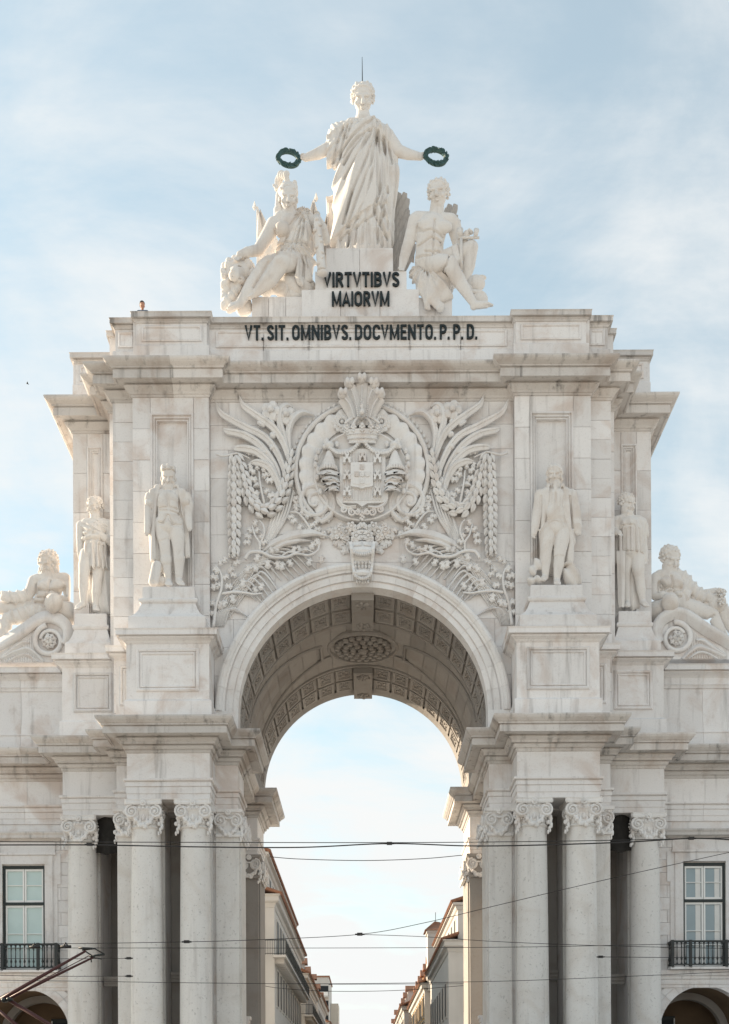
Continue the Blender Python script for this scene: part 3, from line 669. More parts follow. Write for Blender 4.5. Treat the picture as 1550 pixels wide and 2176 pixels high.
# --- shell frame around the medallion
C0 = q(763, 470); R0 = 322*QS
def ringpt(a, r, y=0): return np.array((C0[0]+r*math.cos(a), y, C0[2]+r*math.sin(a)))
def fluted():
    mb = MB(); rings = []; N = 220
    for i in range(N+1):
        a = R(-50)+R(280)*i/N; fl = abs(math.sin(a*14)); rr = []
        for t in np.linspace(0, 1, 7):
            r = (225+85*t-(9*(1-fl) if t > .95 else 0))*QS; y = -.04-.16*math.sin(t*math.pi*.75)-(.10*t)*(fl-.5)-.03
            rr.append(ringpt(a, r, y))
        rr.append(ringpt(a, (312-9*(1-fl))*QS, 0)); rings.append(rr)
    mb.loft(rings, False, False, False); return mb
fluted().build('fluted_shell', CV, arms, True, auto=60)
def rim():
    mb = MB(); pts = []
    for i in range(60):
        a = R(75)+R(157)*i/59; pts.append(ringpt(a, R0*(1+.012*math.sin(i/59*3)), -.16))
    # volute at the end
    c = q(537, 632); e = pts[-1]; r0 = np.linalg.norm((e-c)[[0, 2]]); a0 = math.atan2(e[2]-c[2], e[0]-c[0])
    for i in range(1, 46):
        u = i/45; a = a0+u*R(760); r = r0*(1-u)**.62*.8+r0*.2*(1-u); pts.append(np.array((c[0]+r*math.cos(a), -.18-.08*u, c[2]+r*math.sin(a))))
    mb.tube(pts, [.105-.045*max(0, (k-70)/34) for k in range(len(pts))], 8); return mb
both(rim(), 'scroll_rim', CV, arms)
def inner_disc():
    mb = MB(); c = q(762, 505); rx, rz = 236*QS, 226*QS; rings = []
    for s_, y in ((1.0, 0), (1.0, -.24), (.985, -.30), (.955, -.31), (.93, -.26), (.90, -.22), (.6, -.27), (.3, -.29)):
        rings.append([(c[0]+rx*s_*math.cos(a), y, c[2]+rz*s_*math.sin(a)) for a in np.linspace(0, 2*math.pi, 64, endpoint=False)])
    mb.loft(rings); return mb
inner_disc().build('medallion', CV, arms, True, auto=50)
# leaves that line the outside of the rim
LEAF = mesh_of((lambda m: blade(m, [(0, 0, 0), (0, 0, .12), (0, 0, .25)], [.05, .095, .085, .03], .09))(MB()), 'leaf')
def put(mesh, name, mat, parent, p, ang=0, sc_=1.0, dy=1.0, mirror=True):
    """place shared relief piece at p with its axis turned by ang in the wall plane, and its twin on the other side"""
    o = link(name, mesh, mat, parent, tuple(p), (sc_, dy*sc_, sc_), (0, ang, 0))
    if mirror: link(name, mesh, mat, parent, (-p[0], p[1], p[2]), (sc_, dy*sc_, sc_), (0, -ang, 0))
    return o
lr = empty('leaf_border', (0, 0, 0)); lr.parent = arch
for i in range(26):
    a = R(100)+R(118)*i/25
    for r, da in ((335, .35), (348, -.35)):
        p = ringpt(a, r*QS, -.03); put(LEAF, 'border_leaf', CV, lr, p, math.pi/2-(a-math.pi/2)+da-math.pi*.0, .72)
# --- shield
def shield_poly(x0, x1, z0, z1, pt=.16):
    xm = (x0+x1)/2; p = [(x0, z1), (x1, z1)]; w = x1-x0
    for t in np.linspace(0, 1, 8): p.append((x1-(w/2)*(t**2.2 if t < 1 else 1), z0+.0+pt*.55*(1-t)-.0 if t < 1 else z0-pt*.25))
    for t in np.linspace(1, 0, 8)[1:]: p.append((x0+(w/2)*(t**2.2), z0+pt*.55*(1-t)))
    return p
a, b = q(648, 655), q(884, 395)
sh = MB().prism([(a[0]-.03, a[2]+.45), (a[0]+.06, a[2]+.6), (a[0]+.06, b[2]-.04), (a[0]+.25, b[2]), (0, b[2]+.08), (b[0]-.25, b[2]), (b[0]-.06, b[2]-.04), (b[0]-.06, a[2]+.6), (b[0]+.03, a[2]+.45), (b[0]+.05, a[2]+.2), (b[0]-.15, a[2]+.05), (.22, a[2]+.02), (0, a[2]-.12), (-.22, a[2]+.02), (a[0]+.15, a[2]+.05), (a[0]-.05, a[2]+.2)], -.46, -.2).build('shield', CV, arms)
fl = MB(); fx0, fx1, fz0, fz1 = q(672, 640)[0], q(860, 640)[0], q(760, 640)[2], q(760, 408)[2]
for k in range(17):
    x = fx0+(fx1-fx0)*k/16; fl.tube([(x, -.46, fz0), (x, -.46, fz1)], .035, 6)
fl.build('fluting', CV, sh)
a, b = q(708, 585), q(816, 462)
esc = MB().prism(shield_poly(a[0], b[0], a[2], b[2]), -.60, -.46).build('escutcheon', CV, sh)
MB().prism(shield_poly(a[0]+.10, b[0]-.10, a[2]+.10, b[2]-.10), -.615, -.59).build('escutcheon_field', CV, sh)
for (zx, zy) in ((763, 488), (763, 522), (763, 556), (737, 522), (789, 522)):
    p = q(zx, zy); m = MB().prism(shield_poly(p[0]-.10, p[0]+.10, p[2]-.11, p[2]+.11, .08), -.66, -.61)
    for dx, dz in ((-.05, .05), (.05, .05), (0, 0), (-.05, -.04), (.05, -.04)): m.ell((p[0]+dx, -.66, p[2]+dz), (.022, .02, .022), 6, 4)
    m.build('small_shield', CV, sh)
def castle_mesh():
    m = MB(); 
    m.add([], []); m.prism([(-.17, -.14), (-.06, -.14), (-.06, -.02), (0, .04), (.06, -.02), (.06, -.14), (.17, -.14), (.14, .02), (.16, .03), (.16, .09), (.09, .09), (.09, .06), (.06, .06), (.06, .17), (.09, .18), (.09, .25), (.04, .25), (.04, .21), (-.04, .21), (-.04, .25), (-.09, .25), (-.09, .18), (-.06, .17), (-.06, .06), (-.09, .06), (-.09, .09), (-.16, .09), (-.16, .03), (-.14, .02)], -.16, 0); return m
CAST = mesh_of(castle_mesh(), 'castle', False)
for zx, zy in ((690, 448), (765, 440), (838, 448), (690, 530), (838, 530), (690, 608), (838, 608)):
    p = q(zx, zy, 0); link('castle', CAST, CV, sh, (p[0], -.47, p[2]))
# scrolls under the shield
sc_m = MB()
for dx, r, sg in ((.42, .17, 1), (.22, .12, -1), (.75, .14, 1)):
    for s in (-1, 1):
        c = (s*dx, q(763, 690)[2]+(.08 if dx > .6 else -.03)); spiral(sc_m, c, r, -.40, s*sg, 1.5, .055)
for k in range(7): sc_m.ell((-.0+.07*math.sin(k*2.1), -.4, q(763, 695)[2]-.05*k), (.07, .07, .07), 7, 4)
for s in (-1, 1):
    blade(sc_m, [(s*.25, 0, q(0, 668)[2]), (s*.7, 0, q(0, 672)[2]), (s*1.0, 0, q(0, 640)[2]), (s*1.06, 0, q(0, 600)[2])], [.06, .09, .07, .04], .15, -.34)
sc_m.build('scrollwork', CV, sh, True, auto=50)
# --- crown
def crown():
    mb = MB(); c = q(764, 320); w0, w1 = 60*QS, 84*QS; zb = q(0, 352)[2]; zt = q(0, 290)[2]
    rings = []
    for t in np.linspace(0, 1, 7):
        r = w0+(w1-w0)*t**.7; z = zb+(zt-zb)*t
        rings.append([(c[0]+r*math.sin(a), -.30-r*.55*math.cos(a), z-.16*math.cos(a)*(1)) for a in np.linspace(-math.pi/2, math.pi/2, 25)])
    mb.loft(rings, False, False, False)
    for t, rr in ((0.02, .05), (.30, .04), (.62, .035)):
        r = w0+(w1-w0)*t**.7; z = zb+(zt-zb)*t
        for a in np.linspace(-math.pi/2, math.pi/2, 21): mb.ell((c[0]+r*math.sin(a), -.32-r*.55*math.cos(a), z-.16*math.cos(a)), (rr*1.1, rr, rr), 6, 4)
    for k in range(7):                      # fleurons
        a = -math.pi/2+math.pi*k/6; r = w1; x, y, z = c[0]+r*math.sin(a), -.30-r*.55*math.cos(a), zt-.16*math.cos(a)
        for dx, dz, s in ((0, .16, .085), (-.08, .07, .06), (.08, .07, .06), (0, .02, .07), (0, -.1, .06), (-.07, -.06, .045), (.07, -.06, .045)): mb.ell((x+dx, y, z+dz), (s, s*.8, s), 7, 5)
    for k in (-1, -.5, .5, 1):              # arches meeting under the orb
        pts = [(c[0]+w1*k*(1-u), -.30-w1*.45*math.sin(math.pi*(1-u)*.5+.2), zt+.10+.34*math.sin(u*math.pi*.55)) for u in np.linspace(0, 1, 8)]; mb.tube(pts, .05, 6)
    mb.ell((c[0], -.72, zt+.50), (.12, .12, .13), 10, 6); mb.box(c[0]-.03, c[0]+.03, -.75, -.69, zt+.6, zt+.86); mb.box(c[0]-.1, c[0]+.1, -.74, -.70, zt+.72, zt+.78)
    return mb
crown().build('crown', CV, arms, True, auto=55)
# --- plumes above the crown
for tx, ty, bx in ((763, 62, 763), (704, 84, 745), (820, 84, 781), (672, 134, 728), (848, 134, 798)):
    s = 1 if tx > 763 else -1 if tx < 763 else 0
    p0, p1, p2 = q(bx, 262), q((bx+tx)/2-s*6, (262+ty)/2-5), q(tx, ty+12)
    mb = MB(); blade(mb, [p0, p1, p2], [.13, .20, .25, .26], .16, -.22, lift=[0, .08, .28])
    C = cat([p0, p1, p2], 10)
    for c in C[2:-3]: mb.ell((c[0], -.42-.012*len(C), c[2]), (.042, .05, .045), 6, 4)
    e = q(tx, ty)                             # curled head
    mb.ell((e[0]+s*.04, -.62, e[2]), (.21, .22, .20), 12, 8); mb.ell((e[0]-.10, -.78, e[2]+.02), (.10, .10, .16), 8, 6); mb.ell((e[0]+.10, -.78, e[2]+.02), (.10, .10, .16), 8, 6)
    mb.build('plume', CV, arms, True, auto=60)
# --- rosettes
def petal_flower(n, r, pr, depth=.12, layers=2):
    mb = MB()
    for l in range(layers):
        for k in range(n):
            a = 2*math.pi*(k+.5*l)/n; rr = r*(1-.4*l); mb.ell((rr*math.cos(a), -depth*(.5+.5*l), rr*math.sin(a)), (pr*(1-.25*l), depth*.7, pr*(1-.25*l)), 7, 5)
    mb.ell((0, -depth*1.3, 0), (pr*.7, depth*.6, pr*.7), 8, 5); return mb
ROS = mesh_of(petal_flower(12, .34, .12), 'rosette'); FLO = mesh_of(petal_flower(5, .19, .17, .2, 1), 'flower')
put(ROS, 'rosette', CV, arms, q(665, 232, -.15), 0, .95)
# --- mantle with its swag and tassels
def mantle():
    mb = MB()
    blade(mb, [q(600, 372), q(640, 402), q(700, 398), q(752, 350)], [.11, .17, .16, .08], .26, -.30)
    for k in range(16):
        t = k/15; p = cat([q(606, 384), q(645, 412), q(705, 404), q(748, 362)], 5)[k]; mb.ell((p[0], -.56, p[2]-.03), (.08, .07, .08), 6, 4)
    p = q(604, 372); mb.ell((p[0], -.46, p[2]), (.20, .18, .17), 10, 7); mb.ell((p[0]-.20, -.40, p[2]-.02), (.12, .12, .12), 8, 5)
    t0, t1 = q(603, 400), q(600, 480)         # the cone of gathered cloth
    mb.loft([[(c[0]+r*math.cos(a), -.46+.6*r*math.sin(a), c[2]) for a in np.linspace(0, 2*math.pi, 16, endpoint=False)] for c, r in ((t0, .10), (q(602, 430), .20), (q(600, 470), .32), (t1, .34))])
    for k in range(18): 
        a = 2*math.pi*k/18; mb.ell((t1[0]+.33*math.cos(a), -.46+.22*math.sin(a), t1[2]-.05), (.075, .075, .11), 6, 4)
    z = t1[2]-.16
    for j, (w, dz) in enumerate(((.40, 0), (.34, -.26), (.30, -.46), (.30, -.66))):     # ruffles
        rings = []
        for u in np.linspace(0, 1, 5):
            rings.append([(t1[0]+.06*j+(w+.07*math.sin(i*1.9+j))*math.cos(i*math.pi/9)*(.85+.2*u), -.40-.22*abs(math.sin(i*math.pi/9))-.1*u, z+dz-.20*u+.06*math.sin(i*1.7+j)*u) for i in range(18)])
        mb.loft(rings, True, True)
    for k in range(6): p = q(548-4*k+2*k*k, 470+8*k); mb.ell((p[0], -.34, p[2]-.05), (.09, .10, .12), 7, 5)
    for (zx, zy, r) in ((548, 395, .10), (540, 425, .11), (536, 460, .10), (590, 350, .13), (640, 360, .10), (545, 520, .10), (560, 590, .10)): p = q(zx, zy); mb.ell((p[0], -.36, p[2]), (r, .12, r*1.4), 8, 5)
    return mb
both(mantle(), 'mantle', CV, arms, 50)
# --- garlands of laurel: each leaf by itself
GLEAF = mesh_of((lambda m: (blade(m, [(0, 0, .17), (0, 0, .02), (0, 0, -.17)], [.05, .115, .115, .03], .13)))(MB()), 'leaf')
def garland(path, step, w0, w1, name='garland'):
    C = cat(path, 24); L = [0]
    for i in range(1, len(C)): L.append(L[-1]+np.linalg.norm((C[i]-C[i-1])[[0, 2]]))
    for side in (1, -1):
        g = MB().tube([(side*c[0], -.10, c[2]) for c in C[::6]], .16, 8).build(name, M['crust_shade'], arch, True)
        n = int(L[-1]/step)
        for k in range(n):
            s_ = (k+.5)*L[-1]/n; i = int(np.searchsorted(L, s_)); i = min(max(i, 1), len(C)-2); c = C[i]; t = C[i+1]-C[i-1]; ang = math.atan2(-t[0], -t[2]); nn = np.array((-t[2], 0, t[0]))/np.linalg.norm(t[[0, 2]])
            u = s_/L[-1]; w = w0+(w1-w0)*math.sin(math.pi*min(1, u)) if w1 > w0 else w0+(w1-w0)*u
            for j, yy, da, ph in ((-1, -.22, .32, 0), (1, -.22, -.32, 0), (0, -.32, 0, .5)):
                p = c+nn*w*j*.9+t/np.linalg.norm(t)*step*ph
                o = link('leaf', GLEAF, CV, g, (side*p[0], yy, p[2]), (w*4.8, 1.2, .93*step/.29), (0, side*(ang+da), 0))
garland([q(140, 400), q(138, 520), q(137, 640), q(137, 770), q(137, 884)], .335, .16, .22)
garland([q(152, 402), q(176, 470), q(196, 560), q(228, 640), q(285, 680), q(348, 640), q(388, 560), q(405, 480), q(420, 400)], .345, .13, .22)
# tassel ends
mb = MB(); p = q(137, 884)
for k in range(14): mb.ell((p[0]+.22*math.cos(k*2.4)*((k % 5)/4), -.15-.08*(k % 3), p[2]-.04-.03*(k % 4)), (.07, .08, .09), 6, 4)
both(mb, 'tassel', CV, arch)
# --- the great palm: long sword leaves
def sword(tips, w, h, lift): 
    mb = MB(); blade(mb, [q(*p) for p in tips], w, h, 0, 8, lift); return mb
LF = [0.02, .16, .26, .24, .10]
for tips in ([(415, 520), (400, 400), (345, 290), (250, 215), (185, 165), (160, 105)], [(392, 560), (370, 440), (300, 330), (190, 270), (80, 205), (42, 130)], [(375, 580), (345, 470), (275, 370), (190, 312), (110, 290), (82, 268)], [(372, 590), (330, 470), (262, 400), (200, 378), (150, 372), (132, 355)],
             [(360, 610), (352, 540), (310, 470), (250, 442), (205, 440)], [(425, 480), (402, 330), (410, 260), (440, 215), (480, 195), (530, 203)], [(418, 470), (385, 330), (362, 250), (365, 190), (395, 160), (425, 165)]):
    w = [.04, .13, .15, .15, .12, .02]; both(sword(tips, [x*.95 for x in w], .20, LF), 'sword_leaf', CV, arch)
for zx, zy, s_, a in ((317, 182, 1.25, 0), (394, 203, 1.15, .4)): put(FLO, 'flower', CV, arch, q(zx, zy, -.16), a, s_)
BUD = mesh_of((lambda m: (m.ell((0, -.12, 0), (.105, .13, .22), 9, 6), m.ell((.06, -.16, -.02), (.06, .1, .19), 7, 5), m)[-1])(MB()), 'bud')
for zx, zy, a in ((268, 243, -1.0), (262, 300, -1.15), (275, 372, -1.2), (288, 382, -1.2)): put(BUD, 'bud', CV, arch, q(zx, zy, -.14), a, .95)
KNOB = mesh_of(MB().ell((0, -.12, 0), (.13, .14, .13), 9, 6), 'seed')
for zx, zy in ((320, 235), (322, 297), (322, 358), (408, 255), (326, 300)): put(KNOB, 'seed', CV, arch, q(zx, zy, -.14), 0, .95)
# stems of the palm below the garland
for k in range(6):
    mb = MB(); mb.tube(cat([q(425-14*k, 560, -.06), q(395-14*k, 680, -.10), q(345-10*k, 770, -.06), q(300-6*k, 850, -.04)], 5), .055, 6); both(mb, 'stem', CV, arch)
# --- lower fans: curved ribs rising from the foot of the arch
def rib(p0, p1, p2, w): 
    mb = MB(); blade(mb, [q(*p0), q(*p1), q(*p2)] if not isinstance(p1, list) else [q(*p0)]+[q(*p) for p in p1]+[q(*p2)], [w*.5, w, w*.9, .02], .11, 0, 7, [0, .08, .12, .05]); return mb
for k in range(8):                          # first fan, curling over to the right along the arch
    t = k/7
    both(rib((40+10*k, 1215-4*k), [(70+22*k, 1130-16*k), (110+25*k, 1075-14*k)], (178+34*k, 1060+26*k-12*k*t), .055), 'frond_rib', CV, arch)
for k in range(8):
    t = k/7
    both(rib((120+8*k, 1060-5*k), [(200+14*k, 980-16*k), (270+22*k, 945-14*k)], (330+38*k-8*k*t, 1010-3*k-5*k*t), .058), 'frond_rib', CV, arch)
for k in range(9):
    both(rib((35+6*k, 1232), [(50+9*k, 1180-4*k)], (90+15*k, 1110+10*k), .045), 'frond_rib', CV, arch)
for k in range(7):
    both(rib((110+14*k, 1050-3*k), [(165+14*k, 985-8*k)], (235+13*k, 905-6*k), .045), 'frond_rib', CV, arch)
# wing of a ribbon leaf over the arch crown
both(sword([(270, 865), (330, 830), (420, 800), (520, 785), (600, 795)], [.04, .14, .18, .14, .02], .16, LF), 'sword_leaf', CV, arch)
both(sword([(290, 885), (350, 850), (430, 825), (520, 815)], [.03, .10, .12, .02], .12, LF), 'sword_leaf', CV, arch)
# --- oak branches with lobed leaves
def oak_leaf():
    mb = MB(); n = 22; rim_ = []; 
    for k in range(n):
        a = 2*math.pi*k/n; z = .20*math.cos(a); x = .125*math.sin(a)*(1+.42*math.cos(6*a)); rim_.append((x, z))
    mb.loft([[(x, .0, z) for x, z in rim_], [(x, -.05, z) for x, z in rim_], [(x*.6, -.10, z*.65) for x, z in rim_], [(x*.12, -.085, z*.7) for x, z in rim_]]); return mb
OAK = mesh_of(oak_leaf(), 'oak_leaf')
def branch(pts, r, leaves, y=-.20, name='oak_branch'):
    """branch tube on both sides with its leaves as sub-parts"""
    P = cat([q(*p, Y=0) for p in pts], 7); n = len(P)
    for side in (1, -1):
        mb = MB().tube([(side*p[0], y-.10*math.sin(math.pi*i/n), p[2]) for i, p in enumerate(P)], [.78*r*(1-.5*i/n) for i in range(n)], 7); o = mb.build(name, CV, arch, True)
        for (zx, zy, a, s_) in leaves:
            p = q(zx, zy); link('oak_leaf', OAK, CV, o, (side*p[0], y+.02, p[2]), (s_*.88, 1.1, s_*.88), (0, side*R(a), 0))
branch([(190, 910), (215, 880), (270, 880), (325, 905), (395, 905), (440, 888), (500, 895), (545, 870), (555, 820)], .10,
       [(250, 905, 200, 1.1), (302, 935, 175, 1.2), (350, 940, 165, 1.1), (372, 945, 190, 1.1), (410, 930, 150, 1.0), (205, 960, 215, 1.2), (240, 955, 150, 1.0), (520, 845, 30, 1.1), (545, 828, -20, 1.0), (480, 868, 60, 1.0), (430, 865, 20, 1.0), (505, 925, 200, 1.0), (565, 912, 190, 1.1), (455, 860, -30, .9), (350, 862, 20, .9), (320, 868, -20, .9)])
branch([(365, 900), (400, 880), (440, 882), (490, 868), (530, 880)], .06, [])
branch([(262, 870), (262, 835), (240, 800), (225, 745)], .075, [(205, 800, -60, 1.0), (215, 770, -40, .9), (250, 770, 40, .9), (200, 830, -90, 1.0), (240, 735, 15, .9), (285, 830, 60, .9), (270, 800, 45, .8)])
branch([(262, 840), (285, 790), (280, 750), (262, 722)], .07, [])
branch([(75, 1080), (130, 1075), (190, 1080), (230, 1085), (275, 1078)], .085, [(130, 1105, 170, 1.2), (180, 1030, 10, 1.2), (270, 1045, 20, 1.0), (240, 1060, -20, .9), (90, 1130, 210, 1.0)])
branch([(35, 1240), (50, 1140), (75, 1060), (75, 990), (45, 940)], .09, [(60, 1040, 70, 1.1), (95, 1000, 60, 1.0), (50, 965, -40, 1.1), (92, 915, 20, .9), (40, 1000, -70, 1.2), (45, 1045, -110, 1.2), (110, 1045, 95, 1.0), (120, 965, 40, 1.0), (150, 930, 60, 1.0), (135, 990, 110, .9), (40, 1130, -60, 1.2), (70, 1135, 30, 1.1), (35, 1175, -100, 1.0), (70, 930, 0, .8)])
branch([(515, 775), (490, 735), (450, 690), (410, 680)], .075, [(470, 680, 20, 1.0), (500, 700, 60, .9), (430, 725, -120, 1.0), (460, 755, -150, 1.0), (520, 745, 70, .9), (545, 765, 90, .9), (480, 665, 10, .8), (415, 705, -100, .9), (440, 665, -20, .8), (540, 730, 40, .8)])
branch([(50, 395), (85, 410), (130, 402), (160, 398), (215, 418)], .07, [(215, 375, 20, .9), (240, 385, 60, .8), (228, 395, 120, .7), (205, 390, -60, .7)], -.2)
branch([(285, 640), (268, 560), (258, 480)], .07, [(225, 480, -50, 1.0), (230, 520, -80, 1.1), (290, 500, 60, 1.0), (310, 525, 90, 1.1), (285, 470, 30, .9), (240, 590, -100, 1.1), (320, 600, 70, 1.1), (295, 580, 50, .9), (225, 620, -60, .9), (250, 620, -20, .9), (320, 490, 40, .9), (215, 455, -20, .8), (250, 460, 0, .8)])
both(sword([(225, 555), (250, 545), (280, 552)], [.03, .12, .03], .16, [.1, .15, .1]), 'sword_leaf', CV, arch)
# --- basket of flowers over the keystone
bq = empty('flower_cluster', (0, 0, 0)); bq.parent = arch
ROSE = mesh_of((lambda m: (m.lathe([(.20, .02), (.20, -.06), (.15, -.16), (.12, -.17), (.11, -.10), (.07, -.10), (.06, -.17), (.02, -.18)], (0, 0, 0), 12, 'Y'), [m.ell((.19*math.cos(k*1.05), -.05, .19*math.sin(k*1.05)), (.10, .08, .10), 6, 4) for k in range(6)], m)[-1])(MB()), 'rose')
SMALL = mesh_of(petal_flower(6, .10, .075, .09, 1), 'blossom')
random.seed(11)
for zx, zy, s_ in ((685, 770, 1.0), (735, 790, 1.0), (745, 755, .9), (690, 800, .8), (650, 760, .9), (720, 815, .8), (742, 835, 1.0), (668, 790, .8), (710, 742, .9), (700, 825, .7), (640, 790, .7), (655, 735, .8)):
    p = q(zx, zy, -.16-.12*(zx > 690)); put(ROSE if s_ >= .9 else SMALL, 'rose' if s_ >= .9 else 'blossom', CV, bq, p, random.uniform(0, 3), s_*.95)
for zx, zy in ((762, 770), (760, 800), (764, 745), (762, 828)): p = q(zx, zy, -.34); link('blossom', SMALL, CV, bq, (0.0, p[1], p[2]), (1.3, 1.3, 1.3))
for k in range(34):
    zx, zy = random.uniform(615, 755), 0; zy = 745+random.uniform(0, 1)*(40+.55*(zx-615)); p = q(zx, zy, -.05); put(SMALL if k % 3 else OAK, 'blossom' if k % 3 else 'oak_leaf', CV, bq, p, random.uniform(0, 6), random.uniform(.6, 1.0))
for zx, zy, a in ((660, 830, 130), (640, 820, 110), (690, 850, 150), (625, 790, 95), (610, 760, 80), (675, 855, 170)): put(OAK, 'oak_leaf', CV, bq, q(zx, zy, -.04), -R(a), 1.0)
for zx, zy in ((440, 610), (455, 650), (440, 640), (560, 690), (590, 700), (545, 700), (600, 690), (480, 690), (570, 780), (500, 760)): put(SMALL, 'blossom', CV, arch, q(zx, zy, -.06), random.uniform(0, 3), random.uniform(.8, 1.2))
# --- keystone console
def keystone():
    mb = MB(); zt, zb = q(0, 848)[2], q(0, 1020)[2]; rings = []
    prof = [(0, -.55), (.1, -.62), (.22, -.78), (.32, -.86), (.42, -.80), (.50, -.66), (.62, -.58), (.75, -.60), (.86, -.74), (.94, -.80), (1.0, -.74), (1.03, -.3)]
    for t, y in prof:
        hw = (.56-.17*t); z = zt+(zb-zt)*t; rings.append([(-hw, 0, z), (-hw, y, z), (-hw*.78, y-.02, z), (-hw*.74, y+.07, z), (0, y+.02, z), (hw*.74, y+.07, z), (hw*.78, y-.02, z), (hw, y, z), (hw, 0, z)])
    mb.loft(rings, True, True, closed=True); return mb
ks = keystone().build('keystone', CV, arch)
kz = q(0, 848)[2]
mb = MB()
for k in range(6):
    for x in (-.3, -.15, 0, .15, .3): mb.ell((x*(1-.05*k), -.64-.0*k, kz-.95-.16*k), (.055, .08, .10), 6, 4)
for x in np.linspace(-.34, .34, 9): mb.ell((x, -.86+abs(x)*.15, kz-.60-.10*(1-(x/.34)**2)), (.05, .07, .10), 6, 4); mb.ell((x*.9, -.82, kz-1.58-.12*(1-(x/.34)**2)), (.05, .07, .10), 6, 4)
mb.build('acanthus', CV, ks, True)
mb = MB(); mb.tube([(-.03, -.62, kz-.02), (-.02, -.78, kz-.5)], .035, 6); mb.tube([(-.36, -.68, kz-.24), (-.06, -.72, kz-.24)], .03, 6); mb.tube([(.06, -.72, kz-.24), (.36, -.68, kz-.24)], .03, 6); mb.build('strap', CV, ks, True)
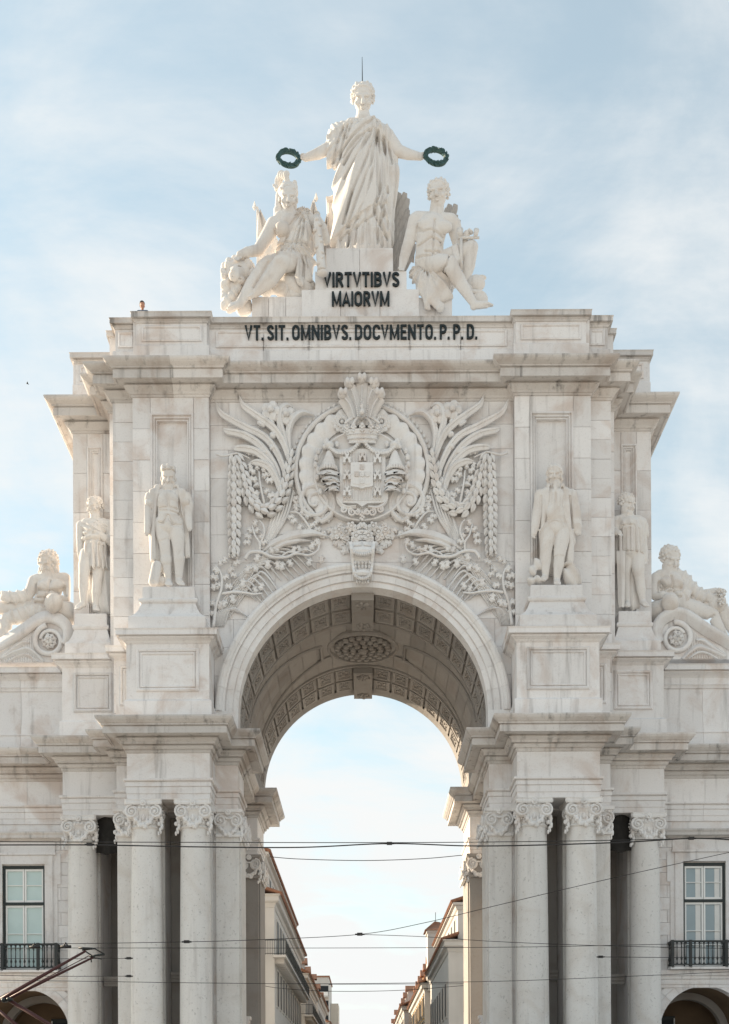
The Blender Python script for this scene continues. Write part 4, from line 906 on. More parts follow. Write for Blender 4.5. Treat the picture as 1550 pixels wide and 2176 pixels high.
# ================================================================ SCULPTURE: solid fields meshed into one continuous surface
class Solid:
    """a carved body: shapes melt into each other, folds are cut in, then the surface is meshed"""
    def __init__(s, lo, hi, h):
        s.h = h; s.lo = np.asarray(lo, np.float32); s.n = np.ceil((np.asarray(hi)-s.lo)/h).astype(int)+1
        s.F = np.full(s.n, .6, np.float32); s.ax = [s.lo[i]+np.arange(s.n[i], dtype=np.float32)*h for i in range(3)]
    def win(s, lo, hi, m):
        a = np.clip(np.floor((np.asarray(lo)-m-s.lo)/s.h).astype(int), 1, s.n-2); b = np.clip(np.ceil((np.asarray(hi)+m-s.lo)/s.h).astype(int)+1, 2, s.n-1)
        sl = tuple(slice(a[i], max(a[i]+1, b[i])) for i in range(3)); return sl, s.ax[0][sl[0]][:, None, None], s.ax[1][sl[1]][None, :, None], s.ax[2][sl[2]][None, None, :]
    def merge(s, sl, d, k, cut=False):
        k = max(.012, .38*k)
        a = s.F[sl]
        if cut:
            d = -d; hh = np.clip(.5-.5*(d-a)/k, 0, 1); s.F[sl] = a+(d-a)*(1-hh)+k*hh*(1-hh); s.F[sl] = np.where(d > -k*3, s.F[sl], a); return
        hh = np.clip(.5+.5*(a-d)/k, 0, 1); s.F[sl] = a*(1-hh)+d*hh-k*hh*(1-hh)
    def cap(s, a, b, ra, rb=None, k=.06, cut=False):
        rb = ra if rb is None else rb; a = np.asarray(a, np.float32); b = np.asarray(b, np.float32); r = max(ra, rb)
        sl, X, Y, Z = s.win(np.minimum(a, b)-r, np.maximum(a, b)+r, k+3*s.h)
        v = b-a; L2 = float(v@v)+1e-9; t = np.clip(((X-a[0])*v[0]+(Y-a[1])*v[1]+(Z-a[2])*v[2])/L2, 0, 1)
        d = np.sqrt((X-a[0]-t*v[0])**2+(Y-a[1]-t*v[1])**2+(Z-a[2]-t*v[2])**2)-(ra+(rb-ra)*t); s.merge(sl, d, k, cut); return s
    def ell(s, c, r, k=.06, rot=None, cut=False):
        c = np.asarray(c, np.float32); r = np.asarray(r, np.float32); m = r.max() if rot is not None else r
        sl, X, Y, Z = s.win(c-m, c+m, k+3*s.h); X, Y, Z = X-c[0], Y-c[1], Z-c[2]
        if rot is not None:
            q_ = rot.T; X, Y, Z = q_[0, 0]*X+q_[0, 1]*Y+q_[0, 2]*Z, q_[1, 0]*X+q_[1, 1]*Y+q_[1, 2]*Z, q_[2, 0]*X+q_[2, 1]*Y+q_[2, 2]*Z
        k0 = np.sqrt((X/r[0])**2+(Y/r[1])**2+(Z/r[2])**2); k1 = np.sqrt((X/r[0]**2)**2+(Y/r[1]**2)**2+(Z/r[2]**2)**2)+1e-6
        s.merge(sl, k0*(k0-1)/k1, k, cut); return s
    def chain(s, pts, rs, k=.05):
        for i in range(len(pts)-1): s.cap(pts[i], pts[i+1], rs[i], rs[i+1], k)
        return s
    def box(s, c, hf, k=.03, rd=.03, rot=None):
        c = np.asarray(c, np.float32); hf = np.asarray(hf, np.float32); m = np.linalg.norm(hf) if rot is not None else hf
        sl, X, Y, Z = s.win(c-m, c+m, k+3*s.h); X, Y, Z = X-c[0], Y-c[1], Z-c[2]
        if rot is not None:
            q_ = rot.T; X, Y, Z = q_[0, 0]*X+q_[0, 1]*Y+q_[0, 2]*Z, q_[1, 0]*X+q_[1, 1]*Y+q_[1, 2]*Z, q_[2, 0]*X+q_[2, 1]*Y+q_[2, 2]*Z
        qx, qy, qz = abs(X)-hf[0]+rd, abs(Y)-hf[1]+rd, abs(Z)-hf[2]+rd
        d = np.sqrt(np.maximum(qx, 0)**2+np.maximum(qy, 0)**2+np.maximum(qz, 0)**2)+np.minimum(np.maximum(qx, np.maximum(qy, qz)), 0)-rd; s.merge(sl, d, k); return s
    def fold(s, fn, lo=None, hi=None):
        """move the surface: fn(X, Y, Z) > 0 carves in, < 0 raises"""
        sl, X, Y, Z = s.win(s.lo if lo is None else lo, s.ax_hi() if hi is None else hi, 0); s.F[sl] += (1.9*fn(X, Y, Z)).astype(np.float32); return s
    def ax_hi(s): return np.array([a[-1] for a in s.ax])
    def mesh(s):
        F = s.F; S = F < 0; nx, ny, nz = F.shape
        c = np.zeros((nx-1, ny-1, nz-1), np.uint8)
        for i in (0, 1):
            for j in (0, 1):
                for k in (0, 1): c += S[i:nx-1+i, j:ny-1+j, k:nz-1+k]
        act = (c > 0) & (c < 8); I, J, K = np.nonzero(act); idx = np.full(act.shape, -1, np.int32); idx[I, J, K] = np.arange(len(I))
        cor = np.array([(i, j, k) for i in (0, 1) for j in (0, 1) for k in (0, 1)]); V = np.stack([F[I+a, J+b, K+d] for a, b, d in cor], 1)
        acc = np.zeros((len(I), 3), np.float32); cnt = np.zeros(len(I), np.float32)
        for e0 in range(8):
            for e1 in range(e0+1, 8):
                if np.abs(cor[e0]-cor[e1]).sum() != 1: continue
                a, b = V[:, e0], V[:, e1]; m = (a < 0) != (b < 0); t = np.where(m, a/np.where(m, a-b, 1), 0)
                acc += np.where(m[:, None], cor[e0]+t[:, None]*(cor[e1]-cor[e0]), 0); cnt += m
        P = (np.stack([I, J, K], 1)+acc/cnt[:, None])*s.h+s.lo; Q = []
        for ax in range(3):
            u, w = [(1, 2), (2, 0), (0, 1)][ax]; A = [slice(1, n-1) for n in F.shape]; B = list(A); A[ax] = slice(0, F.shape[ax]-1); B[ax] = slice(1, F.shape[ax])
            a, b = S[tuple(A)], S[tuple(B)]
            for sg, msk in ((1, a & ~b), (0, ~a & b)):
                E = np.stack(np.nonzero(msk), 1)
                if not len(E): continue
                off = np.ones(3, int); off[ax] = 0; E = E+off; q4 = []
                for du, dw in ((0, 0), (-1, 0), (-1, -1), (0, -1)):
                    o = E.copy(); o[:, u] += du; o[:, w] += dw; q4.append(idx[o[:, 0], o[:, 1], o[:, 2]])
                q4 = np.stack(q4, 1); Q.append(q4 if sg else q4[:, ::-1])
        return P, np.concatenate(Q)
    def obj(s, name, mat, parent=None, smooth=1):
        P, Q = s.mesh()
        for _ in range(smooth):              # relax the surface a little
            acc = np.zeros_like(P); n = np.zeros(len(P), np.float32)
            for a in range(4):
                i, j = Q[:, a], Q[:, (a+1) % 4]; np.add.at(acc, i, P[j]); np.add.at(acc, j, P[i]); np.add.at(n, i, 1); np.add.at(n, j, 1)
            P = P+.5*(acc/np.maximum(n, 1)[:, None]-P)*(n > 0)[:, None]
        if getattr(s, 'f', None): P[:, 1] = s.f.Y+(P[:, 1]-s.f.Y)*YSC
        pl = np.array(wloc(parent)) if parent else np.zeros(3)
        return link(name, mesh_np(name, P-pl, Q, True), mat, parent)
def rotm(yaw=0, pitch=0, roll=0):
    """yaw turns the face to the viewer's right, pitch nods down, roll tilts clockwise as seen"""
    cy, sy, cp, sp, cr, sr = math.cos(R(yaw)), math.sin(R(yaw)), math.cos(R(pitch)), math.sin(R(pitch)), math.cos(R(roll)), math.sin(R(roll))
    Y_ = np.array(((cy, -sy, 0), (sy, cy, 0), (0, 0, 1))); P_ = np.array(((1, 0, 0), (0, cp, -sp), (0, sp, cp))); R_ = np.array(((cr, 0, sr), (0, 1, 0), (-sr, 0, cr)))
    return (Y_ @ R_ @ P_).astype(np.float32)
YSC = .62
class Fig:
    """figure measured on the photograph (zoom origin, scale) and set at depth Y0; every point adds its own depth"""
    def __init__(s, ox, oy, k, Y0): s.o = (ox, oy, k); s.Y = Y0; s.u = k*(D0+Y0)/FPX
    # figures are carved a little flatter than life, as statues made to be seen from below are: solid depth dy stands YSC*dy deep
    def w(s, zx, zy, dy=0.0): return W(s.o[0]+zx*s.o[2], s.o[1]+zy*s.o[2], s.Y+dy*YSC)
    def p(s, zx, zy, dy=0.0): q_ = s.w(zx, zy, dy); q_[1] = s.Y+dy; return q_
    def tw(s, q_): return np.array((q_[0], s.Y+(q_[1]-s.Y)*YSC, q_[2]))
    def solid(s, x0, y0, x1, y1, d0, d1, h):
        a, b = s.p(x0, y1, d0), s.p(x1, y0, d1); lo = np.minimum(a, b); hi = np.maximum(a, b); lo[2] -= .1; hi[2] += .15
        lo[1], hi[1] = s.Y+d0, s.Y+d1; S = Solid(lo, hi, h); S.f = s; return S
def P_(S, *a): return S.f.p(*a)
def fcap(S, a, b, ra, rb=None, k=.06, cut=False): u = S.f.u; return S.cap(S.f.p(*a), S.f.p(*b), ra*u, (ra if rb is None else rb)*u, k, cut)
def fell(S, c, r, k=.06, rot=None, dy=None, cut=False): u = S.f.u; return S.ell(S.f.p(*c), (r[0]*u, (dy if dy else (r[0]+r[1])/2*u), r[1]*u), k, rot, cut)
def limb(S, pts, rs, k=.06):
    for i in range(len(pts)-1): fcap(S, pts[i], pts[i+1], rs[i], rs[i+1], k)
def head(S, c, H, yaw=0, pitch=0, roll=0, beard=0.0, hair='short', stache=False):
    """skull, brow, sunk eyes, nose, lips, ears, hair and beard around the centre c; H is chin to crown"""
    M3 = rotm(yaw, pitch+16, roll); c = np.array(c, float)
    if getattr(S, 'f', None): c[2] -= .10*H*YSC*(c[2]-1.7)/(D0+S.f.Y)
    def g(x, y, z): return c+M3 @ (np.array((x, y, z))*H)
    def e(x, y, z, a, b, d, k=.05, cut=False): S.ell(g(x, y, z), (a*H, b*H, d*H), k*H, M3, cut)
    def t(p, q_, r0, r1=None, k=.04, cut=False): S.cap(g(*p), g(*q_), r0*H, (r1 if r1 else r0)*H, k*H, cut)
    e(0, .06, .16, .33, .41, .34); e(0, -.06, -.08, .285, .33, .36, .06); e(0, -.19, -.38, .14, .15, .12, .10)
    t((-.20, -.345, .10), (.20, -.345, .10), .058, k=.03)
    for s in (-1, 1): e(s*.14, -.43, -.005, .105, .14, .066, .015, True)
    t((0, -.385, .07), (0, -.50, -.135), .036, .066, .02); e(0, -.45, -.15, .09, .07, .04, .02)
    for s in (-1, 1): e(s*.14, -.315, -.01, .07, .05, .04, .01); e(s*.20, -.30, -.13, .09, .08, .08, .08); e(s*.345, .03, -.04, .045, .09, .12, .03)
    e(0, -.39, -.232, .10, .06, .028, .02); e(0, -.38, -.295, .085, .055, .035, .02); t((-.10, -.43, -.262), (.10, -.43, -.262), .02, k=.01, cut=True)
    if beard:
        e(0, -.24, -.40, .26, .22, .20*beard, .06); e(0, -.22, -.52, .18, .18, .22*beard, .08)
        for s in (-1, 1): e(s*.24, -.12, -.24, .09, .20, .22, .06)
        for i in range(14):
            a = i*2.4; e(.17*math.sin(a), -.34+.05*math.cos(i*1.7), -.36-.36*beard*(i/14), .07, .08, .09, .03)
    if stache: 
        for s in (-1, 1): t((s*.02, -.44, -.205), (s*.15, -.36, -.27), .035, .025, .03)
    if hair in ('short', 'curly', 'long', 'updo'):
        e(0, .14, .24, .37, .40, .33, .05)
        n = 60
        for i in range(n):                     # locks all over the scalp
            ph = i*2.399; zz = -.25+.85*((i+.5)/n); rr = math.sqrt(max(0.05, 1-(max(0, zz-.1)/.56)**2)); x, y = .38*rr*math.sin(ph), .12-.42*rr*math.cos(ph)
            if y < -.20 and zz < .36: continue
            e(x, y, .10+zz*.72, .062, .075, .06, .02)
        for i in range(11): a = (i-5)/5; e(.34*a, -.25+.16*abs(a), .41-.17*a*a, .05, .075, .06, .02)
    if hair == 'long':
        for s in (-1, 1):
            for i in range(8): e(s*(.37+.04*math.sin(i*2)), .0+.05*math.sin(i*1.3), .15-.11*i, .085, .12, .09, .03)
        e(0, .28, -.2, .34, .16, .42, .06)
    return g
def hand(S, w, d, L, curl=.5, spread=.16, up=(0, -1, 0), thumb=1, k=.02):
    """wrist point, direction of the hand, palm-to-tip length; four fingers bent towards 'up' and a thumb at the side"""
    w = np.asarray(w, float); d = np.asarray(d, float); d /= np.linalg.norm(d); up = np.asarray(up, float); sd = np.cross(d, up); sd /= np.linalg.norm(sd); up = np.cross(sd, d)
    m = w+d*L*.45
    for q_ in (-1, 0, 1): S.cap(w+sd*.08*L*q_, m+sd*.16*L*q_, .10*L, .105*L, .03)
    for i, (q_, ln) in enumerate(((-1.5, .42), (-.5, .52), (.5, .5), (1.5, .40))):
        b = m+sd*.125*L*q_; t1 = b+(d*math.cos(curl*.8)+up*math.sin(curl*.8)+sd*spread*q_*.3)*ln*L*.5; t2 = t1+(d*math.cos(curl*2)+up*math.sin(curl*2))*ln*L*.5
        S.cap(b, t1, .068*L, .06*L, k); S.cap(t1, t2, .06*L, .048*L, k)
    b = w+d*L*.12+sd*thumb*.14*L; t1 = b+(d*.6+sd*thumb*.6+up*.3)*L*.28; S.cap(b, t1, .085*L, .07*L, k); S.cap(t1, t1+(d*.9+up*.4)*L*.22, .07*L, .05*L, k)
def foot(S, a, toe, w=.12, k=.03):
    """ankle to toes with separate toes"""
    a, toe = np.asarray(a, float), np.asarray(toe, float); d = toe-a; d[2] *= .0; L = np.linalg.norm(toe-a); f = (toe-a)/L; sd = np.cross(f, (0, 0, 1)); sd /= np.linalg.norm(sd)+1e-9
    S.cap(a, a+(toe-a)*.65, w*.95, w*.85, .05); S.cap(a, a-f*.1*L+np.array((0, 0, -.35*w)), w*.9, w*.8, .04)
    for i, q_ in enumerate((-1, -.45, .05, .5, .95)): b = a+(toe-a)*.62+sd*w*.75*q_; S.cap(b, b+f*L*(.42-.05*abs(i-1)), w*.36, w*.27, k)
def crease(S, lines, w=.04, amp=.10, dy=-.35):
    """chisel lines into the front of the carving along measured points"""
    f = S.f
    for pts in lines:
        C = [f.p(a, b, dy) for a, b in pts]; lo = np.min(C, 0)-4*w; hi = np.max(C, 0)+4*w; lo[1], hi[1] = f.Y-3, f.Y+.12
        sl, X, Y, Z = S.win(lo, hi, 0); d2 = None
        for a, b in zip(C[:-1], C[1:]):
            vx, vz = b[0]-a[0], b[2]-a[2]; t = np.clip(((X-a[0])*vx+(Z-a[2])*vz)/(vx*vx+vz*vz+1e-9), 0, 1); q_ = (X-a[0]-t*vx)**2+(Z-a[2]-t*vz)**2; d2 = q_ if d2 is None else np.minimum(d2, q_)
        S.F[sl] += (1.7*amp*np.exp(-d2/(w*w))*(1-sm(Y, f.Y-.1, f.Y+.1))).astype(np.float32)
def ridge(u): return (1-np.abs(np.sin(u)))
def sm(x, a, b): t = np.clip((x-a)/(b-a), 0, 1); return t*t*(3-2*t)
ST = M['statue']

# ---------------------------------------------------------------- the crowning woman with outstretched arms
def glory():
    f = Fig(600, 160, 360/1550, 1.85)
    def c(*a): return f.p(*a)
    gz = c(770, 1590)[2]; b = c(760, 1590); root = empty('crowned_woman_statue', (b[0], b[1], 38.75), 'tall robed woman statue in a laurel crown holding out two wreaths', 'statue')
    # bare body: head, neck, forearms, feet
    S = f.solid(90, 20, 1420, 900, -1.1, 1.0, .030)
    g = head(S, c(738, 205), 265*f.u, 0, 8, 0, 0, 'updo')
    fcap(S, (738, 260, .05), (736, 400, .05), 46, 58, .08); fcap(S, (630, 440, .05), (850, 445, .05), 50, 50, .1); fcap(S, (740, 360, .05), (740, 440, .05), 62, 90, .1); fell(S, (740, 545, -.05), (120, 110), .1, dy=.42)
    limb(S, [(500, 560), (440, 660, -.1), (330, 715, -.2), (215, 752, -.25)], [70, 58, 50, 34]); limb(S, [(960, 560), (1060, 690, -.1), (1150, 720, -.2), (1265, 742, -.25)], [70, 58, 48, 34])
    hand(S, c(225, 750, -.25), (-1, -.1, -.05), 95*f.u, 1.0, .1, (0, -1, -.2), 1); hand(S, c(1255, 742, -.25), (1, -.1, .0), 95*f.u, 1.0, .1, (0, -1, -.2), -1)
    S.obj('figure', ST, root)
    # laurel crown
    mb = MB(); H = 265*f.u
    for i in range(46):
        a = math.pi*(-.62+2*.62*(i % 23)/22)-math.pi/2; lay = i//23; p = g(.43*math.cos(a), .10+.46*math.sin(a)*.9, .30+.10*math.sin(-a)+.07*lay-.06*abs(math.cos(a)))
        mb.ell(f.tw(p), (.07, .05, .11), 6, 4)
    mb.ell(f.tw(g(0, -.36, .52)), (.07, .06, .14), 7, 5); mb.build('laurel_crown', ST, root, True)
    # robe
    S = f.solid(400, 390, 1075, 1720, -1.25, 1.1, .032)
    limb(S, [(745, 590), (745, 680), (750, 800), (760, 1000), (765, 1250), (770, 1500), (775, 1600), (775, 1700)], [140, 160, 182, 200, 215, 225, 232, 232], .15)
    for zx, r in ((600, 110), (640, 150), (860, 150)): limb(S, [(zx+60, 900), (zx+10, 1250), (zx-10 if zx < 700 else zx+30, 1690)], [r, r, r*.8], .15)
    fell(S, (660, 540, -.22), (95, 90), .15, dy=.42); fell(S, (830, 540, -.22), (95, 90), .15, dy=.42)
    limb(S, [(645, 480), (530, 560), (470, 680)], [60, 72, 58], .1); limb(S, [(845, 485), (960, 570), (1010, 690)], [66, 70, 48], .1); fcap(S, (600, 500), (890, 505), 62, 66, .1)
    limb(S, [(540, 580), (510, 700), (478, 775)], [80, 70, 35], .08); limb(S, [(975, 620), (1020, 740), (1030, 815)], [55, 45, 24], .08)
    fell(S, (690, 1300, -.35), (120, 300), .2, dy=.5)      # the forward knee
    # flat cut at the foot
    x0, z0 = c(835, 420)[0], c(835, 420)[2]; zw = c(700, 820)[2]; zh = c(0, 1590)[2]
    def under(X, Y, Z): # vertical folds of the dress
        return .085*(ridge((X-b[0])*9.5+.6*np.sin(Z*1.3)+2.2*Y)-.35)
    def mask_over(X, Z):    # the cloak falls from the right shoulder to the left hem
        lx = (X-c(540, 1500)[0])/(c(850, 1290)[0]-c(540, 1500)[0]); hem = c(540, 1490)[2]+np.clip(lx, -.3, 1.2)*(c(850, 1290)[2]-c(540, 1490)[2]); return sm(Z, hem-.03, hem+.05)*(1-sm(Z, c(0, 450)[2]-.1, c(0, 420)[2]))*(1-sm(X, c(850, 0)[0], c(862, 0)[0]))
    def cloak(X, Y, Z):
        ph = np.arctan2(z0-Z+.3, X-x0-.15); m = mask_over(X, Z); body = 1
        up = 1-sm(Z, zw+.9, zw+1.3)
        fan = ridge(ph*13+.5*np.sin(ph*7)+.35*np.sin(Z*1.1))*.085+ridge(ph*29+1)*.03
        roll_ = c(545, 690); e1 = c(870, 420); ln = (Z-roll_[2])-(X-roll_[0])*(e1[2]-roll_[2])/(e1[0]-roll_[0])
        band = np.exp(-(ln/.20)**2)*(1-sm(Z, c(0, 430)[2]-.1, c(0, 400)[2])); diag = ridge(ln*11)*.05*np.exp(-(ln/.55)**2)*(1-sm(Z, c(0, 450)[2]-.1, c(0, 420)[2]))
        return -m*.11-(fan-.03)*m*(.3+.7*up)*(1-band)-band*.10+diag
    def fall(X, Y, Z):      # bundle of hanging folds at the right
        xr = c(905, 0)[0]; w_ = np.exp(-((X-xr)/.42)**4)*sm(Z, c(0, 1560)[2], c(0, 1500)[2])*(1-sm(Z, c(0, 520)[2], c(0, 440)[2]))
        zig = .10*np.sin(Z*4.2)*(1-sm(Z, c(0, 1150)[2], c(0, 1050)[2]))
        return -w_*(.10+.13*(ridge((X-xr+zig)*10.5+.5)-.3))
    S.fold(lambda X, Y, Z: under(X, Y, Z)*(1-mask_over(X, Z))*(1-sm(Z, zw-.2, zw+.6))); S.fold(cloak); S.fold(fall)
    S.fold(lambda X, Y, Z: .028*(ridge((X-b[0])*13+(Z)*6)-.3)*sm(Z, c(0, 760)[2], c(0, 700)[2])*(1-sm(X, c(560, 0)[0], c(600, 0)[0])))
    S.fold(lambda X, Y, Z: .03*ridge(X*16+Z*2)*sm(Z, c(0, 620)[2], c(0, 560)[2])*(1-sm(X, c(700, 0)[0], c(740, 0)[0]))*sm(X, c(560, 0)[0], c(600, 0)[0]))
    S.F = np.maximum(S.F, (38.77-S.ax[2])[None, None, :])
    crease(S, [[(545,700),(640,600),(760,480),(865,410)],[(560,770),(680,620),(780,545),(880,520)],[(540,1480),(700,1420),(835,1335),(850,1260)],[(860,540),(780,800),(650,1100),(560,1380)],[(865,540),(840,900),(760,1200),(650,1420)],[(880,530),(900,800),(890,1150)],[(930,560),(955,800),(965,1100)],[(820,560),(700,760),(570,960)],[(760,575),(640,720),(565,830)],[(862,560),(815,860),(700,1150),(600,1410)],[(640,1110),(590,1280)],
      [(620,1470),(600,1590)],[(680,1440),(670,1590)],[(740,1420),(735,1590)],[(790,1400),(800,1590)],[(860,1350),(870,1590)],[(910,1450),(915,1590)],[(560,480),(500,640),(470,760)],[(600,470),(560,600),(530,740)],[(640,450),(610,540),(590,600)],[(900,500),(905,600)],[(970,600),(1000,760),(1005,820)]], .05, .13, -.5)
    crease(S, [[(880,1180),(850,1230),(890,1250),(950,1210)],[(840,1270),(870,1380),(880,1560)],[(930,1300),(890,1400),(950,1500)]], .06, .16, -.5)
    S.obj('robe', ST, root)
    for p in ((640, 1590), (800, 1592)):     # sandalled toes under the hem
        q_ = f.w(p[0], p[1]+18, -1.15); MB().ell(q_, (.22, .3, .12), 8, 5).build('foot', ST, root, True)
    # a bronze wreath in each hand
    def wreath(cx, cy, rx, ry, lab):
        o = f.w(cx, cy, -.32); t = empty('laurel_wreath', tuple(o), lab, 'wreath', 'bronze wreaths held by the statue'); mb = MB()
        ring = [np.array((rx*math.cos(a), .10*math.sin(a*1.0+1), ry*math.sin(a))) for a in np.linspace(0, 2*math.pi, 33)]
        mb.tube(ring, .075, 8, False); mb.build('ring', M['patina'], t, True)
        lf = MB(); blade(lf, [(0, 0, 0), (0.02, 0, .14), (0, 0, .30)], [.03, .055, .05, .01], .05); lm = mesh_of(lf, 'wreath_leaf')
        for i in range(34):
            a = 2*math.pi*i/34; p = ring[int(i*32/34)]
            for s_, dep in ((1, -.05), (-1, -.05)): link('leaf', lm, M['patina'], t, tuple(p+np.array((0, dep-.04, 0))), (.8, 1, .72), (random.uniform(-.5, .1), math.pi/2-a-math.pi/2+s_*.55+math.pi*0-math.pi/2*0, 0))
    wreath(60, 768, .43, .36, 'dark green bronze wreath in the left-hand outstretched hand, above the helmeted woman'); wreath(1408, 752, .44, .36, 'dark green bronze wreath in the right-hand outstretched hand, above the seated man')
    # lightning rod
    tip = W(770, 121, 2.1); bs = W(770.5, 172, 2.1); r_ = MB().tube([bs, tip], [.025, .012], 6).build('lightning_rod', M['iron'], None); tag(r_, 'thin dark lightning rod standing on the crowned head of the tallest statue', 'lightning rod')
glory()

# ---------------------------------------------------------------- seated woman with helmet and lion
def seated_woman():
    f = Fig(440, 360, 320/1550, 1.0)
    def c(*a): return f.p(*a)
    b = c(800, 1280, .3); root = empty('helmeted_woman_statue', (b[0], b[1], 36.6), 'white statue of a seated woman in a crested helmet resting her hand on a lion', 'statue')
    S = f.solid(150, 150, 1290, 1480, -1.25, 1.3, .030)
    head(S, c(838, 285, -.02), 265*f.u, 3, 4, 2, 0, 'none'); fcap(S, (835, 370, .05), (850, 480, .1), 60, 68, .08)
    limb(S, [(858, 590, .15), (872, 650, .15), (885, 800, .2), (880, 900, .2)], [130, 125, 100, 120], .15)
    fcap(S, (760, 510, .12), (1030, 510, .12), 80, 80, .12); fell(S, (775, 620, -.25), (85, 80), .1, dy=.38); fell(S, (925, 610, -.10), (66, 66), .12, dy=.3)
    limb(S, [(690, 570, .1), (620, 690, .05), (530, 830, -.25)], [82, 72, 60]); limb(S, [(530, 830, -.25), (420, 850, -.45), (340, 875, -.6)], [60, 52, 38]); hand(S, c(345, 875, -.6), (-.55, -.15, -.8), 120*f.u, .5, .15, (-.3, -1, 0), -1)
    limb(S, [(1070, 540, .1), (1150, 620, .2), (1215, 720, .15)], [75, 68, 58]); limb(S, [(1215, 720, .1), (1190, 600, -.35), (1140, 500, -.55)], [55, 48, 34]); hand(S, c(1140, 505, -.5), (-.1, .1, 1), 100*f.u, .9, .1, (-.3, -1, 0), 1)
    limb(S, [(930, 930, .2), (820, 945, -.55), (770, 960, -.75)], [115, 105, 92], .1)          # near thigh to knee
    limb(S, [(770, 960, -.72), (650, 1130, -.65), (500, 1270, -.6)], [88, 82, 45], .08)
    limb(S, [(800, 960, .1), (640, 985, -.35), (590, 1010, -.45)], [100, 92, 80], .1); limb(S, [(590, 1010, -.45), (470, 1180, -.55), (330, 1385, -.75)], [80, 74, 42], .08)
    foot(S, c(330, 1385, -.75), c(215, 1425, -1.0), 42*f.u); foot(S, c(500, 1270, -.55), c(420, 1320, -.7), 40*f.u)
    crease(S, [[(700,680),(770,700),(840,690)],[(640,990),(560,1130),(480,1260)],[(700,600),(715,700),(740,790)]], .04, .08)
    S.obj('figure', ST, root)
    # dress
    S = f.solid(560, 440, 1240, 1300, -1.2, 1.4, .030)
    limb(S, [(990, 480, .05), (965, 610, -.04), (930, 770, .05)], [75, 118, 138], .12); fell(S, (935, 615, -.24), (80, 78), .1, dy=.36); limb(S, [(905, 760, .12), (890, 850, .12)], [150, 165], .12)
    limb(S, [(930, 900, .2), (1000, 1000, .1), (1010, 1130, -.1)], [160, 110, 55], .12); limb(S, [(870, 880, .1), (820, 900, -.5)], [120, 90], .12); limb(S, [(960, 950, -.3), (945, 1050, -.4), (960, 1150, -.4)], [70, 60, 40], .08)
    limb(S, [(700, 930, -.1), (620, 960, -.35)], [75, 60], .08)
    limb(S, [(880, 1150, .4), (760, 1230, .2), (900, 1270, .2)], [120, 70, 80], .15)
    ps = c(1000, 450)
    def dr(X, Y, Z):
        ph = np.arctan2(ps[2]-Z+.15, X-ps[0]); m = sm(Z, c(0, 830)[2], c(0, 790)[2])
        return -.075*(ridge(ph*17)-.3)*m-.085*(ridge(np.arctan2(c(0, 780)[2]-Z, X-c(890, 0)[0])*9+.4*np.sin(Z*5))-.3)*(1-m)
    S.fold(dr); zb = c(0, 800)[2]; S.fold(lambda X, Y, Z: .10*np.exp(-((Z-zb-.03*np.sin(X*9))/.05)**2))
    crease(S, [[(985,480),(920,640),(870,780)],[(1000,500),(950,650),(920,780)],[(1010,520),(985,660),(965,790)],[(960,450),(860,600),(800,740),(735,860)],[(940,470),(850,650),(820,760)],[(890,840),(925,940),(905,1080)],[(960,860),(1000,980),(990,1120)],[(1010,880),(1040,1000)],[(840,820),(780,870)],[(760,1160),(700,1270)],[(860,1170),(820,1270)]], .04, .12)
    S.obj('dress', ST, root)
    # helmet
    S = f.solid(660, 10, 960, 560, -.9, 1.0, .028); M3 = rotm(3, 4, 2); hc = c(835, 255, .02)
    S.ell(hc+np.array((0, .08, .12)), (.44, .50, .40), .05); S.ell(hc+np.array((0, -.30, -.22)), (.32, .35, .42), .04, None, True)
    limb(S, [(740, 250, .15), (735, 360, .2), (770, 460, .2)], [30, 34, 24], .04); limb(S, [(905, 250, .1), (905, 340, .1), (915, 420, .12)], [22, 22, 14], .04); limb(S, [(735, 420, .3), (725, 520, .4)], [50, 40], .05)
    limb(S, [(830, 110, -.1), (800, 60, 0), (765, 50, .3), (740, 110, .55), (725, 200, .6)], [22, 30, 34, 34, 26], .05); fcap(S, (820, 45, -.2), (820, 110, -.1), 30, 16, .04); limb(S, [(690, 165, .1), (715, 185, .1)], [12, 20], .04); limb(S, [(905, 130, -.1), (915, 180, -.05)], [16, 22], .04); fcap(S, (760, 190, -.35), (900, 190, -.35), 13, 13, .03)
    S.fold(lambda X, Y, Z: .018*np.sin(Y*30+Z*14)*sm(Z, hc[2]+.35, hc[2]+.45)); S.obj('helmet', ST, root)
    # seat rock under drapery
    S = f.solid(480, 1000, 1130, 1300, -.6, 1.4, .045); fell(S, (900, 1220, .45), (230, 130), .1, dy=.8); fell(S, (620, 1240, .5), (130, 60), .1, dy=.5); S.fold(lambda X, Y, Z: .06*ridge(X*5+Z*4)); S.F = np.maximum(S.F, (36.55-S.ax[2])[None, None, :]); S.obj('draped_seat', ST, root)
    # sword
    mb = MB(); a0, a1 = f.w(1130, 480, -.8), f.w(1185, 1050, -.95); mb.tube([a0, a0+(a1-a0)*.12, a0+(a1-a0)*.14, a0+(a1-a0)*.97, a1], [.14, .15, .17, .20, .22], 10)
    for k in range(9): p = a0+(a1-a0)*(.10+.10*k); mb.ell(p+np.array((.14*math.sin(k*2.2), -.14, 0)), (.10, .08, .09), 7, 5)
    mb.ell(a1+np.array((.02, -.02, -.08)), (.26, .18, .16), 8, 6); s_ = mb.build('sword', ST, None, True); tag(s_, 'upright carved stone sword in its sheath beside the helmeted seated woman', 'sword')
    p = f.w(1040, 1120, -.6); mk = MB(); mk.ell(p, (.20, .16, .22), 9, 6); mk.ell(p+np.array((0, -.12, .02)), (.14, .1, .1), 7, 5); mk.ell(p+np.array((0, -.12, -.14)), (.08, .1, .08), 7, 5); mk.build('belt_mask', ST, root, True)
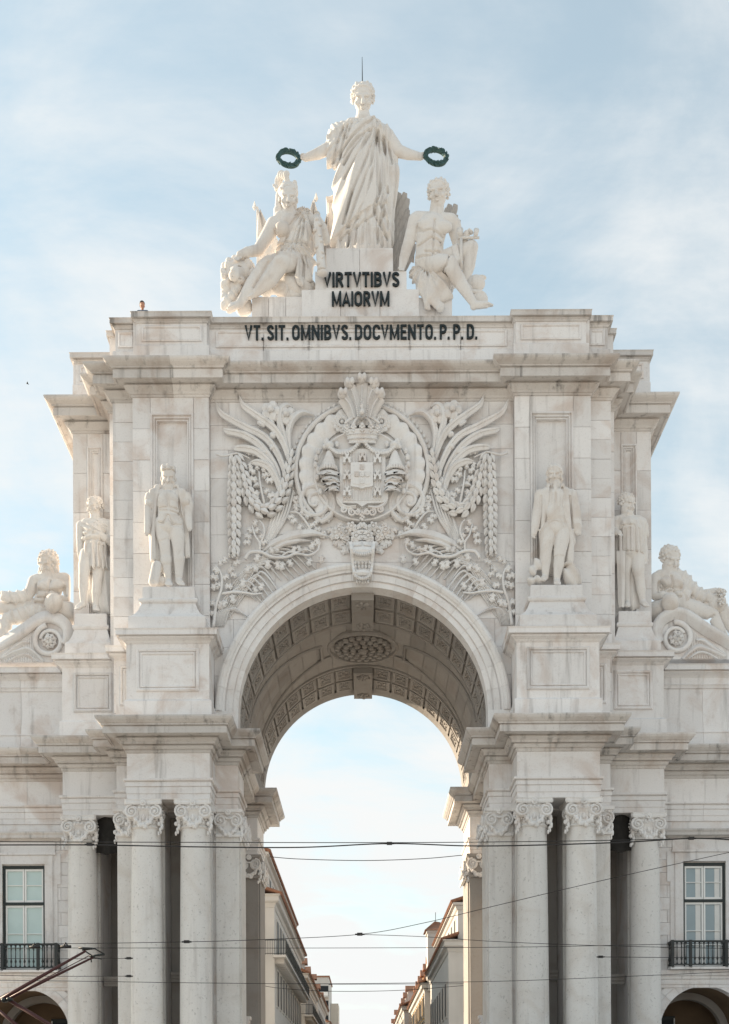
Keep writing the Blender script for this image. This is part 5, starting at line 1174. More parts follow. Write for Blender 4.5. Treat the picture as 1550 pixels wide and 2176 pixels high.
    # lion
    lb = c(320, 1330, -.1); lion = empty('lion_statue', (lb[0], lb[1], 35.6), 'white carved lion head and mane under the hand of the helmeted woman', 'lion')
    S = f.solid(120, 890, 560, 1480, -1.0, 1.4, .030)
    fell(S, (320, 1050, -.1), (125, 115), .08, dy=.5); limb(S, [(310, 1060, -.45), (285, 1090, -.68)], [78, 62], .08); fell(S, (335, 1135, -.5), (60, 38), .06, dy=.22); fell(S, (270, 1042, -.92), (26, 17), .03, dy=.08)
    fcap(S, (262, 1100, -.86), (350, 1128, -.66), 7, 7, .03, True); fell(S, (330, 1005, -.60), (28, 15), .03, dy=.12, cut=True); fell(S, (235, 1050, -.64), (20, 13), .03, dy=.1, cut=True)
    for i in range(26):                       # mane locks
        a = R(-30)+i*R(300)/25; r = 150+12*math.sin(i*3); fell(S, (320+r*math.cos(a), 1075-r*.95*math.sin(a), -.1+.2*math.sin(i*1.7)), (38, 44), .05, dy=.22)
    for i in range(18): fell(S, (230+55*math.sin(i*2.4), 1160+16*i, -.15+.15*math.sin(i*1.9)), (44, 46), .06, dy=.25)
    limb(S, [(300, 1150, .3), (330, 1300, .4), (380, 1420, .3)], [120, 110, 90], .12); fell(S, (165, 1080, 0), (28, 34), .04, dy=.12); fell(S, (440, 960, .1), (30, 34), .04, dy=.12); S.obj('lion', ST, lion)
seated_woman()
# flags and the herm behind the group
def flag(pts, tip, lab, g='furled stone flags behind the helmeted woman'):
    o = MB(); C = [W(*p) for p in pts]; o.tube([C[0], C[1]], .05, 6); b = C[1]; tp = W(*tip)
    o.loft([[tp+(0, 0, 0), tp, tp, tp], [tp+np.array((-.10, 0, -.3)), tp+np.array((0, -.07, -.3)), tp+np.array((.10, 0, -.3)), tp+np.array((0, .07, -.3))], [tp+np.array((-.03, 0, -.42)), tp+np.array((0, -.03, -.42)), tp+np.array((.03, 0, -.42)), tp+np.array((0, .03, -.42))]]); 
    root = empty('flag', tuple(C[0]), lab, 'flag', g); o.build('pole', ST, root, False, shift=C[0])
    P = [W(*p) for p in pts[2:]]; n = len(P)//2; m = MB(); rings = []
    for i in range(n):
        a, d = P[i], P[2*n-1-i]; rings.append([a+(d-a)*t+np.array((0, -.12*math.sin(t*11+i*.4)-.05, 0)) for t in np.linspace(0, 1, 14)])
    m.loft(rings, False, False, False); m2 = MB(); m2.v = [(x, y+.08, z) for x, y, z in m.v]; m2.f = [f_[::-1] for f_ in m.f]; m.add(m2.v, m2.f); m.build('banner', ST, root, True, shift=C[0])
flag([(548, 640, 2.2), (547, 440, 2.2), (549, 447, 2.2), (546, 500, 2.2), (546, 560, 2.2), (600, 560, 2.2), (592, 510, 2.2), (555, 450, 2.2)], (541, 426, 2.2), 'furled stone flag rising at the left, above the lion')
flag([(640, 600, 2.3), (668, 425, 2.3), (664, 432, 2.3), (652, 470, 2.3), (650, 540, 2.3), (688, 540, 2.3), (682, 470, 2.3), (671, 432, 2.3)], (672, 408, 2.3), 'furled stone flag directly right of the helmeted head')
flag([(700, 600, 2.6), (697, 455, 2.6), (694, 462, 2.6), (682, 500, 2.6), (676, 560, 2.6), (702, 580, 2.6), (700, 520, 2.6), (699, 462, 2.6)], (700, 440, 2.6), 'furled stone flag nearest to the tall robed statue')
def herm():
    b = W(716, 540, 2.9); root = empty('herm_pillar', (b[0], b[1], 38.0), 'stone pillar with a small bust behind the left side of the robed statue', 'pillar'); mb = MB()
    x, y = b[0], 2.9; zt = W(716, 435, 2.9)[2]; mb.loft([[(x-w, y-w, z), (x+w, y-w, z), (x+w, y+w, z), (x-w, y+w, z)] for w, z in ((.42, 37.6), (.42, 39.0), (.36, 39.1), (.34, zt-.2), (.44, zt-.15), (.46, zt), (.34, zt+.05))]); mb.build('pillar', ST, root, False, shift=root.location)
    S = Solid((x-.7, y-.7, zt-.1), (x+.7, y+.7, zt+1.3), .04); S.ell((x, y, zt+.15), (.42, .3, .22), .08); S.cap((x+.05, y, zt+.2), (x+.08, y, zt+.5), .18, .15, .08); head(S, (x+.10, y-.05, zt+.68), .62, 25, 0, 0, 0, 'short'); S.obj('bust', ST, root)
herm()

# ---------------------------------------------------------------- seated winged man
def seated_man():
    f = Fig(780, 360, 300/1550, 1.0)
    def c(*a): return f.p(*a)
    b = c(700, 1350, .4); root = empty('winged_man_statue', (b[0], b[1], 36.55), 'white statue of a seated bare-chested man with wings and one foot over the edge', 'statue')
    S = f.solid(290, 80, 1440, 1600, -1.3, 1.4, .030)
    head(S, c(785, 255, .02), 300*f.u, -14, -4, -3, 0, 'curly'); fcap(S, (775, 360, .1), (765, 490, .12), 72, 82, .08)
    limb(S, [(715, 650, .15), (700, 710, .12), (690, 850, .15), (690, 1000, .2)], [165, 160, 145, 165], .2)
    fcap(S, (560, 535, .15), (920, 560, .15), 75, 78, .12); fell(S, (650, 610, -.25), (105, 70), .08, dy=.28); fell(S, (835, 630, -.25), (105, 72), .08, dy=.28); fell(S, (735, 790, -.28), (95, 70), .12, dy=.2); fell(S, (700, 900, -.22), (90, 70), .12, dy=.2)
    fcap(S, (735, 640, -.55), (720, 930, -.50), 7, 7, .05, True); fcap(S, (610, 665, -.55), (760, 690, -.55), 9, 9, .05, True); fcap(S, (760, 690, -.55), (890, 720, -.5), 9, 9, .05, True)
    limb(S, [(540, 560, .15), (490, 720, .2), (440, 860, .2)], [85, 72, 58]); limb(S, [(440, 860, .2), (405, 980, .05), (385, 1080, -.1)], [60, 52, 36]); hand(S, c(385, 1075, -.12), (-.05, -.6, -.8), 125*f.u, .35, .2, (0, -1, .4), 1)
    limb(S, [(950, 600, .2), (990, 740, .35), (1010, 850, .3)], [82, 72, 60]); limb(S, [(1010, 850, .3), (1060, 770, -.2), (1100, 700, -.4)], [58, 50, 36]); hand(S, c(1095, 705, -.4), (.5, -.3, .3), 120*f.u, 1.3, .12, (0, -.4, -1), 1)
    limb(S, [(660, 1040, .25), (800, 1035, -.35), (905, 1030, -.75)], [125, 105, 85], .1); limb(S, [(905, 1030, -.75), (1000, 1200, -.75), (1180, 1480, -.85)], [82, 78, 42], .08)
    limb(S, [(800, 1040, .35), (1000, 920, .0), (1150, 850, -.25)], [120, 95, 72], .1); limb(S, [(1150, 850, -.25), (1120, 1050, -.05), (1085, 1250, .15)], [72, 68, 42], .08)
    foot(S, c(1190, 1490, -.85), c(1370, 1480, -1.1), 46*f.u); foot(S, c(1085, 1250, .1), c(1150, 1330, -.2), 44*f.u)
    crease(S, [[(560,640),(620,682),(730,672),(760,692),(850,722),(930,712)],[(745,560),(735,700),(725,930)],[(545,820),(620,800),(720,745),(800,790),(850,830)],[(545,940),(700,952),(820,937)],[(560,600),(545,700),(520,830)],[(900,1000),(870,1120),(760,1160)],[(640,900),(720,905),(800,890)]], .04, .09)
    S.obj('figure', ST, root)
    # drapery under him
    S = f.solid(460, 1050, 1260, 1570, -1.1, 1.3, .030)
    limb(S, [(560, 1160, .0), (640, 1250, -.2), (700, 1400, -.35), (760, 1500, -.45)], [80, 85, 70, 40], .12); limb(S, [(760, 1170, .1), (820, 1300, -.1), (850, 1380, -.2)], [110, 110, 80], .12); limb(S, [(540, 1140, .2), (600, 1340, -.2), (690, 1530, -.45)], [60, 45, 22], .08); fell(S, (800, 1230, .5), (230, 110), .1, dy=.7)
    limb(S, [(830, 1500, -.45), (790, 1530, -.5)], [30, 30], .05)
    S.fold(lambda X, Y, Z: -.08*(ridge(np.arctan2(c(0, 1050)[2]-Z, X-c(640, 0)[0])*10+.3*np.sin(Z*4))-.35)); S.obj('drapery', ST, root)
    S = f.solid(890, 820, 1060, 1180, -.9, .8, .030); limb(S, [(980, 880, -.25), (990, 1000, -.35), (1010, 1120, -.2)], [50, 48, 22], .08); S.fold(lambda X, Y, Z: -.05*(ridge(X*16+Z*3)-.3)); S.obj('drapery', ST, root)
    # wings with layered feathers
    feather = MB(); blade(feather, [(0, 0, .26), (0, 0, 0), (0, 0, -.26)], [.12, .16, .15, .05], .08); fm = mesh_of(feather, 'feather')
    def wing(out, rows, dy):
        mb = MB(); P = [W(f.o[0]+p[0]*f.o[2], f.o[1]+p[1]*f.o[2], f.Y+dy) for p in out]; xm = sum(p[0] for p in P)/len(P); mb.prism([(p[0], p[2]) for p in P], P[0][1], P[0][1]+.25); w = mb.build('wing', M['wing'], root, False, shift=root.location)
        x0, x1 = min(p[0] for p in P), max(p[0] for p in P); z0, z1 = min(p[2] for p in P), max(p[2] for p in P); sc0 = 0
        poly = [(p[0], p[2]) for p in P]
        def inside(x, z):
            r = False
            for i in range(len(poly)):
                (xa, za), (xb, zb) = poly[i], poly[i-1]
                if (za > z) != (zb > z) and x < (xb-xa)*(z-za)/(zb-za)+xa: r = not r
            return r
        k = 0; z = z1-.12
        while z > z0:
            x = x0+(.13 if k % 2 else 0.02)
            while x < x1:
                if inside(x, z-.06): link('feather', fm, M['wing'], w, tuple(np.array((x, P[0][1]-.02, z-.1))-np.array(root.location)), (.85, 1, 1.0+.5*(z1-z)/(z1-z0)), (0, R(12), 0))
                x += .255
            z -= .26; k += 1
    wing([(360, 275), (290, 340), (255, 480), (225, 640), (215, 850), (300, 1000), (300, 1160), (420, 1080), (470, 960), (520, 980), (530, 800), (480, 560), (462, 420), (440, 330)], 9, 1.25)
    wing([(860, 420), (900, 405), (965, 450), (995, 560), (1005, 650), (960, 640), (880, 560), (830, 490)], 4, 1.3)
    # lyre-like hilt in his raised hand, mask at his side
    mb = MB(); mb.tube([f.w(1000, 752, -.5), f.w(1235, 748, -.5)], [.07, .05], 8); mb.tube([f.w(1028, 745, -.5), f.w(1022, 660, -.5)], [.09, .15], 8); mb.tube([f.w(1190, 745, -.5), f.w(1205, 662, -.5)], [.08, .12], 8); mb.tube([f.w(1035, 760, -.5), f.w(1035, 1100, -.45)], .07, 8)
    o = mb.build('sword_hilt', ST, None, True); tag(o, 'stone sword hilt under the raised hand of the seated winged man', 'sword')
    S = f.solid(1090, 1150, 1360, 1520, -.9, 1.0, .030); fell(S, (1200, 1250, .0), (100, 90), .06, dy=.35); fell(S, (1260, 1190, .0), (55, 22), .05, dy=.25); fell(S, (1225, 1265, -.35), (22, 22), .03, dy=.1, cut=True); fcap(S, (1150, 1330, -.3), (1270, 1345, -.25), 22, 16, .04); fell(S, (1230, 1430, .2), (100, 90), .1, dy=.5)
    o = S.obj('winged_helmet', ST, None); tag(o, 'carved winged helmet lying behind the ankle of the seated man', 'helmet')
seated_man()

# ---------------------------------------------------------------- four standing men on the pedestals
def coat_front(S, edge, amt, wfold=8, ph=0): pass
def bearded_captain():
    f = Fig(280, 960, 200/1088, -.95)
    def c(*a): return f.p(*a)
    b = c(440, 1540); root = empty('bearded_man_statue', (b[0], b[1], 22.95), 'bearded man statue in flat cap and long coat on the front left pedestal', 'statue')
    S = f.solid(120, 150, 800, 1580, -.75, 1.3, .026)
    head(S, c(425, 295), 240*f.u, 4, 3, 0, 1.0, 'none', True); fcap(S, (425, 380, .05), (425, 450, .05), 62, 70, .06)
    limb(S, [(425, 570), (420, 620), (420, 700), (425, 800)], [122, 125, 118, 125], .12); fcap(S, (320, 500, .05), (530, 500, .05), 66, 66, .1); fell(S, (420, 560, -.22), (120, 110), .1, dy=.30)
    limb(S, [(345, 830), (365, 960, -.05), (385, 1090, -.1)], [88, 82, 64]); limb(S, [(385, 1090, -.1), (400, 1260, -.05), (425, 1480, .0)], [64, 58, 38]); limb(S, [(510, 830), (530, 980, -.1), (540, 1110, -.15)], [90, 84, 66]); limb(S, [(540, 1110, -.15), (550, 1270, -.1), (545, 1470, -.1)], [64, 60, 40])
    fcap(S, (400, 1245, -.08), (400, 1265, -.08), 66, 66, .02); fcap(S, (550, 1225, -.12), (550, 1245, -.12), 66, 66, .02)
    foot(S, c(425, 1500, .0), c(430, 1540, -.42), 44*f.u); foot(S, c(545, 1490, -.1), c(575, 1535, -.5), 44*f.u)
    limb(S, [(215, 520, .05), (190, 620, .05), (185, 740, .0)], [62, 58, 50]); limb(S, [(185, 740, 0), (185, 850, -.1), (178, 930, -.15)], [48, 44, 34]); hand(S, c(178, 925, -.15), (-.15, -.15, -1), 85*f.u, .9, .1, (.2, -1, 0), 1)
    limb(S, [(630, 520, .05), (655, 620, .05), (655, 720, -.05)], [60, 62, 46]); limb(S, [(655, 720, -.05), (660, 810, -.15), (670, 880, -.25)], [46, 42, 34]); hand(S, c(668, 880, -.25), (.1, -.4, -1), 85*f.u, .8, .1, (0, -1, 0), -1)
    S.obj('figure', ST, root)
    S = f.solid(120, 380, 740, 1300, -.85, 1.5, .026)       # doublet, puffed breeches, open coat
    limb(S, [(425, 585, -.02), (420, 640, -.05), (420, 700, -.02)], [134, 136, 126], .1); fcap(S, (340, 510, -.02), (510, 510, -.02), 68, 68, .1); fcap(S, (420, 700, -.02), (425, 830, -.02), 130, 150, .1)
    limb(S, [(350, 880, -.03), (370, 1010, -.08)], [98, 80], .06); limb(S, [(515, 880, -.05), (530, 980, -.1)], [98, 86], .06)
    S.fold(lambda X, Y, Z: .022*np.exp(-((Z-c(0, 690)[2])/.03)**2)*2+.02*np.exp(-((X-c(425, 0)[0])/.02)**2)*sm(Z, c(0, 700)[2], c(0, 650)[2]))
    limb(S, [(258, 500, .05), (235, 700, .1), (245, 950, .12), (260, 1230, .12)], [78, 62, 62, 60], .08); limb(S, [(300, 420, .0), (285, 700, -.15), (255, 950, -.12), (250, 1230, -.1)], [45, 32, 34, 34], .06)
    limb(S, [(580, 500, .05), (600, 700, .1), (620, 900, .15), (640, 1200, .2)], [78, 50, 46, 40], .08); limb(S, [(520, 400, -.05), (545, 600, -.2), (580, 800, -.2), (610, 900, -.15)], [34, 28, 28, 24], .05); limb(S, [(420, 900, .72), (420, 1230, .72)], [165, 185], .15)
    for zx in (205, 640): fell(S, (zx, 600, .03), (66, 60), .05, dy=.3)
    S.fold(lambda X, Y, Z: .03*ridge(X*18+.4*np.sin(Z*3))*sm(np.abs(X-c(425, 0)[0]), .68, .8)); crease(S, [[(335,395),(302,560),(288,700),(278,830),(282,1000),(300,1190)],[(505,390),(540,560),(560,700),(592,800),(604,900)],[(430,450),(430,690)],[(295,682),(420,702),(560,712)],[(290,820),(370,838),(425,745),(470,852),(572,852)],[(215,640),(170,640)],[(620,660),(690,660)],[(290,1045),(370,1032),(430,1010)],[(450,1040),(520,1002),(600,1022)]], .04, .12)
    S.obj('coat', ST, root)
    S = f.solid(280, 140, 560, 300, -.6, .7, .024); fell(S, (415, 195, .0), (88, 34), .05, dy=.42); fell(S, (415, 222, -.02), (92, 18), .03, dy=.44); S.fold(lambda X, Y, Z: .015*np.sin(X*26)); S.obj('flat_cap', ST, root)
    mb = MB(); mb.tube([f.w(575, 800, -.75), f.w(612, 1000, -.75), f.w(632, 1300, -.65)], [.05, .035, .03], 6); mb.build('sword', ST, root, True)
    P = [f.w(615, 950, .1), f.w(755, 945, .1), f.w(720, 1215, .1), f.w(640, 1215, .1)]; mb = MB().prism([(p[0], p[2]) for p in P], -.85, -.6); P = [f.w(625, 1270, -.1), f.w(765, 1265, -.1), f.w(745, 1450, -.1), f.w(690, 1400, -.1), f.w(600, 1520, -.1), f.w(590, 1450, -.1), f.w(640, 1380, -.1)]; mb.prism([(p[0], p[2]) for p in P], -1.05, -.75); mb.build('scroll_and_anchor', ST, root)
    S = f.solid(160, 1240, 420, 1580, -.7, .7, .03); fcap(S, (290, 1320, -.1), (255, 1500, -.2), 60, 62, .05); fcap(S, (245, 1500, -.45), (250, 1520, -.6), 26, 26, .03, True); fell(S, (330, 1500, .2), (90, 60), .1); S.obj('cannon_barrel', ST, root)
bearded_captain()
def coated_statesman():
    f = Fig(1100, 960, 180/1088, -.95)
    def c(*a): return f.p(*a)
    b = c(490, 1680); root = empty('coated_man_statue', (b[0], b[1], 22.95), 'statue of a man in a wig and open coat on the front right pedestal', 'statue')
    S = f.solid(120, 130, 870, 1730, -.8, .8, .026)
    head(S, c(478, 280), 235*f.u, -6, 3, 0, 0, 'long'); fcap(S, (480, 370, .05), (485, 460, .05), 66, 76, .06)
    limb(S, [(490, 600), (490, 700), (495, 900), (490, 980)], [136, 135, 130, 140], .12); fcap(S, (370, 535, .05), (620, 535, .05), 72, 72, .1); fell(S, (490, 780, -.22), (120, 150), .12, dy=.32)
    limb(S, [(400, 1010), (385, 1120, -.05), (372, 1270, -.1)], [108, 98, 72]); limb(S, [(372, 1270, -.1), (365, 1400, -.05), (360, 1600, .0)], [70, 66, 40]); limb(S, [(580, 1010), (565, 1150, -.1), (545, 1320, -.15)], [108, 98, 74]); limb(S, [(545, 1320, -.15), (530, 1450, -.1), (505, 1650, -.05)], [70, 66, 40])
    foot(S, c(355, 1610, .0), c(318, 1655, -.45), 46*f.u); foot(S, c(508, 1660, -.05), c(515, 1700, -.45), 46*f.u)
    limb(S, [(300, 560, .08), (275, 740, .08), (250, 850, .0)], [75, 66, 56]); limb(S, [(250, 850, 0), (230, 950, -.1), (212, 1050, -.15)], [56, 52, 38]); hand(S, c(212, 1050, -.15), (-.1, -.1, -1), 105*f.u, .8, .1, (.3, -1, 0), 1)
    limb(S, [(690, 560, .08), (735, 740, .08), (760, 880, .0)], [75, 66, 58]); limb(S, [(760, 880, 0), (770, 960, -.1), (780, 1040, -.15)], [58, 54, 40]); hand(S, c(780, 1035, -.15), (.15, -.3, -1), 95*f.u, 1.1, .1, (0, -1, 0), -1)
    S.obj('figure', ST, root)
    S = f.solid(170, 380, 830, 1460, -.9, 1.6, .026)
    limb(S, [(490, 620, -.03), (490, 700, -.06), (495, 880, -.04)], [146, 142, 140], .1); fcap(S, (470, 930, -.05), (430, 960, -.05), 120, 100, .08); fcap(S, (520, 930, -.05), (590, 980, -.05), 110, 80, .08)
    limb(S, [(400, 1010, -.02), (385, 1150, -.06), (372, 1255, -.1)], [112, 102, 78], .05); limb(S, [(580, 1010, -.02), (560, 1150, -.1), (545, 1340, -.15)], [112, 102, 78], .05)
    S.fold(lambda X, Y, Z: .03*ridge(Z*15+.4*np.sin(X*8))*sm(Z, c(0, 930)[2], c(0, 860)[2])*(1-sm(Z, c(0, 760)[2], c(0, 700)[2]))*(1-sm(np.abs(X-c(495, 0)[0]), .25, .35)))
    limb(S, [(375, 540, .0), (340, 700, -.10), (330, 900, -.05), (310, 1100, .0), (300, 1380, .05)], [84, 62, 55, 40, 30], .07); limb(S, [(605, 540, .0), (640, 700, -.12), (670, 900, -.08), (690, 1150, .0), (680, 1400, .05)], [90, 75, 62, 60, 50], .07); limb(S, [(480, 1000, .74), (490, 1390, .76)], [185, 205], .15)
    limb(S, [(300, 560, .06), (268, 760, .06), (232, 970, -.06)], [82, 72, 60], .05); limb(S, [(690, 560, .06), (740, 760, .06), (770, 960, -.06)], [82, 74, 62], .05)
    limb(S, [(400, 430, -.15), (430, 520, -.35), (490, 535, -.40), (550, 520, -.35), (585, 430, -.15)], [26, 26, 26, 26, 26], .04); fcap(S, (490, 400, -.28), (490, 500, -.38), 34, 22, .03)
    S.fold(lambda X, Y, Z: .03*ridge(X*15+.5*np.sin(Z*2))*(1-sm(Z, c(0, 1180)[2], c(0, 1000)[2]))*sm(np.abs(X-c(495, 0)[0]), .5, .6)); crease(S, [[(430,440),(430,560),(405,750),(380,900),(322,1000),(305,1150),(295,1380)],[(580,450),(560,700),(600,850),(650,1000),(662,1150),(615,1380)],[(312,560),(307,800),(292,950)],[(680,560),(702,800),(716,960)],[(370,960),(485,910),(520,940),(650,1020)],[(515,960),(510,1040),(470,1200)],[(322,1265),(430,1265)],[(480,1350),(592,1350)],[(410,770),(560,740)],[(405,862),(590,850)],[(400,812),(575,795)],[(490,540),(492,730)]], .04, .12)
    S.obj('coat', ST, root)
    S = f.solid(100, 1360, 880, 1730, -.7, .8, .035); fell(S, (700, 1600, .25), (130, 160), .1, dy=.4); fell(S, (640, 1460, .3), (120, 40), .06, dy=.4); fcap(S, (270, 1440, .1), (190, 1540, .0), 70, 50, .06); fell(S, (220, 1660, -.1), (90, 50), .1, dy=.4); S.fold(lambda X, Y, Z: .03*np.sin(X*14+Z*9)); S.F = np.maximum(S.F, (22.92-S.ax[2])[None, None, :]); S.obj('rubble', ST, root)
coated_statesman()
def tunic_warrior():
    f = Fig(130, 1040, 150/1088, 1.45)
    def c(*a): return f.p(*a)
    b = c(430, 1870); root = empty('tunic_man_statue', (b[0], b[1], 22.92), 'golden lit statue of a man in a short belted tunic on the outer left pedestal', 'statue')
    S = f.solid(170, 90, 830, 1910, -.8, .9, .026)
    head(S, c(510, 265), 300*f.u, -28, -2, 0, 0, 'curly'); fcap(S, (520, 370, .05), (530, 470, .05), 78, 88, .06)
    limb(S, [(520, 640), (520, 720), (515, 850), (520, 960)], [162, 158, 150, 165], .12); fcap(S, (390, 540, .05), (650, 540, .05), 95, 95, .1)
    limb(S, [(410, 1000), (370, 1170, -.15), (350, 1330, -.25)], [120, 105, 80]); limb(S, [(350, 1330, -.25), (345, 1500, -.2), (340, 1740, -.15)], [80, 76, 46]); limb(S, [(600, 1050), (570, 1260, -.05), (555, 1400, -.1)], [115, 90, 76]); limb(S, [(555, 1400, -.1), (545, 1580, -.02), (530, 1800, .0)], [76, 74, 46])
    foot(S, c(335, 1770, -.15), c(225, 1845, -.5), 54*f.u); foot(S, c(530, 1810, .0), c(545, 1860, -.45), 52*f.u)
    limb(S, [(310, 560, .08), (295, 720, .08), (290, 860, .05)], [80, 62, 52]); limb(S, [(290, 860, .05), (285, 960, .1), (300, 1060, .2)], [50, 42, 34])
    limb(S, [(720, 560, .05), (760, 700, .05), (770, 820, -.05)], [95, 75, 62]); limb(S, [(770, 820, -.05), (680, 750, -.35), (590, 690, -.5)], [62, 56, 42]); hand(S, c(590, 690, -.5), (-1, -.15, .45), 130*f.u, .4, .15, (0, -1, -.3), -1)
    S.obj('figure', ST, root)
    S = f.solid(220, 440, 830, 1880, -.85, .95, .026)
    limb(S, [(520, 660, -.03), (520, 720, -.03), (520, 780, -.03)], [172, 170, 160], .1); fcap(S, (390, 575, .03), (650, 575, .03), 96, 104, .1); limb(S, [(530, 800, -.02), (540, 950, -.02), (560, 1240, -.03)], [165, 175, 185], .1); limb(S, [(430, 900, -.05), (430, 1180, -.1)], [90, 70], .08)
    zz = c(0, 780)[2]
    S.fold(lambda X, Y, Z: -.07*(ridge((X-c(530, 0)[0])*11+1.2*Y+.3*np.sin(Z*3))-.3)*(1-sm(Z, zz-.15, zz))); S.fold(lambda X, Y, Z: -.05*(ridge((X*.6+Z)*14)-.3)*sm(Z, zz+.05, zz+.2)); S.fold(lambda X, Y, Z: -.07*np.exp(-((Z-zz)/.09)**2)+.05*np.exp(-((Z-zz-.13)/.03)**2)+.05*np.exp(-((Z-zz+.13)/.03)**2))
    zh = c(0, 1265)[2]; S.F = np.maximum(S.F, np.where(S.ax[0] > c(330, 0)[0], zh+.04*np.sin(S.ax[0]*14), -9)[:, None, None]-S.ax[2][None, None, :]); crease(S, [[(430,480),(530,550),(610,470)],[(360,722),(480,640)],[(410,715),(520,640)],[(400,860),(420,1040),(440,1240)],[(455,850),(470,1240)],[(530,850),(540,1230)],[(590,860),(620,1240)],[(650,860),(680,1260)]], .04, .11)
    S.obj('tunic', ST, root)
    S = f.solid(380, 1180, 830, 1900, -.2, 1.2, .03); limb(S, [(700, 900, .4), (680, 1300, .4), (640, 1820, .35)], [90, 140, 130], .15); limb(S, [(460, 1300, .35), (440, 1700, .3)], [60, 70], .1); S.fold(lambda X, Y, Z: -.07*(ridge(X*9+Z*.8)-.3)); S.obj('cloak', ST, root)
tunic_warrior()
def sword_man():
    f = Fig(1280, 1020, 150/1088, 1.45)
    def c(*a): return f.p(*a)
    b = c(520, 1960); root = empty('tunic_man_with_sword_statue', (b[0], b[1], 22.92), 'statue of a bearded man in a pleated tunic with sword, outer right pedestal', 'statue')
    S = f.solid(110, 190, 780, 2010, -.85, .9, .026)
    head(S, c(385, 360), 310*f.u, 38, 2, 0, .7, 'short', True); fcap(S, (370, 460, .05), (390, 560, .05), 84, 92, .06)
    limb(S, [(425, 730), (440, 800), (450, 950), (460, 1080)], [170, 165, 155, 160], .12); fcap(S, (300, 630, .05), (550, 640, .05), 95, 95, .1)
    limb(S, [(385, 1150), (370, 1380, .05), (368, 1520, .05)], [95, 76, 62]); limb(S, [(368, 1520, .05), (375, 1680, .1), (390, 1880, .1)], [62, 58, 42]); limb(S, [(550, 1180), (560, 1380, -.15), (580, 1520, -.2)], [115, 98, 78]); limb(S, [(580, 1520, -.2), (600, 1680, -.15), (625, 1860, -.1)], [76, 72, 44])
    foot(S, c(390, 1890, .1), c(385, 1950, -.35), 50*f.u); foot(S, c(625, 1875, -.1), c(690, 1945, -.45), 54*f.u)
    limb(S, [(240, 640, .05), (190, 740, .0), (185, 800, -.2)], [90, 72, 60]); limb(S, [(185, 800, -.2), (230, 810, -.4), (265, 815, -.5)], [55, 50, 40]); hand(S, c(262, 805, -.5), (.4, -.3, -.8), 120*f.u, .4, .15, (0, -1, .2), 1)
    limb(S, [(610, 660, .05), (640, 800, .05), (645, 920, .0)], [85, 66, 52]); limb(S, [(645, 920, .0), (660, 1080, -.05), (672, 1210, -.1)], [50, 46, 36]); hand(S, c(672, 1210, -.1), (.05, -.15, -1), 135*f.u, .5, .15, (-.3, -1, 0), -1)
    S.obj('figure', ST, root)
    S = f.solid(150, 480, 740, 1300, -.9, .95, .026)
    limb(S, [(425, 750, -.03), (440, 800, -.05), (450, 960, -.04), (455, 1170, -.03)], [185, 180, 178, 185], .1); fcap(S, (300, 665, .0), (550, 665, .0), 100, 100, .1); limb(S, [(600, 680, .03), (640, 830, .03)], [92, 72], .05); limb(S, [(250, 680, .03), (225, 760, .0)], [95, 80], .06); fcap(S, (360, 1200, -.03), (560, 1200, -.03), 80, 90, .08)
    S.fold(lambda X, Y, Z: -.06*(ridge((X-c(440, 0)[0])*10.5+1.0*Y+.1*np.sin(Z*4))-.3)*(1-sm(Z, c(0, 720)[2], c(0, 600)[2])))
    zh = c(0, 1185)[2]; S.F = np.maximum(S.F, (zh+.03*np.sin(S.ax[0]*16))[:, None, None]-S.ax[2][None, None, :]); crease(S, [[(310,715),(480,715)],[(330,1105),(620,1135)],[(300,530),(380,560),(450,520)],[(350,760),(355,1150)],[(420,760),(425,1150)],[(490,740),(500,1140)],[(560,760),(575,1160)],[(290,760),(290,1100)]], .04, .11)
    S.obj('tunic', ST, root)
    S = f.solid(180, 1000, 720, 1990, -.1, 1.2, .032); limb(S, [(230, 850, .4), (240, 1200, .4)], [70, 80], .1); limb(S, [(460, 1200, .45), (480, 1900, .4)], [150, 110], .12); S.fold(lambda X, Y, Z: -.05*(ridge(X*9)-.3)); S.obj('cloak', ST, root)
    mb = MB(); a0, a1 = f.w(290, 1095, -.7), f.w(300, 1965, -.7); w = .19
    mb.loft([[(p[0]-w*k, p[1], p[2]), (p[0], p[1]-.07, p[2]), (p[0]+w*k, p[1], p[2]), (p[0], p[1]+.07, p[2])] for p, k in ((a0, 1), (a0+(a1-a0)*.9, .75), (a1, .6))]); mb.tube([f.w(285, 870, -.7), a0], [.07, .07], 8); o = mb.build('broad_sword', ST, None); tag(o, 'broad stone sword standing point down under the right-hand bearded man', 'sword')
sword_man()

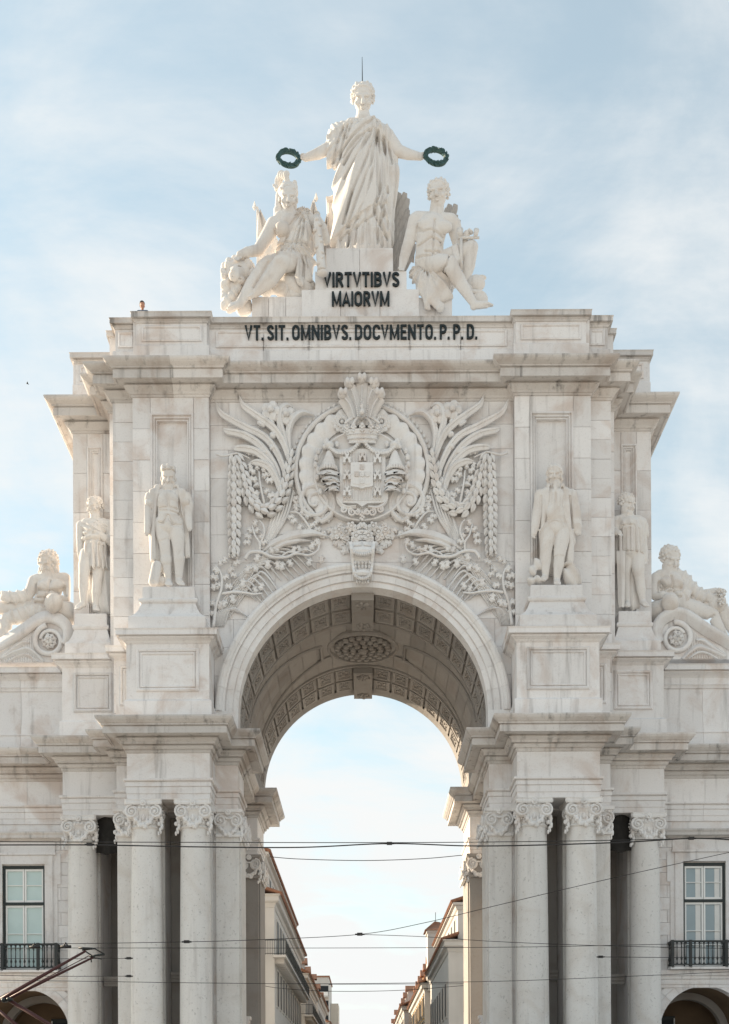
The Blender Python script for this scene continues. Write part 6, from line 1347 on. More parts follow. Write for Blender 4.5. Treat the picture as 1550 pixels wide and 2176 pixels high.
# ---------------------------------------------------------------- reclining river gods on scrolled gables
def river_god_left():
    f = Fig(0, 1160, 240/1550, 2.9)
    def c(*a): return f.p(*a)
    b = c(500, 980); root = empty('reclining_bearded_man_statue', tuple(f.tw(b)), 'reclining statue of a long haired bearded man leaning on an urn, left gable', 'statue')
    S = f.solid(-260, 60, 1010, 1260, -1.2, 1.0, .030)
    head(S, c(655, 240), 330*f.u, -22, 8, 4, 1.25, 'long', True); fcap(S, (690, 380, .05), (690, 450, .05), 90, 100, .06)
    limb(S, [(690, 595, .05), (665, 660, .05), (600, 780, .0), (560, 850, 0)], [165, 160, 140, 130], .15); fcap(S, (520, 480, .05), (880, 470, .05), 95, 100, .12); fell(S, (600, 560, -.28), (110, 80), .1, dy=.25); fell(S, (790, 545, -.28), (115, 85), .1, dy=.25)
    limb(S, [(480, 500, .05), (430, 600, .0), (380, 690, -.15)], [100, 80, 68]); limb(S, [(380, 690, -.15), (200, 690, -.4), (30, 660, -.5)], [64, 56, 42])
    limb(S, [(920, 520, .05), (945, 640, .0), (950, 740, -.1)], [95, 78, 64]); limb(S, [(950, 740, -.1), (880, 730, -.45), (800, 720, -.6)], [60, 54, 40]); hand(S, c(805, 722, -.6), (-.8, -.25, -.6), 140*f.u, .6, .15, (0, -1, 0), -1)
    limb(S, [(560, 880, .0), (300, 960, -.25), (90, 1010, -.35)], [130, 110, 82], .1); limb(S, [(500, 830, .2), (200, 850, .0), (-60, 850, -.1)], [110, 105, 90], .1); limb(S, [(90, 1010, -.35), (60, 1120, -.4), (20, 1260, -.4)], [78, 70, 50])
    crease(S, [[(510,590),(620,625),(700,605),(800,615),(870,575)],[(690,480),(670,620),(590,800)],[(880,560),(880,640),(905,700)],[(490,520),(495,640)],[(520,700),(600,720),(680,700)],[(480,770),(570,790)]], .05, .10); S.obj('figure', ST, root)
    S = f.solid(-260, 560, 760, 1260, -1.3, 1.0, .032); limb(S, [(330, 700, -.1), (200, 710, -.38), (60, 700, -.48)], [95, 80, 70], .06); limb(S, [(620, 900, -.1), (420, 930, -.2), (150, 990, -.3), (80, 1040, -.35)], [95, 105, 95, 80], .1); limb(S, [(90, 1060, -.35), (40, 1180, -.4), (-20, 1280, -.4)], [85, 75, 70], .1)
    S.fold(lambda X, Y, Z: -.05*(ridge(X*9+Z*4)-.3)); S.obj('drapery', ST, root)
    u = f.w(850, 860, -.25); S = Solid((u[0]-1.0, u[1]-1.1, u[2]-.9), (u[0]+1.0, u[1]+1.2, u[2]+.9), .03); rt = rotm(-35, 0, 0)
    S.ell(u+np.array((.25, .25, -.1)), (.48, .70, .48), .08, rt); S.cap(u+np.array((-.1, -.25, 0)), u+np.array((-.2, -.42, .02)), .30, .44, .08); S.ell(u+np.array((-.26, -.58, .02)), (.26, .2, .26), .04, rt, True); o = S.obj('water_urn', ST, None); tag(o, 'stone water urn under the arm of the left reclining man', 'urn')
river_god_left()
def river_god_right():
    f = Fig(1370, 1140, 180/1399, 2.9)
    def c(*a): return f.p(*a)
    b = c(560, 1230); root = empty('reclining_bearded_man_statue', tuple(f.tw(b)), 'reclining statue of a short haired bearded man with grapes, right gable', 'statue')
    S = f.solid(100, 160, 1720, 1760, -1.3, 1.0, .030)
    head(S, c(430, 370), 400*f.u, 22, 10, -3, 1.3, 'curly', True); fcap(S, (410, 500, .05), (420, 620, .05), 120, 125, .06)
    limb(S, [(445, 790, .05), (480, 880, .05), (540, 1000, .0), (580, 1080, 0)], [205, 195, 165, 160], .15); fcap(S, (270, 670, .05), (620, 680, .05), 120, 110, .12); fell(S, (360, 770, -.3), (135, 90), .1, dy=.28); fell(S, (540, 770, -.3), (110, 85), .1, dy=.25)
    limb(S, [(210, 700, .05), (180, 850, .0), (185, 980, -.1)], [115, 95, 78]); limb(S, [(185, 980, -.1), (300, 970, -.45), (400, 980, -.55)], [72, 66, 50]); hand(S, c(400, 985, -.55), (.6, -.25, -.8), 175*f.u, .4, .2, (0, -1, 0), 1)
    limb(S, [(660, 720, .05), (760, 860, .05), (880, 960, -.1)], [110, 90, 75]); limb(S, [(880, 960, -.1), (1050, 930, -.3), (1180, 890, -.35)], [70, 60, 46]); hand(S, c(1180, 890, -.35), (1, -.1, -.05), 190*f.u, .3, .15, (0, -.5, -1), -1)
    limb(S, [(600, 1130, .0), (880, 1210, -.25), (1130, 1290, -.4)], [150, 130, 100], .1); limb(S, [(1130, 1290, -.4), (1230, 1500, -.4), (1380, 1740, -.45)], [98, 85, 55]); limb(S, [(700, 1100, .2), (1000, 1150, .1), (1250, 1200, .0)], [130, 125, 110], .1); limb(S, [(1250, 1200, .0), (1400, 1450, .0), (1500, 1650, 0)], [100, 90, 60])
    crease(S, [[(260,745),(350,850),(450,835),(530,860),(610,850)],[(440,660),(470,840),(530,1000)],[(250,740),(230,920)],[(400,900),(500,900),(600,890)],[(480,1010),(600,1000)],[(1130,1330),(1080,1370)]], .05, .10); S.obj('figure', ST, root)
    S = f.solid(480, 520, 1720, 1700, -1.3, 1.1, .032); limb(S, [(590, 600, -.05), (660, 750, -.1), (690, 950, -.25), (720, 1080, -.3)], [60, 75, 70, 45], .08); limb(S, [(650, 680, .05), (780, 850, .0), (930, 970, -.15), (1080, 1010, -.3)], [100, 100, 95, 90], .08); limb(S, [(900, 1080, .1), (1250, 1200, .1), (1450, 1350, .1)], [90, 110, 140], .12)
    S.fold(lambda X, Y, Z: -.06*(ridge((X*.9-Z*.5)*9)-.3)); S.obj('drapery', ST, root)
    u = f.w(250, 1180, -.1); S = Solid((u[0]-1.0, u[1]-1.2, u[2]-1.0), (u[0]+1.1, u[1]+1.2, u[2]+1.0), .03); rt = rotm(35, 0, 0)
    S.ell(u+np.array((-.1, .25, -.1)), (.48, .70, .5), .08, rt); S.cap(u+np.array((.2, -.2, 0)), u+np.array((.32, -.42, .0)), .30, .44, .08); S.ell(u+np.array((.38, -.60, .02)), (.26, .2, .26), .04, rt, True); o = S.obj('water_urn', ST, None); tag(o, 'stone water urn under the arm of the right reclining man', 'urn')
    mb = MB(); random.seed(4); p = f.w(1250, 1060, -.6)
    for k in range(36): mb.ell((p[0]+random.uniform(-.2, .22)*(1-k/50), p[1]-.1+random.uniform(-.12, .1), p[2]+.42-.02*k), (.075, .075, .075), 6, 4)
    mb.ell((p[0]-.05, p[1]+.35, p[2]), (.45, .4, .5), 12, 8); o = mb.build('grape_bunch', ST, None, True); tag(o, 'carved bunch of grapes under the hand of the right reclining man', 'grapes'); 
river_god_right()
# ================================================================ THE ARCADE WINGS ON BOTH SIDES
YW = 2.2
ST_ = M['stone']
def wing(s):
    side = 'left' if s < 0 else 'right'
    def bx(mb, x0, x1, *r): a, b = sorted((s*x0, s*x1)); return mb.box(a, b, *r)
    root = empty('arcade_building', (s*16, 6, 0), f'pale stone arcade wing with tall window and balcony, {side} of the arch', 'building', 'arcade wings beside the arch')
    XE = 19.5; WX, WW, WZ0, WZ1 = 15.15, .95, 7.55, 12.24; AR, AZ = 2.0, 4.74
    mb = MB(); y0, y1 = YW+.06, YW+.9                       # wall with a window opening and an arch opening
    bx(mb, 12.8, WX-WW-.02, y0, y1, 6.9, 14.1); bx(mb, WX+WW+.02, XE, y0, y1, 6.9, 14.1); bx(mb, WX-WW-.02, WX+WW+.02, y0, y1, WZ1+.02, 14.1); bx(mb, WX-WW-.02, WX+WW+.02, y0, y1, 6.9, WZ0)
    bx(mb, 12.8, WX-AR, y0, y1, 0, 6.88); bx(mb, WX+AR, XE, y0, y1, 0, 6.88); bx(mb, 12.8, XE, YW+.9, YW+9, 6.9, 20.4); bx(mb, 12.95, XE, YW+.1, YW+.9, 14.11, 20.9)
    wall_o = mb.build('wall', M['stone'], root, False, shift=root.location)
    n = 24; aw = MB(); A_ = [(s*WX-AR*math.cos(math.pi*k/n), AZ+AR*math.sin(math.pi*k/n)) for k in range(n+1)]
    for k in range(n):
        (xa, za), (xb, zb) = A_[k], A_[k+1]; aw.add([(xa, y0, za), (xb, y0, zb), (xb, y0, 6.89), (xa, y0, 6.89)], [(0, 1, 2, 3)])
    aw.build('arch_wall', M['stone'], root, False, shift=root.location)
    rt = np.array(root.location)
    def st(x0, x1, z0, z1, y=YW, th=.1, nm='wall_stone'):
        a, b = sorted((s*x0, s*x1)); o = slab(wall_o, a, b, y, y+th, z0+.006, z1-.006, M['stone'], nm); o.location = Vector(o.location)-root.location
    zs = np.linspace(7.35, 14.05, 13)
    for i in range(12):
        st(12.9, 13.72 if i % 2 else 13.5, zs[i], zs[i+1]); 
        if i % 2 == 0: st(13.515, 13.9, zs[i], zs[i+1])
        st(16.75, 18.2, zs[i], zs[i+1]); st(18.22, 19.4, zs[i], zs[i+1])
    for z0, z1 in ((5.8, 6.2), (6.2, 6.65), (5.3, 5.8), (4.74, 5.3)): st(12.9, WX-math.sqrt(max(.1, 2.62**2-max(0, z0-AZ)**2)), z0, z1) if z0 < 6.6 else None
    # voussoirs of the arcade arch
    for k in range(13):
        a0, a1 = math.pi*k/13+.004, math.pi*(k+1)/13-.004
        for r0, r1, yy in ((AR, AR+.34, YW-.03), (AR+.345, AR+.62, YW+.0)):
            v = MB(); v.loft([[(s*WX-r*math.cos(a), y, AZ+r*math.sin(a)) for r, y in ((r0, YW+.5), (r0, yy), (r1, yy), (r1, YW+.07))] for a in np.linspace(a0, a1, 4)], False, False, False); v.build('voussoir', M['stone'], wall_o, False, shift=rt)
    # dim vault behind, with a fanlight at the back
    vb = MB(); vb.loft([[(s*WX-AR*1.0*math.cos(a), y, AZ+AR*math.sin(a)) for y in (YW+4.6, YW+.5)] for a in np.linspace(0, math.pi, 25)], False, False, False)
    for q_ in (-1, 1): vb.box(*sorted((s*WX+q_*AR, s*WX+q_*(AR+.2))), YW+.9, YW+4.6, 0, AZ)
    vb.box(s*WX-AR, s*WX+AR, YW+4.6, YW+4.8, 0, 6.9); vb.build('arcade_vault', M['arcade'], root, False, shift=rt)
    rb = MB(); rb.loft([[(s*WX-r*math.cos(a), y, AZ+r*math.sin(a)) for r, y in ((AR-.02, YW+3.0), (AR-.35, YW+3.0), (AR-.35, YW+2.6), (AR-.02, YW+2.6))] for a in np.linspace(0, math.pi, 25)], False, False, False); rb.build('vault_rib', M['vault'], root, False, shift=rt)
    fw = MB(); fx = s*WX-s*.9*1 if s > 0 else s*WX+.75
    fo = MB().box(fx-.85, fx+.85, YW+4.45, YW+4.6, 3.0, 5.75).build('fanlight', M['frame_dark'], root, False, shift=rt)
    for q_ in (-1, 1): MB().box(fx+q_*.42-.34, fx+q_*.42+.34, YW+4.40, YW+4.46, 4.2, 5.55).build('pane', M['dark_pane'], fo, False, shift=rt)
    b_ = MB()
    for q_ in (-.8, 0, .8): b_.box(fx+q_-.03, fx+q_+.03, YW+4.36, YW+4.44, 4.1, 5.65)
    b_.box(fx-.85, fx+.85, YW+4.36, YW+4.44, 4.1, 4.16); b_.build('bar', M['white'], fo, False, shift=rt)
    # string course under the balcony, entablature, attic
    pth = [(-XE, YW), (-13.0, YW)] if s < 0 else [(13.0, YW), (XE, YW)]
    def sw(nm, prof, mat, piece, sub):
        core = sweep_part(nm, pth, prof, mat, root, piece, sub); core.location = -root.location; return core
    sw('string_course', [(0, 6.66), (.05, 6.68), (.05, 6.80), (.10, 6.82), (.12, 6.90), (.12, 7.02), (.20, 7.06), (.20, 7.16), (.30, 7.20), (.34, 7.30), (.34, 7.42), (-.05, 7.44)], M['stone'], 2.2, 'course_stone')
    sw('architrave', PR_ARCHI, M['stone'], 2.4, 'architrave_stone'); sw('frieze', PR_FRIEZE, M['stone'], 2.4, 'frieze_stone'); sw('cornice', PR_CORN, M['cornice'], 1.9, 'cornice_stone')
    sw('parapet', [(.06, 17.2), (.06, 18.0), (.10, 18.02), (.10, 18.08), (0, 18.12), (0, 18.5), (-.06, 18.52), (-.06, 20.0), (0, 20.02), (.03, 20.10), (.08, 20.16), (.03, 20.2), (.03, 20.46), (.10, 20.54), (.26, 20.64), (.26, 20.67), (.21, 20.68), (.21, 20.72), (.36, 20.72), (.36, 20.90), (.40, 20.96), (-.9, 20.99)], M['stone'], 2.1, 'parapet_stone')
    # window surround and hood
    su = MB()
    for q_ in (-1, 1): bx(su, WX+q_*(WW+.0), WX+q_*(WW+.36), YW-.10, YW+.3, WZ0, WZ1+.05); bx(su, WX+q_*(WW+.36), WX+q_*(WW+.56), YW-.05, YW+.2, WZ0, 11.4); bx(su, WX+q_*(WW+.36), WX+q_*(WW+.70), YW-.05, YW+.2, 11.4, 12.75)
    bx(su, WX-WW-.36, WX+WW+.36, YW-.10, YW+.3, WZ1+.055, WZ1+.45); bx(su, WX-WW-.5, WX+WW+.5, YW-.16, YW+.2, 12.7, 12.80); bx(su, WX-WW-.46, WX+WW+.46, YW-.06, YW+.2, 12.805, 13.3)
    su.build('window_surround', M['stone'], root, False, shift=rt)
    hd = MB(); hw = WW+.62; cx = s*WX
    hd.loft([[(cx-hw-o, YW-o, z), (cx+hw+o, YW-o, z), (cx+hw+o, YW+.2, z), (cx-hw-o, YW+.2, z)] for o, z in ((.0, 13.30), (.06, 13.36), (.10, 13.40), (.30, 13.42), (.30, 13.54), (.36, 13.62), (.36, 13.68), (.1, 13.74))]); hd.build('window_hood', M['cornice'], root, False, shift=rt)
    # the window: dark outer frame, two casements below, two above, four panes each pair
    wo = MB()
    for q_ in (-1, 1): bx(wo, WX+q_*WW, WX+q_*(WW-.10), YW+.03, YW+.4, WZ0, WZ1)
    bx(wo, WX-WW+.1, WX+WW-.1, YW+.03, YW+.4, WZ1-.12, WZ1); bx(wo, WX-WW+.1, WX+WW-.1, YW+.03, YW+.4, 10.50, 10.62); bx(wo, WX-WW+.1, WX+WW-.1, YW+.03, YW+.4, WZ0, WZ0+.08)
    win = wo.build('window', M['frame_dark'], root, False, shift=rt)
    glass = M['blind'] if s < 0 else M['pane']
    for z0, z1 in ((WZ0+.085, 10.49), (10.63, WZ1-.13)):
        for q_ in (-1, 1):
            a, b = sorted((s*WX+q_*.012, s*WX+q_*(WW-.11)))
            fr = MB()
            for xx0, xx1 in ((a, a+.07), (b-.07, b)): fr.box(xx0, xx1, YW+.08, YW+.18, z0, z1)
            bars = [z0, z1-.09]+([z0+(z1-z0)*.5] if z1-z0 < 2 else [z0+.95, z0+(z1-z0)*.55])
            for zb in bars: fr.box(a+.07, b-.07, YW+.085, YW+.175, zb, zb+(.09 if zb in bars[:2] else .03))
            fr.build('casement', M['white'], win, False, shift=rt)
            zz = sorted(bars)
            for i in range(len(zz)-1):
                lo = zz[i]+(.09 if i == 0 else .03); MB().box(a+.07, b-.07, YW+.15, YW+.16, lo, zz[i+1]).build('pane', glass, win, False, shift=rt)
            if s > 0: MB().box(b-.33, b-.10, YW+.138, YW+.146, z0+.1, z1-.1).build('curtain', M['curtain'], win, False, shift=rt)
    # balcony: rail and turned balusters
    bal = empty('balcony', (0, 0, 0)); bal.parent = root
    BX0, BX1, BY = 13.52, 16.8, YW-.55
    sl_ = MB(); bx(sl_, BX0-.03, BX1+.03, BY-.06, YW, 7.44, 7.54); sl_.build('slab', M['stone'], bal, False, shift=rt)
    r_ = MB()
    for z0, z1 in ((8.62, 8.70), (7.62, 7.67)): bx(r_, BX0, BX1, BY-.04, BY+.04, z0, z1); bx(r_, BX0, BX0+.08, BY+.04, YW, z0, z1); bx(r_, BX1-.08, BX1, BY+.04, YW, z0, z1)
    r_.build('rail', M['iron'], bal, False, shift=rt)
    if 'bal' not in _lm:
        m = MB(); m.lathe([(.045, 0), (.05, .06), (.02, .10), (.022, .18), (.05, .26), (.022, .38), (.018, .70), (.03, .80), (.018, .84), (.035, .93), (.06, 1.0)], (0, 0, 0), 8); _lm['bal'] = mesh_of(m, 'baluster')
        _lm['post'] = mesh_of(MB().box(-.06, .06, -.06, .06, -.14, 1.08), 'balcony_post', False)
    nb = 17
    for k in range(nb):
        x = BX0+.06+(BX1-BX0-.12)*k/(nb-1); post = k in (0, 4, 12, nb-1)
        link('post' if post else 'baluster', _lm['post'] if post else _lm['bal'], M['iron'], bal, tuple(np.array((s*x, BY, 7.64))-rt))
    for k in range(3): link('baluster', _lm['bal'], M['iron'], bal, tuple(np.array((s*(BX0+.04), BY+.16+.16*k, 7.64))-rt))
    # the scrolled gable under the reclining figure
    g_ = empty('scroll_gable', (0, 0, 0)); g_.parent = root
    yg = YW+.25
    def sp(px, py):                                      # measured on the right-hand gable
        p = W(1370+px*.12866, 1140+py*.12866, yg); return np.array((s*p[0], 0, p[2]))
    bd = [sp(*p) for p in ((130, 1640), (140, 1540), (230, 1400), (380, 1290), (540, 1245), (700, 1290), (850, 1380), (1000, 1500), (1150, 1610), (1400, 1770), (1700, 1950), (1900, 2030), (130, 2030))]
    poly = [(p[0], p[2]) for p in bd]; poly = poly[::-1] if s > 0 else poly
    MB().prism(poly, yg+.0, yg+.8).build('panel', M['stone'], g_, False, shift=rt)
    band = MB(); blade(band, [sp(*p) for p in ((1900, 2010), (1500, 1830), (1250, 1690), (1000, 1540), (800, 1400), (640, 1310), (500, 1290), (350, 1340), (240, 1440), (200, 1560), (220, 1680), (260, 1760))], [.25, .26, .27, .28, .28, .26, .24, .2], .22, yg-.02, 8); band.build('scroll_band', M['carve'], g_, True, shift=rt)
    ring = MB(); c0 = sp(520, 1690); pts = []
    for k in range(40): a = R(100)+s*(-R(430))*k/39; r = .70-.30*(k/39); pts.append(np.array((c0[0]+r*.98*math.cos(a)*1.0, yg-.08, c0[2]+r*math.sin(a))))
    ring.tube(pts, [.13-.05*k/39 for k in range(40)], 8); ring.build('scroll_eye_rim', M['carve'], g_, True, shift=rt)
    for k in range(9):
        a = R(180)+R(40*k); link('petal', FLO if k == 8 else OAK, M['carve'], g_, tuple(np.array((c0[0]+(.0 if k == 8 else .20)*math.cos(a), yg-.08, c0[2]-.02+(.0 if k == 8 else .20)*math.sin(a)))-rt), (.5, 1.2, .6) if k == 8 else (.75, 1.3, .8), (0, math.pi/2-a, 0))
    for pp, w in ((((620, 2030), (760, 1900), (880, 1830), (1000, 1850), (1150, 1900), (1330, 1990)), .11), (((850, 1720), (960, 1720), (1080, 1800), (1250, 1920), (1340, 1980)), .09), (((720, 2030), (850, 1940), (960, 1920), (1080, 1960), (1200, 2030)), .06)):
        lf = MB(); blade(lf, [sp(*p) for p in pp], [w*.5, w, w*1.1, w, w*.7], .16, yg-.0); lf.build('acanthus_leaf', M['carve'], g_, True, shift=rt)
    fl_ = MB()
    for k in range(14): p = sp(790+40*k, 1560+34*k); fl_.tube([(p[0], yg-.01, p[2]), (p[0], yg-.01, sp(0, 2025)[2])], .04, 6)
    fl_.build('fluting', M['carve'], g_, False, shift=rt); tag(fl_ and g_.children[-1] if False else bpy.data.objects[g_.children[-1].name], kind='stuff')
wing(-1); wing(1)

# ================================================================ HOUSES ALONG THE STREET BEHIND
def house(s, y0, y1, x, zc, label, wallm, trim=None, win=None, upper=None, dorm=None, roof=True, w=13, floors=(3.6, 7.6, 11.4), balc=None, wn=None, tilec=None):
    """s: side of the street, x: facade plane, zc: cornice height; upper = (set-back, top) attic storey"""
    trim = trim or M['plaster']; win = win or M['dark_pane']; root = empty('street_house', (s*(x+3), y0, 0), label, 'house', 'houses along the street behind the arch'); rt = np.array(root.location)
    def ad(mb, nm, m, par=None, sm_=False): return mb.build(nm, m, par or root, sm_, shift=rt)
    def bx(mb, a, b, *r): a, b = sorted((s*a, s*b)); return mb.box(a, b, *r)
    wl = ad(bx(MB(), x, x+w, y0, y1, 0, zc-.55), 'wall', wallm)
    path = [(-(x+w), y0), (-x, y0), (-x, y1)] if s < 0 else [(x, y1), (x, y0), (x+w, y0)]
    c = sweep(path, [(0, zc-.9), (.06, zc-.88), (.10, zc-.72), (.14, zc-.60), (.34, zc-.50), (.38, zc-.44), (.38, zc-.16), (.50, zc-.06), (.52, zc), (-.4, zc+.04)]); ad(c, 'cornice', trim)
    q_ = MB(); bx(q_, x-.05, x+.55, y0-.05, y0+.55, 0, zc-.9); ad(q_, 'corner_pilaster', trim)
    n = wn or max(3, int((y1-y0)/3.0)); st = (y1-y0-1.6)/n
    for fz in floors:
        h = 2.5
        if fz+h > zc-1.0: h = max(1.2, zc-1.2-fz)
        for k in range(n):
            yc = y0+1.4+st*(k+.5); f_ = ad(bx(MB(), x-.07, x+.1, yc-.72, yc+.72, fz-.12, fz+h+.15), 'window', trim); ad(bx(MB(), x-.09, x-.06, yc-.55, yc+.55, fz, fz+h), 'pane', win, f_)
        f_ = ad(bx(MB(), x+.9, x+2.0, y0-.06, y0+.1, fz, fz+h), 'window', trim); ad(bx(MB(), x+1.05, x+1.85, y0-.08, y0-.05, fz+.1, fz+h-.1), 'pane', win, f_)
    for k, zz in enumerate(balc or ()):
        b = MB(); bx(b, x-.9, x, y0-.7, y1-.4, zz-.16, zz); bo = ad(b, 'balcony_slab', trim)
        r_ = MB(); bx(r_, x-.9, x-.86, y0-.7, y1-.4, zz+1.0, zz+1.06); bx(r_, x-.9, x+1.4, y0-.7, y0-.66, zz+1.0, zz+1.06); bx(r_, x-.9, x-.86, y0-.7, y1-.4, zz+.08, zz+.12); bx(r_, x-.9, x+1.4, y0-.7, y0-.66, zz+.08, zz+.12)
        ad(r_, 'rail', M['iron'], bo)
        bars = MB()
        for i in range(int((y1-y0)/.16)): yy = y0-.68+.16*i; bx(bars, x-.89, x-.87, yy-.012, yy+.012, zz, zz+1.0)
        for i in range(15): bx(bars, x-.88+.155*i-.012, x-.88+.155*i+.012, y0-.69, y0-.67, zz, zz+1.0)
        tag(ad(bars, 'rail_bars', M['iron'], bo), kind='stuff')
        co = MB()
        for i in range(int((y1-y0)/1.1)): yy = y0+.2+1.1*i; bx(co, x-.7, x, yy, yy+.25, zz-.5, zz-.16)
        tag(ad(co, 'brackets', trim, bo), kind='stuff')
    tz = zc
    if upper:
        sb, zt = upper; u = bx(MB(), x+sb, x+w, y0+.4, y1-.2, zc-.3, zt-.3); ad(u, 'attic_storey', trim); cu = sweep([(-(x+w), y0+.4), (-(x+sb), y0+.4), (-(x+sb), y1-.2), (-(x+w), y1-.2)] if s < 0 else [(x+w, y1-.2), (x+sb, y1-.2), (x+sb, y0+.4), (x+w, y0+.4)], [(0, zt-.6), (.12, zt-.5), (.2, zt-.3), (.4, zt-.22), (.42, zt-.06), (-.3, zt)]); ad(cu, 'attic_cornice', trim)
        for k in range(n):
            yc = y0+1.4+st*(k+.5); f_ = ad(bx(MB(), x+sb-.05, x+sb+.1, yc-.5, yc+.5, zc+.5, zt-.9), 'window', trim); ad(bx(MB(), x+sb-.07, x+sb-.04, yc-.4, yc+.4, zc+.6, zt-1.0), 'pane', win, f_)
    def tiled(x0, x1, z0, z1, ya, yb, nm='roof'):
        """sloping roof with rounded tile rows running up the slope"""
        mb = MB(); xs0, xs1 = s*x0, s*x1; base_ = [(xs0, ya, z0), (xs1, ya, z1), (xs1, yb, z1), (xs0, yb, z0)]; mb.add(base_+[(p[0], p[1], p[2]-.12) for p in base_], [(0, 1, 2, 3), (7, 6, 5, 4), (0, 4, 5, 1), (1, 5, 6, 2), (2, 6, 7, 3), (3, 7, 4, 0)]); rf = ad(mb, nm, tilec or M['tile'])
        t_ = MB(); n_ = int((yb-ya)/.42)
        for i in range(n_+1): yy = ya+(yb-ya)*i/n_; t_.tube([(xs0-s*.05, yy, z0+.0), (xs1, yy, z1+.0)], .10, 6)
        tag(ad(t_, 'tile_rows', tilec or M['tile'], rf), kind='stuff')
        return rf
    if roof:
        if upper: tiled(x+upper[0]-.5, x+upper[0]+3.5, upper[1]+.02, upper[1]+1.3, y0-.05, y1+.1)
        tiled(x-.58, x+(upper[0] if upper else 4.5), zc+.03, zc+(.5 if upper else 2.4), y0-.5, y1)
    if dorm:
        for k in range(dorm):
            yc = y0+2+(y1-y0-3)*k/max(1, dorm-1); d = MB(); bx(d, x+.5, x+3.2, yc-.8, yc+.8, zc, zc+2.2); do = ad(d, 'dormer', M['ochre'] if wallm is M['yellow'] else trim)
            ad(bx(MB(), x+.46, x+.5, yc-.5, yc+.5, zc+.5, zc+1.8), 'pane', win, do)
            r_ = MB(); xa, xb = sorted((s*(x+.2), s*(x+3.4)))
            r_.add([(xa, yc-1.0, zc+2.15), (xb, yc-1.0, zc+2.15), (xb, yc+1.0, zc+2.15), (xa, yc+1.0, zc+2.15), (xa, yc, zc+2.9), (xb, yc, zc+2.9)], [(3, 2, 1, 0), (0, 1, 5, 4), (2, 3, 4, 5), (1, 2, 5), (3, 0, 4)]); ad(r_, 'dormer_roof', M['tile'], do)
    return root
house(-1, 30, 62, 6.35, 16.2, 'white street house with long iron balcony and set-back attic, nearest on the left', M['plaster'], M['plaster'], upper=(.75, 19.3), balc=(11.9,), floors=(4.0, 8.6, 12.2), wn=11)
house(-1, 66, 92, 6.2, 14.9, 'grey roofed street house with dormers, second on the left', M['plaster_w'], M['plaster'], dorm=4, floors=(3.6, 7.4, 11.0), balc=(10.6,), wn=8)
house(-1, 95, 122, 6.1, 15.6, 'pale street house with red eaves, third on the left', M['plaster'], M['plaster'], dorm=3, floors=(3.6, 7.4, 11.2), wn=8)
house(-1, 126, 165, 6.0, 14.2, 'distant cream street house with dark shutters, fourth on the left', M['plaster_w'], M['plaster'], floors=(3.6, 7.2, 10.4), wn=9)
house(1, 35, 58, 6.35, 13.7, 'white corner house with tiled eaves and pent attic, nearest on the right', M['plaster'], M['plaster'], upper=(.7, 16.6), floors=(4.0, 8.2), wn=7)
house(1, 61, 92, 6.0, 13.3, 'ochre house with a row of small dormers, second on the right', M['yellow'], M['plaster'], dorm=6, floors=(3.6, 7.2, 10.2), wn=9)
house(1, 95, 124, 5.2, 14.0, 'pale house with orange roof edge, third on the right', M['plaster_w'], M['plaster'], dorm=4, floors=(3.6, 7.0, 10.0), wn=8)
house(1, 128, 170, 4.6, 13.6, 'farthest pale house with red roof on the right side', M['plaster'], M['plaster'], dorm=3, floors=(3.6, 7.0, 9.8), wn=9)
def turret():
    root = empty('roof_turret', (7.2, 61.5, 13.3), 'square pale roof turret with hipped tile roof rising behind the right-hand eaves', 'turret'); rt = np.array(root.location)
    MB().box(6.25, 8.3, 60.4, 63.0, 12.5, 18.4).build('wall', M['plaster'], root, False, shift=rt); MB().box(6.15, 8.4, 60.3, 63.1, 18.2, 18.45).build('cornice', M['plaster'], root, False, shift=rt)
    m = MB(); m.add([(5.95, 60.1, 18.46), (8.6, 60.1, 18.46), (8.6, 63.3, 18.46), (5.95, 63.3, 18.46), (7.0, 61.4, 19.5), (7.6, 62.0, 19.5)], [(3, 2, 1, 0), (0, 1, 5, 4), (2, 3, 4, 5), (1, 2, 5), (3, 0, 4)]); m.build('roof', M['tile'], root, False, shift=rt)
    MB().tube([(7.1, 61.5, 19.4), (7.1, 61.5, 20.4)], .03, 6).build('finial', M['iron'], root, False, shift=rt)
turret()
# a taller tower block at the far end on the left, beside a lower bay
def tower():
    b = W(690, 2176, 175); root = empty('balcony_building', (b[0], 175, 0), 'modern grey block with stacked balconies at the far left end of the street', 'building'); rt = np.array(root.location)
    x0, x1 = W(652, 2100, 175)[0], W(699, 2100, 175)[0]; zt = W(690, 2077, 175)[2]; MB().box(x0-6, x1, 175, 195, 0, zt).build('wall', M['plaster'], root, False, shift=rt)
    MB().box(x0-6.2, x1+.2, 174.8, 195, zt, zt+.3).build('roof_edge', M['tile'], root, False, shift=rt)
    z = zt-4.2
    while z > 4:
        o = MB().box(x0+1, x1-.1, 173.9, 175, z, z+.25).build('balcony', M['plaster'], root, False, shift=rt); MB().box(x0+1, x1-.1, 174.9, 174.99, z+.3, z+2.4).build('opening', M['dark_pane'], o, False, shift=rt); MB().box(x0+1, x1-.1, 173.9, 173.98, z+.3, z+1.1).build('parapet', M['white'], o, False, shift=rt); z -= 3.0
    MB().box(x1+.05, W(715, 2100, 185)[0]+.4, 185, 195, 0, zt-4.5).build('side_bay', M['plaster_w'], root, False, shift=rt)
tower()

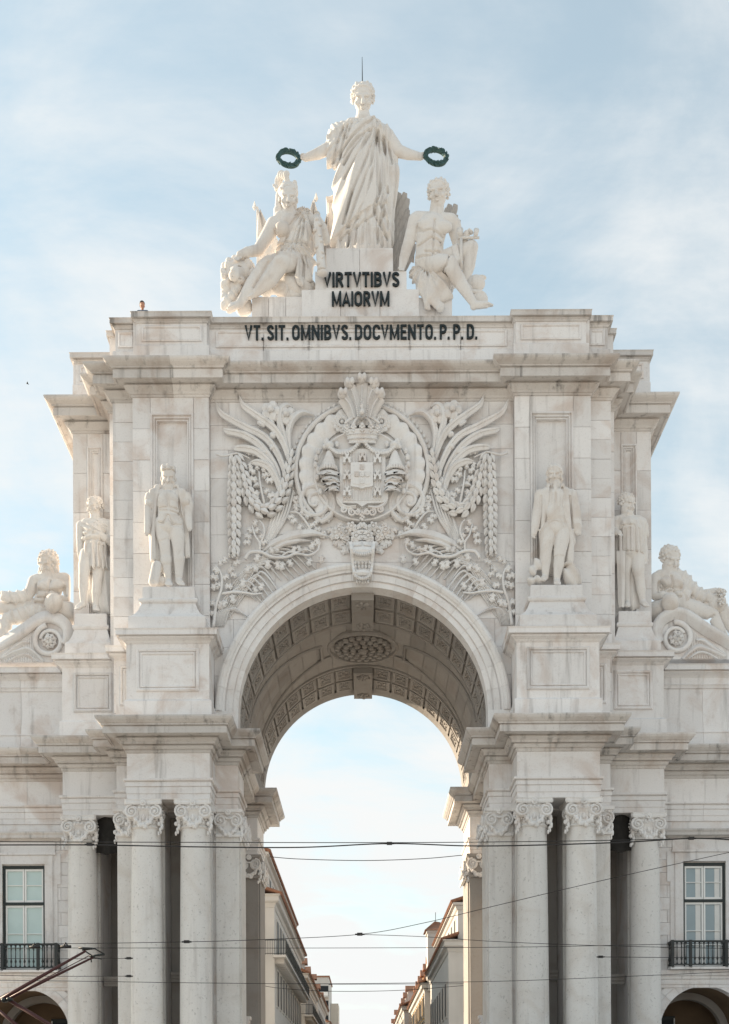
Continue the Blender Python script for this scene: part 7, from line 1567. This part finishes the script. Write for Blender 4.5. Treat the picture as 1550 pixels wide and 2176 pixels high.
# ================================================================ OVERHEAD WIRES
def wire(pts, Y, r, label, clamps=(), mat=None, nm='overhead_wire'):
    P = [W(a, b, Y+(c if len(p_) == 3 else 0)) for p_ in pts for (a, b, c) in [(p_[0], p_[1], p_[2] if len(p_) == 3 else 0)]]
    C = cat(P, 10) if len(P) > 2 else P
    o0 = P[0]; root = empty(nm, tuple(o0), label, 'wire', 'overhead wires'); MB().tube(C, r, 6).build('cable', mat or M['cable'], root, True, shift=o0)
    for (cx, cy) in clamps:
        p = W(cx, cy, Y); MB().box(p[0]-.09, p[0]+.09, p[1]-.05, p[1]+.05, p[2]-.04, p[2]+.05).build('clamp', M['cable'], root, False, shift=o0)
        MB().tube([(p[0]-.16, p[1], p[2]), (p[0]+.16, p[1], p[2])], .028, 6).build('clamp_bolt', M['cable'], root, False, shift=o0)
YC = -9
wire([(-40, 1789), (300, 1790), (800, 1791), (1100, 1789), (1300, 1786), (1590, 1780)], YC, .014, 'straight dark wire, topmost of the wires across the columns')
wire([(-40, 1796), (200, 1796), (420, 1800), (640, 1801), (828, 1793), (1000, 1798), (1150, 1796), (1330, 1790), (1475, 1782), (1590, 1787)], YC-.3, .022, 'thick black cable with a clamp hanging just under the topmost wire', ((828, 1793), (190, 1795), (1470, 1782)))
wire([(572, 1821), (640, 1826), (775, 1829), (900, 1825), (990, 1817)], 12.6, .020, 'short sagging cable inside the archway below the thick cable')
wire([(-40, 2006), (123, 2006), (397, 2002), (560, 1997), (765, 1986), (900, 1962), (1050, 1926), (1300, 1867), (1590, 1803)], YC-1, .011, 'thin wire that rises steeply to the upper right window', ((397, 2002), (765, 1986)))
wire([(765, 1986), (900, 1991), (1050, 2001), (1275, 2010), (1590, 2017)], YC-1.1, .010, 'thin wire branching down to the right from the central clamp')
wire([(-40, 2015), (300, 2015), (700, 2015), (1100, 2013), (1320, 2009), (1590, 2003)], YC-2, .010, 'level thin wire just above the trolley head')
wire([(-40, 2083), (200, 2086), (400, 2089), (700, 2091), (1000, 2087), (1200, 2081), (1590, 2064)], YC-1.5, .010, 'lowest long thin wire crossing all the columns')
wire([(552, 2094), (600, 2101), (700, 2107), (850, 2105), (1010, 2093)], 14, .016, 'faint sagging wire low inside the archway')
wire([(700, 2092), (760, 2092), (1000, 2091)], 30, .02, 'faint level wire between the far houses', ((703, 2092),))
wire([(1277, 2034), (1400, 2035), (1590, 2036)], -1.9, .014, 'short wire anchored on a ball at the right pilaster', ((1277, 2034),))
wire([(-40, 2037), (100, 2038), (274, 2037)], -2.2, .012, 'short wire ending in an eye on the left pilaster, upper one', ((274, 2037),))
wire([(-40, 2072), (100, 2075), (274, 2075)], -2.2, .012, 'short wire ending in an eye on the left pilaster, lower one', ((274, 2075),))
def insulator(px, py, lab):
    p = W(px, py, YC-2); root = empty('wire_insulator', tuple(p), lab, 'insulator', 'insulators on the wire at the left balcony'); MB().tube([p+np.array((-.17, 0, 0)), p+np.array((.17, 0, 0))], .045, 8).build('body', M['cable'], root, True, shift=p); MB().tube([p+np.array((-.06, 0, .03)), p+np.array((0, 0, .12)), p+np.array((.05, 0, .04))], .03, 6).build('hook', M['cable'], root, True, shift=p)
insulator(74, 2013, 'small dark wire insulator hanging before the left balcony'); insulator(140, 2012, 'small dark wire insulator right of the left balcony, near the trolley head')
# the trolley arms of a tram passing below the frame
def trolley():
    Yt = -14; g = lambda zx, zy, d=0: W(zx*.1613, 1960+zy*.1613, Yt+d)
    j = g(80, 1010); root = empty('tram_pantograph', tuple(g(300, 1500)), 'dark red tram current collector with folded arms at the lower left corner', 'pantograph'); rt = np.array(root.location); a = lambda mb, nm, m: mb.build(nm, m, root, True, shift=rt)
    a(MB().tube([g(-60, 1060), g(200, 910), g(1130, 380)], [.06, .06, .035], 8), 'arm', M['red_iron']); a(MB().tube([g(60, 1040, .5), g(330, 900, .5), g(1240, 460, .5)], [.055, .05, .03], 8), 'arm', M['red_iron'])
    a(MB().tube([g(90, 1010, .3), g(1180, 440, .3)], .014, 6), 'rod', M['red_iron']); a(MB().tube([g(120, 1030), g(640, 1339), g(900, 1500)], .055, 8), 'lower_arm', M['red_iron']); a(MB().tube([g(-60, 1130, .5), g(200, 1339, .5), g(400, 1500, .5)], .05, 8), 'lower_arm', M['red_iron'])
    a(MB().tube([g(1040, 340), g(1220, 350)], .035, 8), 'contact_shoe', M['iron']); a(MB().tube([g(1180, 450, .5), g(1380, 425, .5)], .035, 8), 'contact_shoe', M['iron']); a(MB().tube([g(1080, 370), g(1250, 350, .2), g(1370, 420, .4)], .022, 6), 'head_frame', M['iron']); a(MB().tube([g(1120, 380), g(1250, 470, .5), g(1340, 485, .5)], .020, 6), 'head_frame', M['iron']); a(MB().tube([g(1200, 460, .5), g(1205, 530, .5)], .02, 6), 'head_frame', M['iron'])
    for zx, zy in ((60, 1030), (130, 1020)): p = g(zx, zy); a(MB().ell(p, (.09, .2, .08), 8, 5), 'joint', M['iron'])
trolley()

# ================================================================ A VISITOR ON THE ROOF AND A BIRD
def visitor():
    Yv = .45; c = W(302.5, 648.5, Yv); H = .23; root = empty('person', (c[0], Yv, 33.6), 'person in a dark top looking over the parapet, above the left corner', 'person')
    S = Solid((c[0]-.5, Yv-.4, 33.4), (c[0]+.5, Yv+.4, c[2]+.3), .018); head(S, c+np.array((0, 0, -.02)), H*1.3, 20, 5, 0, 0, 'none'); S.cap((c[0], Yv+.02, c[2]-.1), (c[0], Yv+.03, c[2]-.3), .055, .06); S.obj('head', M['skin'], root)
    S = Solid((c[0]-.5, Yv-.4, 33.3), (c[0]+.5, Yv+.4, c[2]+.3), .018); S.ell((c[0]-.01, Yv+.03, c[2]+.09), (.115, .13, .11), .02); S.ell((c[0]-.08, Yv+.04, c[2]+.03), (.05, .1, .09), .02); S.obj('hair', M['hair'], root)
    S = Solid((c[0]-.5, Yv-.4, 33.3), (c[0]+.5, Yv+.4, c[2]+.1), .025); S.cap((c[0]-.17, Yv+.03, c[2]-.28), (c[0]+.19, Yv+.03, c[2]-.28), .085, .085); S.cap((c[0], Yv+.04, c[2]-.4), (c[0], Yv+.04, 33.7), .18, .17, .1)
    for q_ in (-1, 1): S.cap((c[0]+q_*.21, Yv+.03, c[2]-.3), (c[0]+q_*.24, Yv, c[2]-.62), .06, .05); S.cap((c[0]+q_*.24, Yv, c[2]-.62), (c[0]+q_*.14, Yv-.2, c[2]-.55), .05, .04)
    S.obj('shirt', M['cloth'], root)
visitor()
def bird():
    p = W(58, 815, 45)
    root = empty('bird', tuple(p), 'tiny dark bird flying in the sky left of the arch', 'bird'); MB().ell((0, 0, 0), (.09, .04, .04), 8, 5).build('body', M['iron'], root, True)
    for q_ in (-1, 1): MB().loft([[(-.06, 0, .02), (.08, 0, .02), (.08, 0, .0), (-.06, 0, .0)], [(.0, q_*.1, .08), (.06, q_*.1, .08), (.06, q_*.1, .07), (.0, q_*.1, .07)], [(.05, q_*.2, .04), (.08, q_*.2, .04), (.08, q_*.2, .035), (.05, q_*.2, .035)]]).build('wing', M['iron'], root)
bird()
